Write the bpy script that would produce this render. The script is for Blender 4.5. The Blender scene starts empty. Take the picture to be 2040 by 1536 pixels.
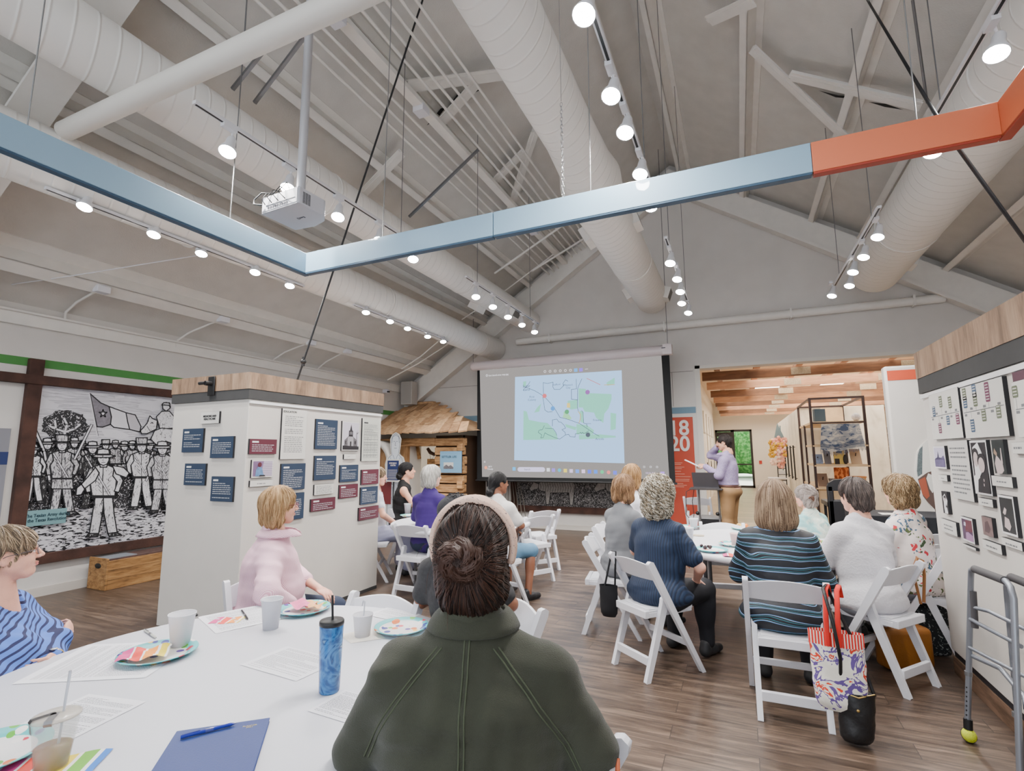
import bpy, math, random
import numpy as np
from math import sin, cos, pi, radians, sqrt, atan2
from mathutils import Vector, Matrix, Euler, noise as mnoise
rnd = random.Random(11)
SC = bpy.context.scene
COL = SC.collection
# ---------------------------------------------------------------- camera (measured from the photograph)
FPX, YAW, PIT, ROL, CAMH = 1012.25, radians(23.8587), radians(7.7002), radians(-0.37728), 1.55
FW = Vector((-sin(YAW)*cos(PIT), cos(YAW)*cos(PIT), sin(PIT)))
RT = Vector((cos(YAW), sin(YAW), 0)); UP = RT.cross(FW)
RT, UP = RT*cos(ROL)+UP*sin(ROL), -RT*sin(ROL)+UP*cos(ROL)
CP = Vector((0, 0, CAMH))
def ray(x, y): return FW+RT*((x-1020)/FPX)-UP*((y-768)/FPX)
def oz(x, y, z=0.): r = ray(x, y); return CP+r*((z-CAMH)/r.z)      # point of a measured pixel on a horizontal plane
def oy(x, y, v): r = ray(x, y); return CP+r*(v/r.y)                # ... on a wall facing the room
def ox(x, y, v): r = ray(x, y); return CP+r*(v/r.x)                # ... on a side wall
def oroof(x, y, side, off=0.1):
    r = ray(x, y); k = .66*side; t = (7.45-off-k*.96-CAMH)/(r.z+k*r.x); return CP+r*t
cam = bpy.data.objects.new('camera', bpy.data.cameras.new('camera')); COL.objects.link(cam)
M3 = Matrix((RT, UP, -FW)).transposed()
cam.matrix_world = Matrix.Translation(CP) @ M3.to_4x4()
cam.data.sensor_width = 36; cam.data.lens = FPX/2040*36; cam.data.clip_start = .02; cam.data.clip_end = 200
SC.camera = cam
# ---------------------------------------------------------------- materials
MATS = {}
def srgb(c):
    return tuple(((v/255)/12.92 if v/255 <= .04045 else ((v/255+.055)/1.055)**2.4) for v in c[:3])+(1,)
def newmat(name):
    m = bpy.data.materials.new(name); m.use_nodes = True; nt = m.node_tree
    return m, nt, nt.nodes['Principled BSDF']
def N(nt, t, **kw):
    n = nt.nodes.new(t)
    for k, v in kw.items():
        if k.startswith('i_'):
            k = k[2:]; n.inputs[int(k) if k.isdigit() else k.replace('_', ' ')].default_value = v
        else: setattr(n, k, v)
    return n
def L(nt, a, b): nt.links.new(a, b)
def mat(name, col, rough=.6, metal=0., var=0., vs=20., bump=0., bs=200., emis=0., trans=0., alpha=1., coat=0., sheen=0., stretch=None, ior=1.45):
    if name in MATS: return MATS[name]
    m, nt, b = newmat(name); c = srgb(col)
    b.inputs['Base Color'].default_value = c; b.inputs['Roughness'].default_value = rough; b.inputs['Metallic'].default_value = metal
    b.inputs['IOR'].default_value = ior
    if emis: b.inputs['Emission Color'].default_value = c; b.inputs['Emission Strength'].default_value = emis
    if trans: b.inputs['Transmission Weight'].default_value = trans
    if coat: b.inputs['Coat Weight'].default_value = coat
    if sheen: b.inputs['Sheen Weight'].default_value = sheen; b.inputs['Sheen Roughness'].default_value = .4
    if alpha < 1: b.inputs['Alpha'].default_value = alpha
    if var or bump:
        tc = N(nt, 'ShaderNodeTexCoord'); mp = N(nt, 'ShaderNodeMapping'); L(nt, tc.outputs['Object'], mp.inputs[0])
        if stretch: mp.inputs['Scale'].default_value = stretch
    if var:
        no = N(nt, 'ShaderNodeTexNoise', i_Scale=vs, i_Detail=6.); L(nt, mp.outputs[0], no.inputs['Vector'])
        hs = N(nt, 'ShaderNodeMix', data_type='RGBA', blend_type='MULTIPLY'); hs.inputs[0].default_value = 1
        rp = N(nt, 'ShaderNodeMapRange'); rp.inputs[1].default_value = .3; rp.inputs[2].default_value = .7
        rp.inputs[3].default_value = 1-var; rp.inputs[4].default_value = 1+var
        L(nt, no.outputs[0], rp.inputs[0]); hs.inputs[6].default_value = c; L(nt, rp.outputs[0], hs.inputs[7]); L(nt, hs.outputs[2], b.inputs['Base Color'])
    if bump:
        n2 = N(nt, 'ShaderNodeTexNoise', i_Scale=bs, i_Detail=4.); L(nt, mp.outputs[0], n2.inputs['Vector'])
        bp = N(nt, 'ShaderNodeBump', i_Strength=bump, i_Distance=.01); L(nt, n2.outputs[0], bp.inputs['Height']); L(nt, bp.outputs[0], b.inputs['Normal'])
    MATS[name] = m; return m
def ramp(nt, stops, interp='LINEAR'):
    r = N(nt, 'ShaderNodeValToRGB'); e = r.color_ramp; e.interpolation = interp
    while len(e.elements) < len(stops): e.elements.new(.5)
    for el, (p, c) in zip(e.elements, stops): el.position = p; el.color = srgb(c)
    return r
def pattern(name, stops, scale=1., kind='wave', mapping=(1, 1, 1), rot=(0, 0, 0), rough=.7, dist=0., dscale=2., interp='CONSTANT', bump=0., detail=3., coord='Object', sheen=0., dirn='Z'):
    "cloth / board materials: a ramp over a wave, noise, voronoi or brick field"
    if name in MATS: return MATS[name]
    m, nt, b = newmat(name); b.inputs['Roughness'].default_value = rough
    if sheen: b.inputs['Sheen Weight'].default_value = sheen
    tc = N(nt, 'ShaderNodeTexCoord'); mp = N(nt, 'ShaderNodeMapping'); L(nt, tc.outputs[coord], mp.inputs[0])
    mp.inputs['Scale'].default_value = mapping; mp.inputs['Rotation'].default_value = rot
    if kind == 'wave':
        t = N(nt, 'ShaderNodeTexWave', i_Scale=scale, i_Distortion=dist, i_Detail=detail, bands_direction=dirn); t.inputs['Detail Scale'].default_value = dscale
    elif kind == 'noise': t = N(nt, 'ShaderNodeTexNoise', i_Scale=scale, i_Detail=detail, i_Distortion=dist)
    elif kind == 'voronoi': t = N(nt, 'ShaderNodeTexVoronoi', i_Scale=scale)
    elif kind == 'grad': t = N(nt, 'ShaderNodeTexGradient')
    L(nt, mp.outputs[0], t.inputs['Vector']); r = ramp(nt, stops, interp)
    L(nt, t.outputs['Color' if kind == 'voronoi' and interp == 'CONSTANT' else (0 if kind != 'wave' else 'Fac')], r.inputs[0]); L(nt, r.outputs[0], b.inputs['Base Color'])
    if bump:
        bp = N(nt, 'ShaderNodeBump', i_Strength=bump, i_Distance=.004); L(nt, t.outputs[1 if kind == 'wave' else 0], bp.inputs['Height']); L(nt, bp.outputs[0], b.inputs['Normal'])
    MATS[name] = m; return m
def emi(name, col, s=1.):
    if name in MATS: return MATS[name]
    m, nt, b = newmat(name); b.inputs['Base Color'].default_value = (0, 0, 0, 1); b.inputs['Emission Color'].default_value = srgb(col)
    b.inputs['Emission Strength'].default_value = s; b.inputs['Specular IOR Level'].default_value = 0; MATS[name] = m; return m
# ---------------------------------------------------------------- mesh builder
def frame(d, up=Vector((0, 0, 1))):
    d = d.normalized(); s = d.cross(up)
    if s.length < 1e-4: s = d.cross(Vector((1, 0, 0)))
    s.normalize(); return s, s.cross(d).normalized()
class MB:
    def __init__(s): s.v = []; s.f = []; s.m = []; s.sm = []
    def add(s, vs, fs, m=0, M=None, sm=False):
        o = len(s.v)
        s.v += [tuple(M @ Vector(p)) for p in vs] if M is not None else [tuple(p) for p in vs]
        for f in fs: s.f.append([i+o for i in f]); s.m.append(m); s.sm.append(sm)
        return s
    def box(s, a, b, m=0, M=None):
        x0, y0, z0 = a; x1, y1, z1 = b
        if x1 < x0: x0, x1 = x1, x0
        if y1 < y0: y0, y1 = y1, y0
        if z1 < z0: z0, z1 = z1, z0
        return s.add([(x0, y0, z0), (x1, y0, z0), (x1, y1, z0), (x0, y1, z0), (x0, y0, z1), (x1, y0, z1), (x1, y1, z1), (x0, y1, z1)],
                     [(0, 3, 2, 1), (4, 5, 6, 7), (0, 1, 5, 4), (1, 2, 6, 5), (2, 3, 7, 6), (3, 0, 4, 7)], m, M)
    def bar(s, p, q, w, h, m=0, up=(0, 0, 1), M=None):
        p = Vector(p); q = Vector(q); a, b = frame(q-p, Vector(up)); vs = []
        for c in (p, q):
            for i, j in ((-1, -1), (1, -1), (1, 1), (-1, 1)): vs.append(c+a*(i*w/2)+b*(j*h/2))
        return s.add(vs, [(0, 1, 2, 3), (7, 6, 5, 4), (0, 4, 5, 1), (1, 5, 6, 2), (2, 6, 7, 3), (3, 7, 4, 0)], m, M)
    def tube(s, pts, r, n=8, m=0, caps=True, M=None, sm=True, flat=1.):
        pts = [Vector(p) for p in pts]; k = len(pts); rs = r if isinstance(r, (list, tuple)) else [r]*k
        vs = []; fs = []; ref = None
        for i, p in enumerate(pts):
            d = (pts[min(i+1, k-1)]-pts[max(i-1, 0)]).normalized()
            if ref is None: a, b = frame(d)
            else:
                a = ref-d*ref.dot(d)
                a = a.normalized() if a.length > 1e-5 else frame(d)[0]
                b = a.cross(d)
            ref = a
            for j in range(n):
                t = 2*pi*j/n; vs.append(p+a*(cos(t)*rs[i])+b*(sin(t)*rs[i]*flat))
        for i in range(k-1):
            for j in range(n): fs.append((i*n+j, i*n+(j+1) % n, (i+1)*n+(j+1) % n, (i+1)*n+j))
        s.add(vs, fs, m, M, sm)
        if caps: s.add([vs[j] for j in range(n)], [tuple(range(n))[::-1]], m, M); s.add([vs[(k-1)*n+j] for j in range(n)], [tuple(range(n))], m, M)
        return s
    def lathe(s, prof, n=24, m=0, M=None, sm=True, sx=1., ms=None):
        vs = []; fs = []; o = len(prof)
        for j in range(n):
            t = 2*pi*j/n
            for (r, z) in prof: vs.append((r*cos(t)*sx, r*sin(t), z))
        if ms is None: ms = [m]*(o-1)
        for i in range(o-1):
            s.add([], [], m)
        base = len(s.v); s.v += [tuple(M @ Vector(p)) for p in vs] if M is not None else vs
        for j in range(n):
            k = (j+1) % n
            for i in range(o-1):
                s.f.append([base+j*o+i, base+k*o+i, base+k*o+i+1, base+j*o+i+1]); s.m.append(ms[i]); s.sm.append(sm)
        return s
    def prism(s, poly, M, t, m=0, ms=None):
        "poly: 2d points (local x,y), extruded along local z from 0 to t"
        n = len(poly); vs = [(x, y, 0) for x, y in poly]+[(x, y, t) for x, y in poly]
        s.add(vs, [tuple(range(n))[::-1]], m, M); s.add(vs, [tuple(range(n, 2*n))], m if ms is None else ms, M)
        return s.add(vs, [(i, (i+1) % n, n+(i+1) % n, n+i) for i in range(n)], m, M)
    def flat(s, poly, M, z=0., m=0): return s.add([(x, y, z) for x, y in poly], [tuple(range(len(poly)))], m, M)
    def stroke(s, pts, w, M, z=0., m=0):
        "ribbon in the local xy plane"
        P = [Vector((p[0], p[1])) for p in pts]
        for a, b in zip(P, P[1:]):
            d = b-a
            if d.length < 1e-6: continue
            d.normalize(); q = Vector((-d.y, d.x))*w/2; e = d*w*.3
            s.add([(*(a-e+q), z), (*(a-e-q), z), (*(b+e-q), z), (*(b+e+q), z)], [(0, 1, 2, 3)], m, M)
        return s
    def ell(s, c, r, m=0, n=12, M=None, R=None):
        vs = []; fs = []; k = n//2+1
        for i in range(k):
            a = pi*i/(k-1)
            for j in range(n):
                t = 2*pi*j/n; p = Vector((r[0]*sin(a)*cos(t), r[1]*sin(a)*sin(t), r[2]*cos(a)))
                if R is not None: p = R @ p
                vs.append(Vector(c)+p)
        for i in range(k-1):
            for j in range(n): fs.append((i*n+j, (i+1)*n+j, (i+1)*n+(j+1) % n, i*n+(j+1) % n))
        return s.add(vs, fs, m, M, True)
    def grid(s, fn, nu, nv, m=0, M=None, sm=True, closeu=False):
        vs = [fn(i/(nu), j/(nv)) for i in range(nu+1) for j in range(nv+1)]
        fs = [(i*(nv+1)+j, (i+1)*(nv+1)+j, (i+1)*(nv+1)+j+1, i*(nv+1)+j+1) for i in range(nu) for j in range(nv)]
        return s.add(vs, fs, m, M, sm)
    def build(s, name, mats, parent=None, bev=0., sharp=None, loc=None, seg=2):
        me = bpy.data.meshes.new(name); me.from_pydata(s.v, [], s.f)
        me.polygons.foreach_set('material_index', s.m); me.polygons.foreach_set('use_smooth', s.sm); me.update()
        return link(name, me, mats, parent, bev, sharp, loc, seg)
def link(name, me, mats, parent=None, bev=0., sharp=None, loc=None, seg=2):
    for m in (mats if isinstance(mats, (list, tuple)) else [mats]): me.materials.append(m)
    if sharp: me.shade_smooth(); me.set_sharp_from_angle(angle=radians(sharp))
    o = bpy.data.objects.new(name, me); COL.objects.link(o)
    if parent is not None: o.parent = parent
    if loc is not None: o.location = loc
    if bev:
        b = o.modifiers.new('bevel', 'BEVEL'); b.width = bev; b.segments = seg; b.limit_method = 'ANGLE'; b.angle_limit = radians(40)
        me.shade_smooth(); me.set_sharp_from_angle(angle=radians(30))
    return o
def tag(o, label, cat, group=None, kind=None):
    if label: o['label'] = label
    if cat: o['category'] = cat
    if group: o['group'] = group
    if kind: o['kind'] = kind
    return o
def thing(name, label, cat, loc=(0, 0, 0), rz=0., group=None, M=None):
    o = bpy.data.objects.new(name, None); o.empty_display_size = .1; COL.objects.link(o)
    if M is not None: o.matrix_world = M
    else: o.location = loc; o.rotation_euler = (0, 0, rz)
    return tag(o, label, cat, group)
def struct(name, mb, mats, **kw):
    o = mb.build(name, mats, **kw); o['kind'] = 'structure'; return o
KIDS = {}
def dup(root, loc, rz, label=None, group=None, kids=None):
    r = root.copy(); COL.objects.link(r); r.location = loc; r.rotation_euler = (0, 0, rz)
    if label: r['label'] = label
    if group: r['group'] = group
    for ch in [c for c in COL.objects if c.parent == root]:
        c = ch.copy(); COL.objects.link(c); c.parent = r
        for g in [c2 for c2 in COL.objects if c2.parent == ch]:
            d = g.copy(); COL.objects.link(d); d.parent = c
    return r
def basis(o, x, y, z):
    M = Matrix((Vector(x), Vector(y), Vector(z))).transposed().to_4x4(); M.translation = Vector(o); return M
# panel frames: local x along the surface to the viewer's right, y up, z out of the wall
def MX(x, y, z=0): return basis((x, y, z), (0, 1, 0), (0, 0, 1), (1, 0, 0))      # wall whose face looks to +X (left side of the room)
def MXn(x, y, z=0): return basis((x, y, z), (0, -1, 0), (0, 0, 1), (-1, 0, 0))   # face looks to -X (right side)
def MY(x, y, z=0): return basis((x, y, z), (1, 0, 0), (0, 0, 1), (0, -1, 0))     # face looks to -Y (towards the camera)
def text(body, size, m, M, parent=None, name='lettering', ext=.001, align='CENTER', bold=0., xs=1., join=None, mi=0, spacing=1.):
    cu = bpy.data.curves.new('t', 'FONT'); cu.body = body; cu.size = size; cu.align_x = align; cu.align_y = 'CENTER'; cu.extrude = ext; cu.offset = bold; cu.resolution_u = 2 if size < .2 else 8
    cu.space_line = spacing
    ob = bpy.data.objects.new('t', cu); COL.objects.link(ob)
    dg = bpy.context.evaluated_depsgraph_get(); dg.update(); me = bpy.data.meshes.new_from_object(ob.evaluated_get(dg))
    COL.objects.unlink(ob); bpy.data.objects.remove(ob)
    T = M @ Matrix.Diagonal((xs, 1, 1, 1))
    if join is not None:
        join.add([v.co for v in me.vertices], [tuple(p.vertices) for p in me.polygons], mi, T); return
    me.transform(T); me.materials.clear(); return link(name, me, m, parent)
# ================================================================ materials of the room
WHITE = mat('wall_paint', (206, 202, 197), .85, var=.03, vs=3, bump=.12, bs=120)
CEIL = mat('ceiling_paint', (200, 197, 191), .9, var=.05, vs=4, bump=.25, bs=60)
STEEL = mat('painted_steel', (222, 219, 213), .6, var=.04, vs=6)
DARKGAP = mat('dark_gap', (40, 38, 36), .95)
BLUEW = mat('wall_band_blue', (112, 140, 158), .8, var=.04, vs=8); GREENW = mat('wall_band_green', (72, 132, 66), .8, var=.05, vs=8)
ORANGEW = mat('band_orange', (190, 72, 40), .7, var=.04, vs=8)
PW = mat('panel_white', (200, 195, 188), .75, var=.02, vs=5, bump=.1, bs=200)
BLACK = mat('black_plastic', (22, 22, 24), .45); GREYM = mat('grey_metal', (120, 120, 122), .4, .7); CHROME = mat('bright_metal', (190, 190, 192), .25, .9)
PLW = mat('white_resin', (214, 214, 220), .38, var=.02, vs=6)
def wood_mat(name, cols, scale=(1, 1, 1), rough=.6, grain=40., bump=.15, seams=None):
    if name in MATS: return MATS[name]
    m, nt, b = newmat(name); tc = N(nt, 'ShaderNodeTexCoord'); mp = N(nt, 'ShaderNodeMapping'); L(nt, tc.outputs['Object'], mp.inputs[0]); mp.inputs['Scale'].default_value = scale
    n1 = N(nt, 'ShaderNodeTexNoise', i_Scale=3., i_Detail=6., i_Distortion=.6); L(nt, mp.outputs[0], n1.inputs['Vector'])
    n2 = N(nt, 'ShaderNodeTexNoise', i_Scale=grain, i_Detail=3.); L(nt, mp.outputs[0], n2.inputs['Vector'])
    mx = N(nt, 'ShaderNodeMath', operation='MULTIPLY_ADD'); mx.inputs[1].default_value = .35; L(nt, n2.outputs[0], mx.inputs[0]); L(nt, n1.outputs[0], mx.inputs[2])
    r = ramp(nt, [(.45, cols[0]), (.65, cols[1]), (.85, cols[2])]); L(nt, mx.outputs[0], r.inputs[0]); L(nt, r.outputs[0], b.inputs['Base Color']); b.inputs['Roughness'].default_value = rough
    bp = N(nt, 'ShaderNodeBump', i_Strength=bump, i_Distance=.003); L(nt, mx.outputs[0], bp.inputs['Height']); L(nt, bp.outputs[0], b.inputs['Normal'])
    MATS[name] = m; return m
def plank_floor(name, c1, c2, grout, rough, w=1.2, h=.155, coat=.0):
    m, nt, b = newmat(name); tc = N(nt, 'ShaderNodeTexCoord')
    br = N(nt, 'ShaderNodeTexBrick', offset=.37, offset_frequency=2); L(nt, tc.outputs['Object'], br.inputs['Vector'])
    br.inputs['Scale'].default_value = 1.; br.inputs['Brick Width'].default_value = w; br.inputs['Row Height'].default_value = h; br.inputs['Mortar Size'].default_value = .0022
    br.inputs['Color1'].default_value = (0, 0, 0, 1); br.inputs['Color2'].default_value = (1, 1, 1, 1); br.inputs['Mortar'].default_value = (.5, .5, .5, 1); br.inputs['Bias'].default_value = 0
    mp = N(nt, 'ShaderNodeMapping'); mp.inputs['Scale'].default_value = (1.6, 16, 1); L(nt, tc.outputs['Object'], mp.inputs[0])
    ad = N(nt, 'ShaderNodeVectorMath', operation='ADD'); L(nt, mp.outputs[0], ad.inputs[0]); sc = N(nt, 'ShaderNodeVectorMath', operation='SCALE'); sc.inputs['Scale'].default_value = 13.; L(nt, br.outputs['Color'], sc.inputs[0]); L(nt, sc.outputs[0], ad.inputs[1])
    n1 = N(nt, 'ShaderNodeTexNoise', i_Scale=1.7, i_Detail=8., i_Roughness=.62, i_Distortion=.7); L(nt, ad.outputs[0], n1.inputs['Vector'])
    r = ramp(nt, [(.3, c1), (.5, tuple((a+b_)/2 for a, b_ in zip(c1, c2))), (.7, c2)]); L(nt, n1.outputs[0], r.inputs[0])
    mm = N(nt, 'ShaderNodeMix', data_type='RGBA', blend_type='MULTIPLY'); mm.inputs[0].default_value = 1; L(nt, r.outputs[0], mm.inputs[6])
    mr = N(nt, 'ShaderNodeMapRange'); mr.inputs[3].default_value = .82; mr.inputs[4].default_value = 1.16; L(nt, br.outputs['Color'], mr.inputs[0]); L(nt, mr.outputs[0], mm.inputs[7])
    mg = N(nt, 'ShaderNodeMix', data_type='RGBA'); L(nt, br.outputs['Fac'], mg.inputs[0]); L(nt, mm.outputs[2], mg.inputs[6]); mg.inputs[7].default_value = srgb(grout); L(nt, mg.outputs[2], b.inputs['Base Color'])
    b.inputs['Roughness'].default_value = rough; rr = N(nt, 'ShaderNodeMapRange'); rr.inputs[3].default_value = rough-.1; rr.inputs[4].default_value = rough+.15; L(nt, n1.outputs[0], rr.inputs[0]); L(nt, rr.outputs[0], b.inputs['Roughness'])
    bp = N(nt, 'ShaderNodeBump', i_Strength=.25, i_Distance=.004); mh = N(nt, 'ShaderNodeMath', operation='SUBTRACT'); L(nt, n1.outputs[0], mh.inputs[0]); L(nt, br.outputs['Fac'], mh.inputs[1]); L(nt, mh.outputs[0], bp.inputs['Height']); L(nt, bp.outputs[0], b.inputs['Normal'])
    return m
FLOORM = plank_floor('wood_look_tile', (50, 39, 32), (116, 97, 82), (52, 44, 38), .36)
GFLOOR = plank_floor('plank_tile_brightened', (150, 130, 108), (196, 178, 154), (150, 136, 118), .3)  # same tile as the room, the gallery's brighter light put into its colours
XL, XR, YB, Y0 = -7.3, 5.4, 10.3, -3.5
RX, RZ, SL = -.96, 7.45, .66
def rz(x, off=0.): return RZ-off-SL*abs(x-RX)
# ================================================================ shell
struct('floor', MB().box((XL-.2, Y0, -.12), (XR+.2, YB+.14, 0)), FLOORM)
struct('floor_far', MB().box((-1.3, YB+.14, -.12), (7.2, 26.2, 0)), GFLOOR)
struct('wall_left', MB().box((XL-.15, Y0, 0), (XL, YB, 3.34)), WHITE)
struct('wall_right', MB().box((XR, Y0, 0), (XR+.15, YB, 3.34)), WHITE)
OX0, OX1, OZ = -.69, 3.9, 3.16
wb = MB(); MW = basis((0, YB, 0), (1, 0, 0), (0, 0, 1), (0, 1, 0)); th = .28
wb.prism([(XL-.1, 0), (OX0, 0), (OX0, OZ), (OX1, OZ), (OX1, 0), (XR+.1, 0), (XR+.1, rz(XR)), (RX, RZ), (XL-.1, rz(XL))], MW, th)
struct('wall_back', wb, WHITE)
struct('trim_1', MB().box((OX0-.005, YB-.012, 0), (OX0+.09, YB+.0, OZ+.06)).box((OX0, YB-.012, OZ), (OX1, YB, OZ+.06)), mat('opening_trim', (214, 210, 202), .7))
for s, nm in ((-1, 'ceiling'), (1, 'ceiling_right')):
    xe = XL-.2 if s < 0 else XR+.2
    M_ = basis((0, Y0, 0), (1, 0, 0), (0, 0, 1), (0, 1, 0)); c = MB(); n_ = [(RX, RZ), (xe, rz(xe)), (xe, rz(xe)+.15), (RX, RZ+.15)]
    c.prism(n_, M_, YB+.2-Y0); struct(nm, c, CEIL)
struct('baseboard_back', MB().box((XL+.02, YB-.018, 0), (OX0-.02, YB, .1)), mat('baseboard_paint', (196, 190, 182), .6))
struct('baseboard_left', MB().box((XL, Y0, 0), (XL+.018, YB-.02, .1)), MATS['baseboard_paint'])
# colour bands on the walls (thin applied strips)
struct('trim_2', MB().box((XL, -2, 2.575), (XL+.006, 4.75+1.35, 2.67)).box((XL, 6.5, 2.5), (XL+.006, 9.05, 2.66)).box((XL, 9.05, 2.46), (XL+.006, YB, 2.56)), GREENW)
struct('trim_3', MB().box((XL+.01, YB-.008, 2.31), (OX0-.02, YB-.001, 2.43)), BLUEW)
# wall joints
struct('trim_4', MB().box((XL, YB-.006, 3.12), (OX0-.03, YB-.001, 3.128)).box((-1.12, YB-.006, 2.45), (-1.112, YB-.001, 3.12)), mat('joint_grey', (120, 116, 112), .8))
# rake bands and frame along the back wall
rk = MB(); Mr = basis((0, YB-.22, 0), (1, 0, 0), (0, 0, 1), (0, 1, 0))
up_ = lambda x: 7.25-.66*abs(x-RX)
rk.prism([(XL, up_(XL)), (RX, 7.25), (XR, up_(XR)), (XR, up_(XR)-.5), (RX, 6.80), (XL, up_(XL)-.5)], Mr, .21)
rk.prism([(XL, up_(XL)-.47), (RX, 6.83), (XR, up_(XR)-.47), (XR, up_(XR)-.53), (RX, 6.77), (XL, up_(XL)-.53)], basis((0, YB-.27, 0), (1, 0, 0), (0, 0, 1), (0, 1, 0)), .05)
struct('trim_5', rk, STEEL)
# rigid frame nearer the camera
fr = MB(); Mf = basis((0, 1.85, 0), (1, 0, 0), (0, 0, 1), (0, 1, 0))
fr.prism([(XL, rz(XL, .03)), (RX, RZ-.03), (XR, rz(XR, .03)), (XR, rz(XR, .42)), (RX, RZ-.34), (XL, rz(XL, .42))], Mf, .06)
fr.prism([(XL, rz(XL, .40)), (RX, RZ-.32), (XR, rz(XR, .40)), (XR, rz(XR, .44)), (RX, RZ-.36), (XL, rz(XL, .44))], basis((0, 1.75, 0), (1, 0, 0), (0, 0, 1), (0, 1, 0)), .28)
struct('trim_6', fr, STEEL)
# purlins
def purlin(x, i, w=.075, h=.2):
    s = -1 if x < RX else 1; z = rz(x); n = Vector((s*SL, 0, 1)).normalized()*-1; t = Vector((1, 0, -s*SL)).normalized(); m = MB()
    c = Vector((x, 0, z))
    def seg(a, b, e, f_):
        pts = [c+t*a+n*e, c+t*b+n*e, c+t*b+n*f_, c+t*a+n*f_]; vs = [Vector((p.x, y, p.z)) for y in (Y0, YB-.02) for p in pts]
        m.add(vs, [(0, 1, 2, 3), (7, 6, 5, 4), (0, 4, 5, 1), (1, 5, 6, 2), (2, 6, 7, 3), (3, 7, 4, 0)])
    seg(-.006, .006, 0, h); seg(-w, .006, h-.012, h); seg(-.006, w, 0, .012); struct('trim_%d' % i, m, STEEL)
for i, x in enumerate((-6.67, -5.18, -4.07, -3.3, -2.2, -1.4, -.62, .48, 1.56, 2.26, 3.37, 4.5)): purlin(x, 10+i, .09 if x > -6 else .16, .2)
# eave channel along the left wall
struct('trim_30', MB().box((XL, Y0, 3.02), (XL+.06, YB-.1, 3.17)).box((XL+.06, Y0, 3.15), (XL+.12, YB-.1, 3.17)), STEEL)
# cross bracing channels lying under the roof skin
br = [((1500, 100), (1690, 280), 1), ((1412, 42), (1500, 2), 1), ((1575, 152), (1835, 213), 1), ((812, 172), (1005, 148), -1), ((1012, 430), (1066, 262), -1), ((975, 372), (1042, 305), -1), ((880, 243), (948, 168), -1), ((724, 385), (800, 305), -1)]
for i, (a, b, s) in enumerate(br):
    p, q = oroof(*a, s, .24), oroof(*b, s, .24); struct('trim_%d' % (40+i), MB().bar(p, q, .15, .012, up=(s*SL, 0, 1)).bar(p+Vector((0, 0, .03)), q+Vector((0, 0, .03)), .05, .07, up=(s*SL, 0, 1)), STEEL)
# torn gaps in the white facing of the roof
gp = MB()
for s, poly in ((-1, ((905, 215), (935, 190), (960, 178), (935, 180), (912, 186), (890, 218))), (-1, ((850, 250), (870, 238), (888, 214), (878, 216))), (-1, ((1018, 320), (1046, 298), (1026, 312))), (1, ((1590, 150), (1607, 156), (1602, 168), (1580, 148))), (1, ((1630, 180), (1665, 194), (1700, 197), (1705, 192), (1670, 190))), (1, ((1730, 203), (1762, 213), (1800, 219), (1765, 207))), (-1, ((985, 360), (1018, 330), (1003, 340)))):
    gp.add([oroof(a, b, s, .03) for a, b in poly], [tuple(range(len(poly)))])
struct('trim_50', gp, DARKGAP)
# ================================================================ overhead services (things)
DUCT = None
def duct_mat():
    m, nt, b = newmat('duct_paint'); b.inputs['Base Color'].default_value = srgb((228, 226, 221)); b.inputs['Roughness'].default_value = .55
    tc = N(nt, 'ShaderNodeTexCoord'); w = N(nt, 'ShaderNodeTexWave', wave_profile='SIN', bands_direction='Y', i_Scale=2.4, i_Distortion=.0); mp = N(nt, 'ShaderNodeMapping'); mp.inputs['Rotation'].default_value = (0, 0, .25); L(nt, tc.outputs['Object'], mp.inputs[0]); L(nt, mp.outputs[0], w.inputs['Vector'])
    pw = N(nt, 'ShaderNodeMath', operation='POWER'); pw.inputs[1].default_value = 30.; L(nt, w.outputs['Fac'], pw.inputs[0]); bp = N(nt, 'ShaderNodeBump', i_Strength=.5, i_Distance=.012); L(nt, pw.outputs[0], bp.inputs['Height']); L(nt, bp.outputs[0], b.inputs['Normal'])
    return m
DUCT = duct_mat()
def ring_profile(pts, n=40):
    m = MB(); k = len(pts); vs = [(p[0]+p[3]*cos(2*pi*j/n), p[1], p[2]+p[3]*sin(2*pi*j/n)) for p in pts for j in range(n)]
    fs = [(i*n+j, i*n+(j+1) % n, (i+1)*n+(j+1) % n, (i+1)*n+j) for i in range(k-1) for j in range(n)]
    m.add(vs, fs, 0, None, True); m.add([vs[j] for j in range(n)], [tuple(range(n))]); m.add([vs[(k-1)*n+j] for j in range(n)], [tuple(range(n))[::-1]]); return m
def duct(label, pts, extra=None):
    t = thing('air_duct', label, 'air duct', (0, 0, 0), group=None); o = ring_profile(pts).build('duct_pipe', DUCT, t)
    for (x, y, z, r) in extra or (): MB().lathe([(r, -.012), (r+.008, -.012), (r+.008, .012), (r, .012)], 40, M=basis((x, y, z), (1, 0, 0), (0, 0, 1), (0, -1, 0))).build('collar_ring', STEEL, t)
    return t
def diffuser(t, c, d, w=.3, h=.2, l=.16, grille=False):
    d = Vector(d).normalized(); y = Vector((0, 1, 0)); M_ = basis(c, y, d.cross(y), d) if False else basis(c, y, d.cross(y)*1., d)
    m = MB(); m.box((-w/2, -h/2, -l), (w/2, h/2, l*.2), 0, M_)
    for i in range(7): m.box((-w/2+.02+i*(w-.04)/7, -h/2+.02, l*.2), (-w/2+.03+i*(w-.04)/7, h/2-.02, l*.2+.004), 1, M_)
    m.box((-w/2+.015, -h/2+.015, l*.2+.0005), (w/2-.015, h/2-.015, l*.2+.001), 1, M_); m.build('diffuser', [STEEL, mat('grille_grey', (120, 116, 110), .7)], t)
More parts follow.
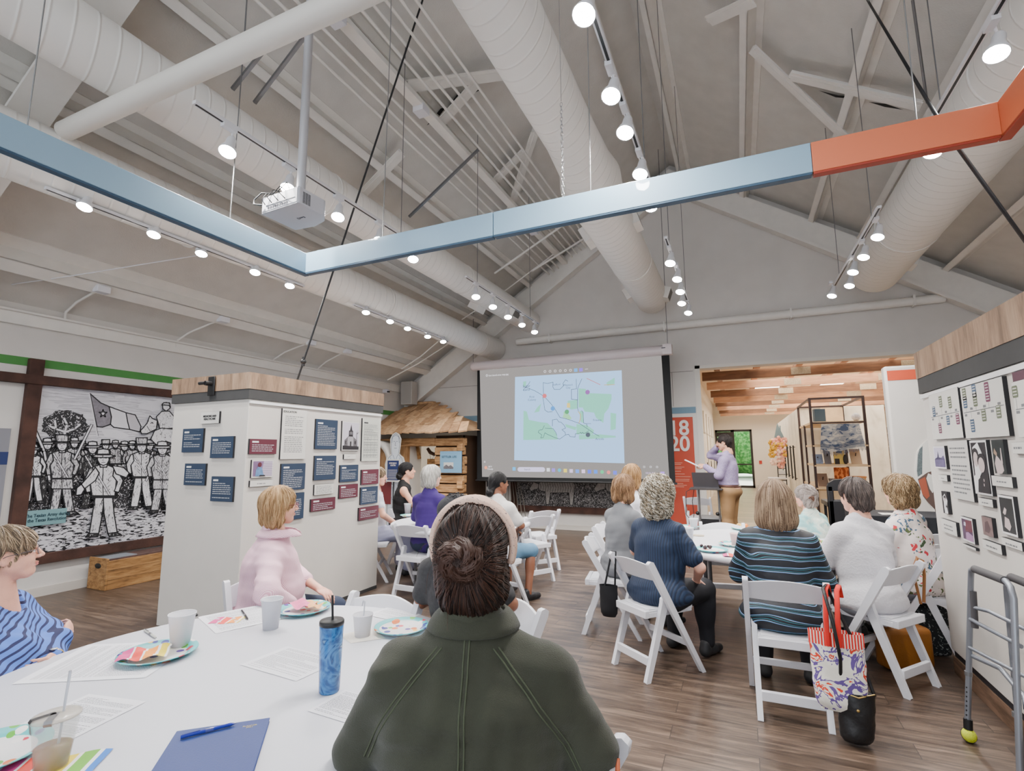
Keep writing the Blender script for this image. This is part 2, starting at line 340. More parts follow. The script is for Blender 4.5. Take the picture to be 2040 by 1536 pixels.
dA = duct('lowest white round duct on the left, running to the back wall behind the screen', [(-4.96, -2, 3.92, .255), (-4.96, YB-.02, 3.92, .255)], [(-4.96, y, 3.92, .255) for y in (3.2, 6.2, 9.4)])
dB = duct('middle left white round duct, passing behind the projector to the back wall', [(-4.1, -2, 4.48, .243), (-4.1, YB-.02, 4.48, .243)], [(-4.1, y, 4.48, .243) for y in (4.1, 7.2)])
diffuser(dB, (-3.84, 8.9, 4.3), (1, 0, -.55)); diffuser(dB, (-4.3, 8.1, 4.22), (-.6, 0, -1)); diffuser(dB, (-4.3, 5.2, 4.22), (-.6, 0, -1))
dC = duct('central white spiral duct widening at an elbow above the blue beam', [(-1.27, -2, 4.48, .235), (-1.26, 4.2, 4.48, .24), (-1.27, 4.75, 4.47, .27), (-1.3, 5.05, 4.47, .335), (-1.33, 5.35, 4.47, .33), (-1.34, 5.7, 4.47, .3), (-1.34, 9.62, 4.47, .3), (-1.34, 9.7, 4.47, .26)], [(-1.34, 5.4, 4.47, .325), (-1.34, 7.6, 4.47, .3)])
diffuser(dC, (-1.66, 8.9, 4.34), (-1, 0, -.5)); diffuser(dC, (-1.0, 9.3, 4.4), (1, 0, -.35)); diffuser(dC, (-1.66, 6.2, 4.34), (-1, 0, -.5)); diffuser(dC, (-1.02, 6.3, 4.52), (1, 0, .3))
dD = duct('right hand white round duct above the right display wall', [(2.1, -2, 4.35, .35), (2.1, 9.25, 4.35, .35), (2.1, 9.35, 4.35, .3)], [(2.1, y, 4.35, .35) for y in (4.6, 7.5)])
diffuser(dD, (2.45, 8.7, 4.25), (1, 0, -.35))
tag(MB().tube([(-4.75, 1.98, 4.12), (-2.6, 1.98, 4.12), (-1.36, 1.98, 4.12), (-1.28, 1.98, 4.2), (-1.27, 1.98, 4.4)], .072, 24).build('crossing_pipe', mat('pipe_cream', (208, 204, 196), .5)), 'smooth white pipe crossing at upper left in front of the ducts', 'pipe')
p0, p1 = oy(1030, 686, YB-.1), oy(1882, 597, YB-.1)
t = thing('wall_pipe', 'long white pipe running level across the back wall above the screen', 'pipe'); MB().tube([(p0.x, YB-.1, 4.03), (p1.x, YB-.1, 4.03)], .075, 18).build('pipe', STEEL, t)
for x in (-3.6, -1.2, 1., 2.8): MB().box((x-.015, YB-.18, 3.94), (x+.015, YB, 4.12)).build('pipe_bracket', STEEL, t)
# conduits under the roof
cons = [(-3.55, .32), (-3.44, .34), (-3.33, .36), (-3.02, .36), (-2.92, .37), (-2.82, .38), (-2.72, .39), (-2.62, .40)]
for i, (x, d) in enumerate(cons):
    tag(MB().tube([(x, Y0, rz(x, d)), (x, YB-.25, rz(x, d))], .017, 8).build('electrical_conduit', STEEL), 'thin straight white conduit in the parallel bundle under the roof left of the central duct', 'conduit', 'parallel conduits under the roof')
t = thing('cable_tray', 'wider white wiring channel running in the middle of the conduit bundle', 'cable tray'); x = -3.18
MB().box((x-.06, Y0, rz(x, .40)), (x+.06, YB-.25, rz(x, .34))).build('channel', STEEL, t)
for y in (3.2, 4.6, 8.2): MB().box((x-.07, y-.07, rz(x, .46)), (x+.07, y+.07, rz(x, .38))).build('junction_box', PLW, t)
# strut channels
for i, (a, b) in enumerate((((815, 432), (953, 298)), ((463, 178), (530, 95)), ((507, 205), (605, 75)), ((985, 545), (1120, 450)), ((1060, 540), (1185, 462)))):
    p, q = oroof(*a, -1, .52), oroof(*b, -1, .52)
    tag(MB().bar(p, q, .03, .03).build('strut_channel', GREYM if i < 3 else STEEL), ['thin grey strut slanting across the conduits above the blue beam', 'short dark strut hanging under the roof, leftmost of the pair at upper left', 'longer dark strut beside the projector pole at upper left', 'pale strut below the blue beam, nearer to the camera of two', 'pale strut below the blue beam, close to the central duct'][i], 'strut')
# junction boxes with curved conduits at the left eave
for i, ((bx, by), (wx, wy)) in enumerate((((203, 577), (131, 622)), ((445, 637), (350, 680)), ((620, 683), (545, 716)), ((692, 700), (632, 735)))):
    p = oroof(bx, by, -1, .26); q = ox(wx, wy, XL+.05)
    t = thing('junction_box', ['junction box on the low roof beam, leftmost of four, above the mural', 'junction box on the low roof beam, second from the left', 'junction box on the low roof beam, third from the left, by the black cable', 'junction box on the low roof beam, farthest of four, near the speaker box'][i], 'junction box', p)
    MB().box((-.05, -.07, -.04), (.05, .07, .04)).build('box_body', PLW, t, bev=.008)
    v = q-p; MB().tube([(0, 0, 0), v*.25+Vector((0, 0, .03)), v*.7+Vector((0, 0, .04)), v, v+Vector((0, 0, -.09))], .014, 8).build('curved_conduit', STEEL, t)
tag(MB().tube([ox(0, 570, XL+.08), oroof(140, 550, -1, .35), oroof(400, 508, -1, .66)], .006, 6).build('sagging_wire', PLW), 'thin white wire running across the left roof slope to the light row', 'wire')
# ---------------------------------------------------------------- hanging coloured beam frame
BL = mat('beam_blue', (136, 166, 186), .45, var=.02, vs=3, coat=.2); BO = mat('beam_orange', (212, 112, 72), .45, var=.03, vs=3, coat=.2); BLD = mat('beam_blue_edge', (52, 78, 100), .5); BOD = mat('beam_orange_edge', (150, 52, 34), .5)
t = thing('hanging_beam_frame', 'blue and orange rectangular beam frame hung below the roof', 'hanging frame')
zb, zt, yb = 3.0, 3.165, 2.905
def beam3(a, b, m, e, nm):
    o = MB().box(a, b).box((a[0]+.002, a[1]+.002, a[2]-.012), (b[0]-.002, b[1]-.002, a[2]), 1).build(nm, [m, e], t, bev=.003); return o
beam3((-3.14, Y0+2, zb), (-3.09, yb+.05, zt), BL, BLD, 'blue_beam'); beam3((-3.088, yb, zb), (-1.42, yb+.05, zt), BL, BLD, 'blue_beam'); beam3((-1.414, yb, zb), (.44, yb+.05, zt), BL, BLD, 'blue_beam')
beam3((.442, yb, zb), (1.20, yb+.05, zt), BO, BOD, 'orange_beam'); beam3((1.20, Y0+2, zb), (1.25, yb+.05, zt), BO, BOD, 'orange_beam')
for x, y in ((-3.115, 1.15), (-3.115, 2.25), (-2.35, 2.93), (-.75, 2.93), (.9, 2.93), (1.225, 1.6)): MB().tube([(x, y, zt), (x+.02, y, (zt+rz(x))/2), (x, y, rz(x)-.05)], .0035, 5).build('hanging_wire', mat('wire_grey', (130, 130, 130), .4, .5), t)
# chain beside the beam
ch = MB(); c0 = Vector((-.93, 2.93, 3.17)); n = 26
for i in range(n):
    c = c0+Vector((0, 0, i*.026)); 
    ch.tube([c+Vector((cos(a)*.008 if i % 2 else 0, 0 if i % 2 else cos(a)*.008, sin(a)*.017)) for a in np.linspace(0, 2*pi, 9)], .0022, 4)
ch.tube([c0+Vector((0, 0, n*.026)), (-.93, 2.93, rz(-.93)-.05)], .0025, 5)
tag(ch.build('chain', CHROME), 'thin metal chain hanging behind the blue beam beside the central row of lamps', 'chain')
# tension cables
CB = mat('cable_black', (24, 24, 26), .5)
def cable(label, p, q, r=.011, m=CB, fit=None, cat='cable', mid=()):
    t = thing('tension_cable', label, cat); MB().tube([p]+list(mid)+[q], r, 8).build('cable', m, t)
    if fit:
        c = Vector(p).lerp(Vector(q), fit); o = MB().ell(c, (.03, .03, .03)).build('cable_fitting', BLACK, t); MB().tube([c+Vector((0, 0, -.05)), c+Vector((0, 0, .05))], .016, 8).build('turnbuckle', BLACK, t)
cq = oroof(842, 0, -1, .06); cp = Vector((-4.25, 3.95, 2.3))
cable('long black cable rising steeply from the left display wall to the roof', cp, cq, .010, fit=.06)
cable('black cable slanting across the upper right behind the orange beam', oroof(1728, 0, 1, .08), ox(2100, 560, 1.75), .010, mid=[oy(1882, 258, 3.15)])
cable('grey rod crossing the black cable at upper right', oroof(1818, 0, 1, .1), oroof(1847, 205, 1, .6), .012, GREYM, cat='rod')
# ---------------------------------------------------------------- projector
pc = [oz(525, 425, 3.2), oz(594, 403, 3.2), oz(666, 419, 3.2), oz(597, 460, 3.2)]
a_, b_ = pc[0], pc[1]; ux = (b_-a_).normalized(); dz_ = ((pc[3]-a_)+(pc[2]-b_))/2; uy = Vector((0, 0, 1)).cross(ux); wpx = .36; dpx = .30
Mp = basis(b_-ux*wpx, ux, uy, (0, 0, 1))
t = thing('projector', 'white ceiling projector hanging from a pole behind the blue beam', 'projector', M=Mp)
PJ = mat('projector_white', (206, 206, 212), .4); hh = .115
MB().prism([(0, 0), (wpx, 0), (wpx, dpx*.75), (wpx*.85, dpx*.92), (wpx*.5, dpx*1.02), (0, dpx*.95)], Matrix.Identity(4), hh).build('housing', mat('projector_grey', (176, 176, 182), .45), t, bev=.012)
m = MB(); m.box((.01, -.003, .01), (wpx-.012, 0, hh-.01)); m.build('connector_panel', PJ, t)
m = MB()
for i in range(9): m.box((.07+i*.022, -.006, .018), (.083+i*.022, -.0035, .034))
m.box((.05, -.006, .042), (wpx-.03, -.0035, .046)); m.build('ports', mat('port_dark', (60, 60, 70), .5), t)
m = MB()
for i in range(3):
    for j in range(9): m.box((wpx, .035+i*.022, .015+j*.009), (wpx+.003, .052+i*.022, .020+j*.009))
m.build('vent', mat('vent_dark', (96, 96, 98), .6), t)
MB().lathe([(0, 0), (.035, 0), (.035, .025), (.028, .03), (0, .026)], 20, M=basis((wpx*.3, dpx, hh*.5), (1, 0, 0), (0, 0, -1), (0, 1, 0))).build('lens', BLACK, t)
text('BenQ', .03, mat('port_dark', (0, 0, 0)), basis((wpx*.55, dpx*.55, -.0005), ux*0+Vector((-1, 0, 0)), (0, 1, 0), (0, 0, -1)), t, name='lettering')
c = MB()
for k in range(4):
    x0 = .05+k*.065; c.tube([(x0, -.01, .05), (x0-.01, -.03-.01*k, .08), (x0+.02, -.02, .125+.01*k), (.2, .08, .125)], .0035, 6)
c.tube([(.03, -.02, .05), (-.03, -.04, .06), (-.04, -.03, .10), (.02, -.02, .14), (.12, .04, .13)], .005, 6); c.build('cables', BLACK, t)
tag(t, None, None)
pp = Mp @ Vector((wpx*.6, dpx*.45, hh)); m = MB(); m.box((pp.x-.07, pp.y-.07, pp.z), (pp.x+.07, pp.y+.07, pp.z+.03)); m.tube([pp+Vector((0, 0, .02)), (pp.x, pp.y, rz(pp.x)-.02)], .03, 14)
o = m.build('mounting_pole', mat('pole_grey', (176, 176, 180), .4, .3)); o.parent = t; o.matrix_parent_inverse = Matrix.Identity(4); o.data.transform(Mp.inverted())
# ---------------------------------------------------------------- track lights
LMP = emi('lamp_glow', (255, 250, 246), 60.); LW = mat('lamp_white', (205, 205, 208), .4)
rails = {'A1': ((140, 398), (590, 562)), 'A2': ((715, 606), (893, 672)), 'B1': ((405, 240), (840, 510)), 'B2': ((940, 567), (1072, 648)), 'C1': ((1195, -60), (1300, 395)), 'C2': ((1333, 502), (1372, 612)), 'D1': ((2060, -95), (1842, 250)), 'D2': ((1757, 433), (1652, 590))}
desc = {'A1': 'under lowest left duct, nearer run', 'A2': 'under lowest left duct, far run', 'B1': 'beside middle left duct, nearer run', 'B2': 'beside middle left duct, far run', 'C1': 'right of the central duct, nearer run', 'C2': 'right of the central duct, far run', 'D1': 'beside right duct, nearer run', 'D2': 'beside right duct, far run'}
lamps = {'A1': [(168, 413), (306, 468), (401, 506), (508, 543), (577, 570)], 'A2': [(729, 623), (777, 641), (812, 655), (852, 671), (883, 681)], 'B1': [(453, 303), (573, 376), (673, 433), (755, 480), (823, 517)], 'B2': [(948, 592), (982, 612), (1012, 632), (1040, 648), (1065, 662)],
         'C1': [(1163, 30), (1217, 192), (1245, 265), (1275, 348), (1296, 413)], 'C2': [(1335, 525), (1349, 557), (1355, 582), (1358, 605), (1371, 624)], 'D1': [(1985, 108), (1857, 305)], 'D2': [(1748, 473), (1720, 513), (1699, 543), (1692, 570), (1657, 590)]}
ORD = ['first', 'second', 'third', 'fourth', 'fifth']
ZL = 3.6
for key, (ra, rb) in rails.items():
    pts = [oz(a, b, ZL) for a, b in lamps[key]]; x = sum(p.x for p in pts)/len(pts); y0, y1 = min(p.y for p in pts)-.25, max(p.y for p in pts)+.2; zr = 3.80 if key[0] != 'A' else 3.655
    if key == 'C1': y0 = 1.2
    if key == 'D1': y0 = 1.5
    t = thing('track_rail', 'white lighting track rail '+desc[key], 'light track', (x, y0, zr))
    MB().box((-.018, 0, -.01), (.018, y1-y0, .014)).box((-.008, .01, -.0115), (.008, y1-y0-.01, -.0099), 1).build('rail', [LW, BLACK], t)
    for f_ in (.12, .85):
        yy = (y1-y0)*f_; top = min(rz(x)-zr-.05, (3.7-zr if key[0] == 'A' else 9)); MB().tube([(0, yy, 0), (0, yy, top)], .004, 5).build('hanging_rod', GREYM, t)
    for i, p in enumerate(pts):
        tilt = rnd.uniform(-.15, .15) + (.0); d = Vector((.2 if x < 0 else -.3, -.3+tilt*.3, -1)).normalized()
        if key[0] == 'C': d = Vector((-.12, -.4, -1)).normalized()
        if key[0] == 'B': d = Vector((.2, -.35, -1)).normalized()
        t = thing('track_spotlight', '%s lamp from camera on track %s' % (ORD[i], desc[key]), 'spotlight', p, group='lit spotlights on the ceiling tracks')
        s_, u_ = frame(d); Mt = basis((0, 0, 0), s_, u_, d) if s_.cross(u_).dot(d) > 0 else basis((0, 0, 0), u_, s_, d)
        Mt = Mt if True else Mt
        hs_ = MB().lathe([(0, -.15), (.022, -.148), (.03, -.13), (.034, -.07), (.050, -.03), (.058, 0), (.054, .0)], 18, M=Mt).build('lamp_housing', LW, t)
        MB().lathe([(.0, .022), (.02, .019), (.04, .010), (.053, -.004)], 18, M=Mt).build('bulb', LMP, hs_)
        top = Mt @ Vector((0, 0, -.12)); k = zr-p.z-.005
        MB().tube([top, (top.x*.6, top.y, k)], .008, 8).box((-.02, -.05, k-.03), (.02, .05, k)).build('adapter', LW, t)
        ld = bpy.data.lights.new('spot_beam', 'SPOT'); ld.energy = 84; ld.spot_size = radians(160); ld.spot_blend = 1.; ld.shadow_soft_size = .05; ld.color = (1., .965, .93)
        lo = bpy.data.objects.new('lamp_light', ld); COL.objects.link(lo); lo.location = p+d*.02; lo.rotation_euler = Vector((d.x*.4, .12, -1)).to_track_quat('-Z', 'Y').to_euler()

for i, (a, b_, lb) in enumerate((((1102, 507), (920, 637), 'upper thin conduit slanting down the roof beside the middle left duct'), ((876, 678), (800, 735), 'short thin conduit near the far left eave beside the last lamps'), ((893, 685), (772, 757), 'longest low conduit slanting to the far left corner'))):
    p, q = oroof(*a, -1, .4), oroof(*b_, -1, .4); tag(MB().tube([p, p.lerp(q, .5)+Vector((0, 0, -.04)), q], .014, 8).build('slanting_conduit', STEEL), lb, 'conduit')
# ---------------------------------------------------------------- figures: signed distance bodies polygonised into one continuous skin
def A3(*p): return np.array(p, np.float32)
def cone(a, b, ra, rb):
    a = np.asarray(a, np.float32); b = np.asarray(b, np.float32); ab = b-a; l2 = float(ab@ab)+1e-9
    def f(P):
        t = np.clip(((P-a)@ab)/l2, 0, 1); return np.linalg.norm(P-a-t[:, None]*ab, axis=1)-(ra+(rb-ra)*t)
    f.bb = (np.minimum(a-ra, b-rb), np.maximum(a+ra, b+rb)); return f
def elli(c, r, R=None):
    c = np.asarray(c, np.float32); r = np.asarray(r, np.float32); Ri = None if R is None else np.array(R.to_3x3(), np.float32)
    def f(P):
        q = P-c
        if Ri is not None: q = q@Ri
        k0 = np.linalg.norm(q/r, axis=1); k1 = np.linalg.norm(q/(r*r), axis=1)+1e-6
        return k0*(k0-1)/k1
    m = float(max(r)) if R is not None else r
    f.bb = (c-m, c+m); return f
class Sdf:
    def __init__(s, k=.03): s.p = []; s.k = k; s.post = None
    def u(s, f, k=None): s.p.append((f, s.k if k is None else k, 1)); return s
    def cut(s, f, k=.01): s.p.append((f, k, -1)); return s
    def __call__(s, P):
        d = None
        for f, k, sg in s.p:
            e = f(P)
            if d is None: d = e; continue
            if sg > 0:
                if k <= 0: d = np.minimum(d, e)
                else: h = np.clip(.5+.5*(e-d)/k, 0, 1); d = e*(1-h)+d*h-k*h*(1-h)
            else:
                e = -e; h = np.clip(.5-.5*(d-e)/k, 0, 1); d = d*(1-h)+e*h+k*h*(1-h)
        if s.post is not None: d = s.post(P, d)
        return d
    def bounds(s, pad):
        lo = np.min([f.bb[0] for f, k, g in s.p if g > 0], 0)-pad; hi = np.max([f.bb[1] for f, k, g in s.p if g > 0], 0)+pad
        return lo, hi
def nets(F, h, box=None):
    lo, hi = F.bounds(h*2.5+.01) if box is None else (np.array(box[0], np.float32), np.array(box[1], np.float32))
    n = np.ceil((hi-lo)/h).astype(int)+1; n = ((n+3)//4)*4+1
    ax = [lo[i]+h*np.arange(n[i], dtype=np.float32) for i in range(3)]
    cs = [a[::4] for a in ax]; G = np.stack(np.meshgrid(*cs, indexing='ij'), -1).reshape(-1, 3)
    cd = F(G).reshape([len(c) for c in cs])
    idx = [np.clip((np.arange(n[i])+2)//4, 0, len(cs[i])-1) for i in range(3)]
    D = cd[np.ix_(*idx)].astype(np.float32)
    near = np.abs(D) < h*4.6
    I = np.nonzero(near)
    D[I] = F(np.stack([ax[0][I[0]], ax[1][I[1]], ax[2][I[2]]], -1).astype(np.float32))
    S = D < 0; sh = [k-1 for k in n]
    cnt = np.zeros(sh, np.float32); pos = np.zeros(sh+[3], np.float32)
    def sl(a, o): return a[o[0]:sh[0]+o[0], o[1]:sh[1]+o[1], o[2]:sh[2]+o[2]]
    for axis in range(3):
        o1, o2 = [i for i in range(3) if i != axis]
        for u in (0, 1):
            for w in (0, 1):
                a = [0, 0, 0]; a[o1] = u; a[o2] = w; b = list(a); b[axis] = 1
                da, db = sl(D, a), sl(D, b); x = (da < 0) != (db < 0); t = np.where(x, da/np.where(x, da-db, 1), 0)
                cnt += x
                for i in range(3): pos[..., i] += np.where(x, (a[i]+(t if i == axis else 0)), 0)
    act = cnt > 0; ids = -np.ones(sh, int); ids[act] = np.arange(act.sum())
    ii = np.stack(np.nonzero(act), -1); vs = (ii+pos[act]/cnt[act][:, None])*h+lo
    faces = []
    for axis in range(3):
        o1, o2 = [(1, 2), (2, 0), (0, 1)][axis]
        a = S; sa = [slice(None)]*3; sb = [slice(None)]*3; sa[axis] = slice(0, -1); sb[axis] = slice(1, None)
        X = S[tuple(sa)] != S[tuple(sb)]; C = np.stack(np.nonzero(X), -1)
        C = C[(C[:, o1] > 0) & (C[:, o2] > 0) & (C[:, o1] < sh[o1]) & (C[:, o2] < sh[o2])]
        def g(d1, d2):
            q = C.copy(); q[:, o1] -= d1; q[:, o2] -= d2; return ids[q[:, 0], q[:, 1], q[:, 2]]
        Q = np.stack([g(1, 1), g(0, 1), g(0, 0), g(1, 0)], -1)
        ins = S[C[:, 0], C[:, 1], C[:, 2]]; Q[~ins] = Q[~ins][:, ::-1]; faces.append(Q)
    F4 = np.concatenate(faces); F4 = F4[(F4 >= 0).all(1)]
    return vs, F4
def grad(F, P, e=.003):
    g = np.stack([F(P+np.eye(3, dtype=np.float32)[i]*e)-F(P-np.eye(3, dtype=np.float32)[i]*e) for i in range(3)], -1)
    return g/(np.linalg.norm(g, axis=1)[:, None]+1e-9)
def npmesh(name, parts, mats, parent=None, smooth=True):
    "parts: list of (verts, faces, matindex or array); one mesh object"
    V_ = np.concatenate([np.asarray(p[0], np.float64).reshape(-1, 3) for p in parts]); fl = []; ms = []; o = 0
    for v, f, m in parts:
        f = np.asarray(f); fl += (f+o).tolist(); ms += (m.tolist() if hasattr(m, 'tolist') else [m]*len(f)); o += len(v)
    me = bpy.data.meshes.new(name); me.from_pydata(V_.tolist(), [], fl)
    me.polygons.foreach_set('material_index', ms); me.polygons.foreach_set('use_smooth', [smooth]*len(fl)); me.update()
    return link(name, me, mats, parent)
def tubes_np(paths, rad, n=3):
    "paths: (K,S,3) array -> tube mesh"
    K, S_, _ = paths.shape; d = np.gradient(paths, axis=1); d /= np.linalg.norm(d, axis=2, keepdims=True)+1e-9
    up = np.zeros_like(d); up[..., 0] = .31; up[..., 1] = .53; up[..., 2] = .79
    a = np.cross(d, up); a /= np.linalg.norm(a, axis=2, keepdims=True)+1e-9; b = np.cross(d, a)
    R = rad[None, :, None] if rad.ndim == 1 else rad[..., None]
    ring = [paths+a*(np.cos(2*pi*j/n)*R)+b*(np.sin(2*pi*j/n)*R) for j in range(n)]
    V_ = np.stack(ring, 2).reshape(-1, 3); base = (np.arange(K)[:, None]*S_+np.arange(S_-1)[None])*n; base = base.reshape(-1)
    fs = [np.stack([base+j, base+(j+1) % n, base+n+(j+1) % n, base+n+j], -1) for j in range(n)]
    return V_, np.concatenate(fs)
def folds(F, amp, seed=0., fr=18., dirv=(.4, .3, 1.)):
    d = np.array(dirv, np.float32); prev = F.post
    def post(P, D):
        if prev is not None: D = prev(P, D)
        near = np.abs(D) < .05
        Q = P[near]; w = .25*np.sin(Q[:, 0]*9+seed)+.3*np.sin(Q[:, 2]*7+seed*1.7+Q[:, 0]*5)+.2*np.sin(Q[:, 1]*11+seed)
        v = np.sin((Q@d)*fr+w*6+seed)+.5*np.sin((Q@(d[::-1]))*fr*1.7+w*9)+.3*np.sin(Q[:, 2]*fr*3.1+w*14)
        m = .6+.4*np.sin(Q[:, 0]*6+Q[:, 2]*5+seed*3); D = D.copy(); D[near] += amp*v*m; return D
    F.post = post; return F
SKIN = {}
def skin(k):
    if k in SKIN: return SKIN[k]
    c = dict(light=(214, 160, 138), pale=(222, 178, 156), tan=(206, 154, 128), brown=(128, 82, 60), olive=(190, 138, 112))[k]
    m = mat('skin_'+k, c, .5, var=.05, vs=30, bump=.15, bs=260); b = m.node_tree.nodes['Principled BSDF']
    b.inputs['Subsurface Weight'].default_value = .12; b.inputs['Subsurface Radius'].default_value = (.01, .004, .002)
    SKIN[k] = m; return m
def rotm(yaw, pitch, roll=0):
    "head turn: yaw left +, pitch up +, roll to the right +"
    return (Matrix.Rotation(yaw, 3, 'Z') @ Matrix.Rotation(pitch, 3, 'X') @ Matrix.Rotation(roll, 3, 'Y'))
def head_sdf(nk=1., male=False):
    F = Sdf(.02)
    F.u(elli((0, -.012, .032), (.074, .094, .083))); F.u(elli((0, .025, -.02), (.06, .066, .08)), .03)
    F.u(elli((0, .052, -.088), (.03 if male else .024, .03, .024)), .03); F.u(elli((.036, .05, -.036), (.025, .03, .028)), .02); F.u(elli((-.036, .05, -.036), (.025, .03, .028)), .02)
    F.u(cone((.05, -.0, -.05), (.02, .055, -.09), .018*nk, .018), .03); F.u(cone((-.05, -.0, -.05), (-.02, .055, -.09), .018*nk, .018), .03)
    F.u(cone((-.03, .082, .02), (.03, .082, .02), .012, .012), .02)
    for s in (-1, 1):
        F.cut(elli((s*.03, .098, .001), (.017, .017, .011)), .012)
        F.u(elli((s*.03, .078, .0), (.0125, .0125, .0125)), .003)
        F.u(elli((s*.03, .081, .008), (.0155, .010, .0045)), .004); F.u(elli((s*.03, .080, -.009), (.0145, .010, .003)), .004)
    F.u(cone((0, .09, .012), (0, .112, -.026), .0075, .0105), .012)
    for s in (-1, 1): F.u(elli((s*.011, .1, -.03), (.009, .011, .008)), .006)
    F.u(elli((0, .089, -.0555), (.022, .011, .0045)), .005); F.u(elli((0, .087, -.0655), (.019, .0115, .0055)), .005)
    for s in (-1, 1):
        F.u(elli((s*.076, -.012, -.006), (.009, .02, .032), Matrix.Rotation(s*.35, 3, 'Z')), .008)
        F.cut(elli((s*.084, -.006, -.004), (.005, .011, .02)), .004)
    F.u(cone((0, -.028, -.05), (0, -.045, -.16), .05*nk, .056*nk), .03)
    return F
HEAD = {}
def head_mesh(male, nk, h):
    k = (male, nk, h)
    if k in HEAD: return HEAD[k]
    v, f = nets(head_sdf(nk, male), h); c = v[f].mean(1); m = np.zeros(len(f), int)
    lip = (abs(c[:, 0]) < .022-.25*abs(c[:, 2]+.0605)) & (c[:, 1] > .088) & (abs(c[:, 2]+.0605) < .0085); m[lip] = 1
    for s in (-1, 1):
        e = np.linalg.norm((c-A3(s*.03, .078, 0))[:, [0, 2]]/A3(.0105, .0055), axis=1) < 1; e &= c[:, 1] > .084; m[e] = 2
        ir = (np.linalg.norm((c-A3(s*.03, .078, 0))[:, [0, 2]], axis=1) < .0048) & (c[:, 1] > .084); m[ir] = 3
        br = (abs(c[:, 2]-.0225-.1*(.03-abs(abs(c[:, 0])-.034))) < .0032) & (abs(abs(c[:, 0])-.034) < .018) & (c[:, 1] > .06); m[br] = 4
    HEAD[k] = (v, f, m); return HEAD[k]
def hand_pts(curl, side):
    "hand in local frame: wrist at origin, fingers along +y, palm facing -z, thumb to -side x"
    F = Sdf(.006); F.u(cone((0, -.03, 0), (0, .01, 0), .026, .024), .01)
    F.u(elli((0, .045, 0), (.040, .050, .0145)), .015)
    for i, (x, l, r) in enumerate(((-.029, .075, .0078), (-.010, .085, .0082), (.010, .078, .0078), (.028, .06, .0068))):
        x *= side; p = Vector((x, .08, 0)); a = 0.; seg = (.45, .3, .25)
        for j, sg in enumerate(seg):
            a += curl*(.75 if j == 0 else .9); q = p+Vector((x*.06, cos(a), -sin(a)))*l*sg
            F.u(cone(p, q, r*(1-.1*j), r*(.92-.1*j)), .004); p = q
    p = Vector((-.028*side, .018, -.004)); q = Vector((-.058*side, .048, -.016)); w = Vector((-.060*side+.01*side*curl, .078, -.022-.01*curl)); e = w+Vector((.006*side*curl, .02, -.004))
    F.u(cone(p, q, .014, .0115), .01); F.u(cone(q, w, .0105, .0095), .004); F.u(cone(w, e, .0095, .0085), .004)
    return F
HANDS = {}
def hand_mesh(curl, side, h):
    k = (curl, side, h)
    if k not in HANDS: HANDS[k] = nets(hand_pts(curl, side), h)
    return HANDS[k]
def place_hand(wr, d, nrm, s=1., curl=.5, side=1, h=.005):
    v, f = hand_mesh(curl, side, h); d = Vector(d).normalized(); nrm = Vector(nrm); nrm = (nrm-d*nrm.dot(d)).normalized(); x = d.cross(nrm)
    M = np.array([[x.x, d.x, nrm.x], [x.y, d.y, nrm.y], [x.z, d.z, nrm.z]]); return v@M.T*s+np.array(wr), f
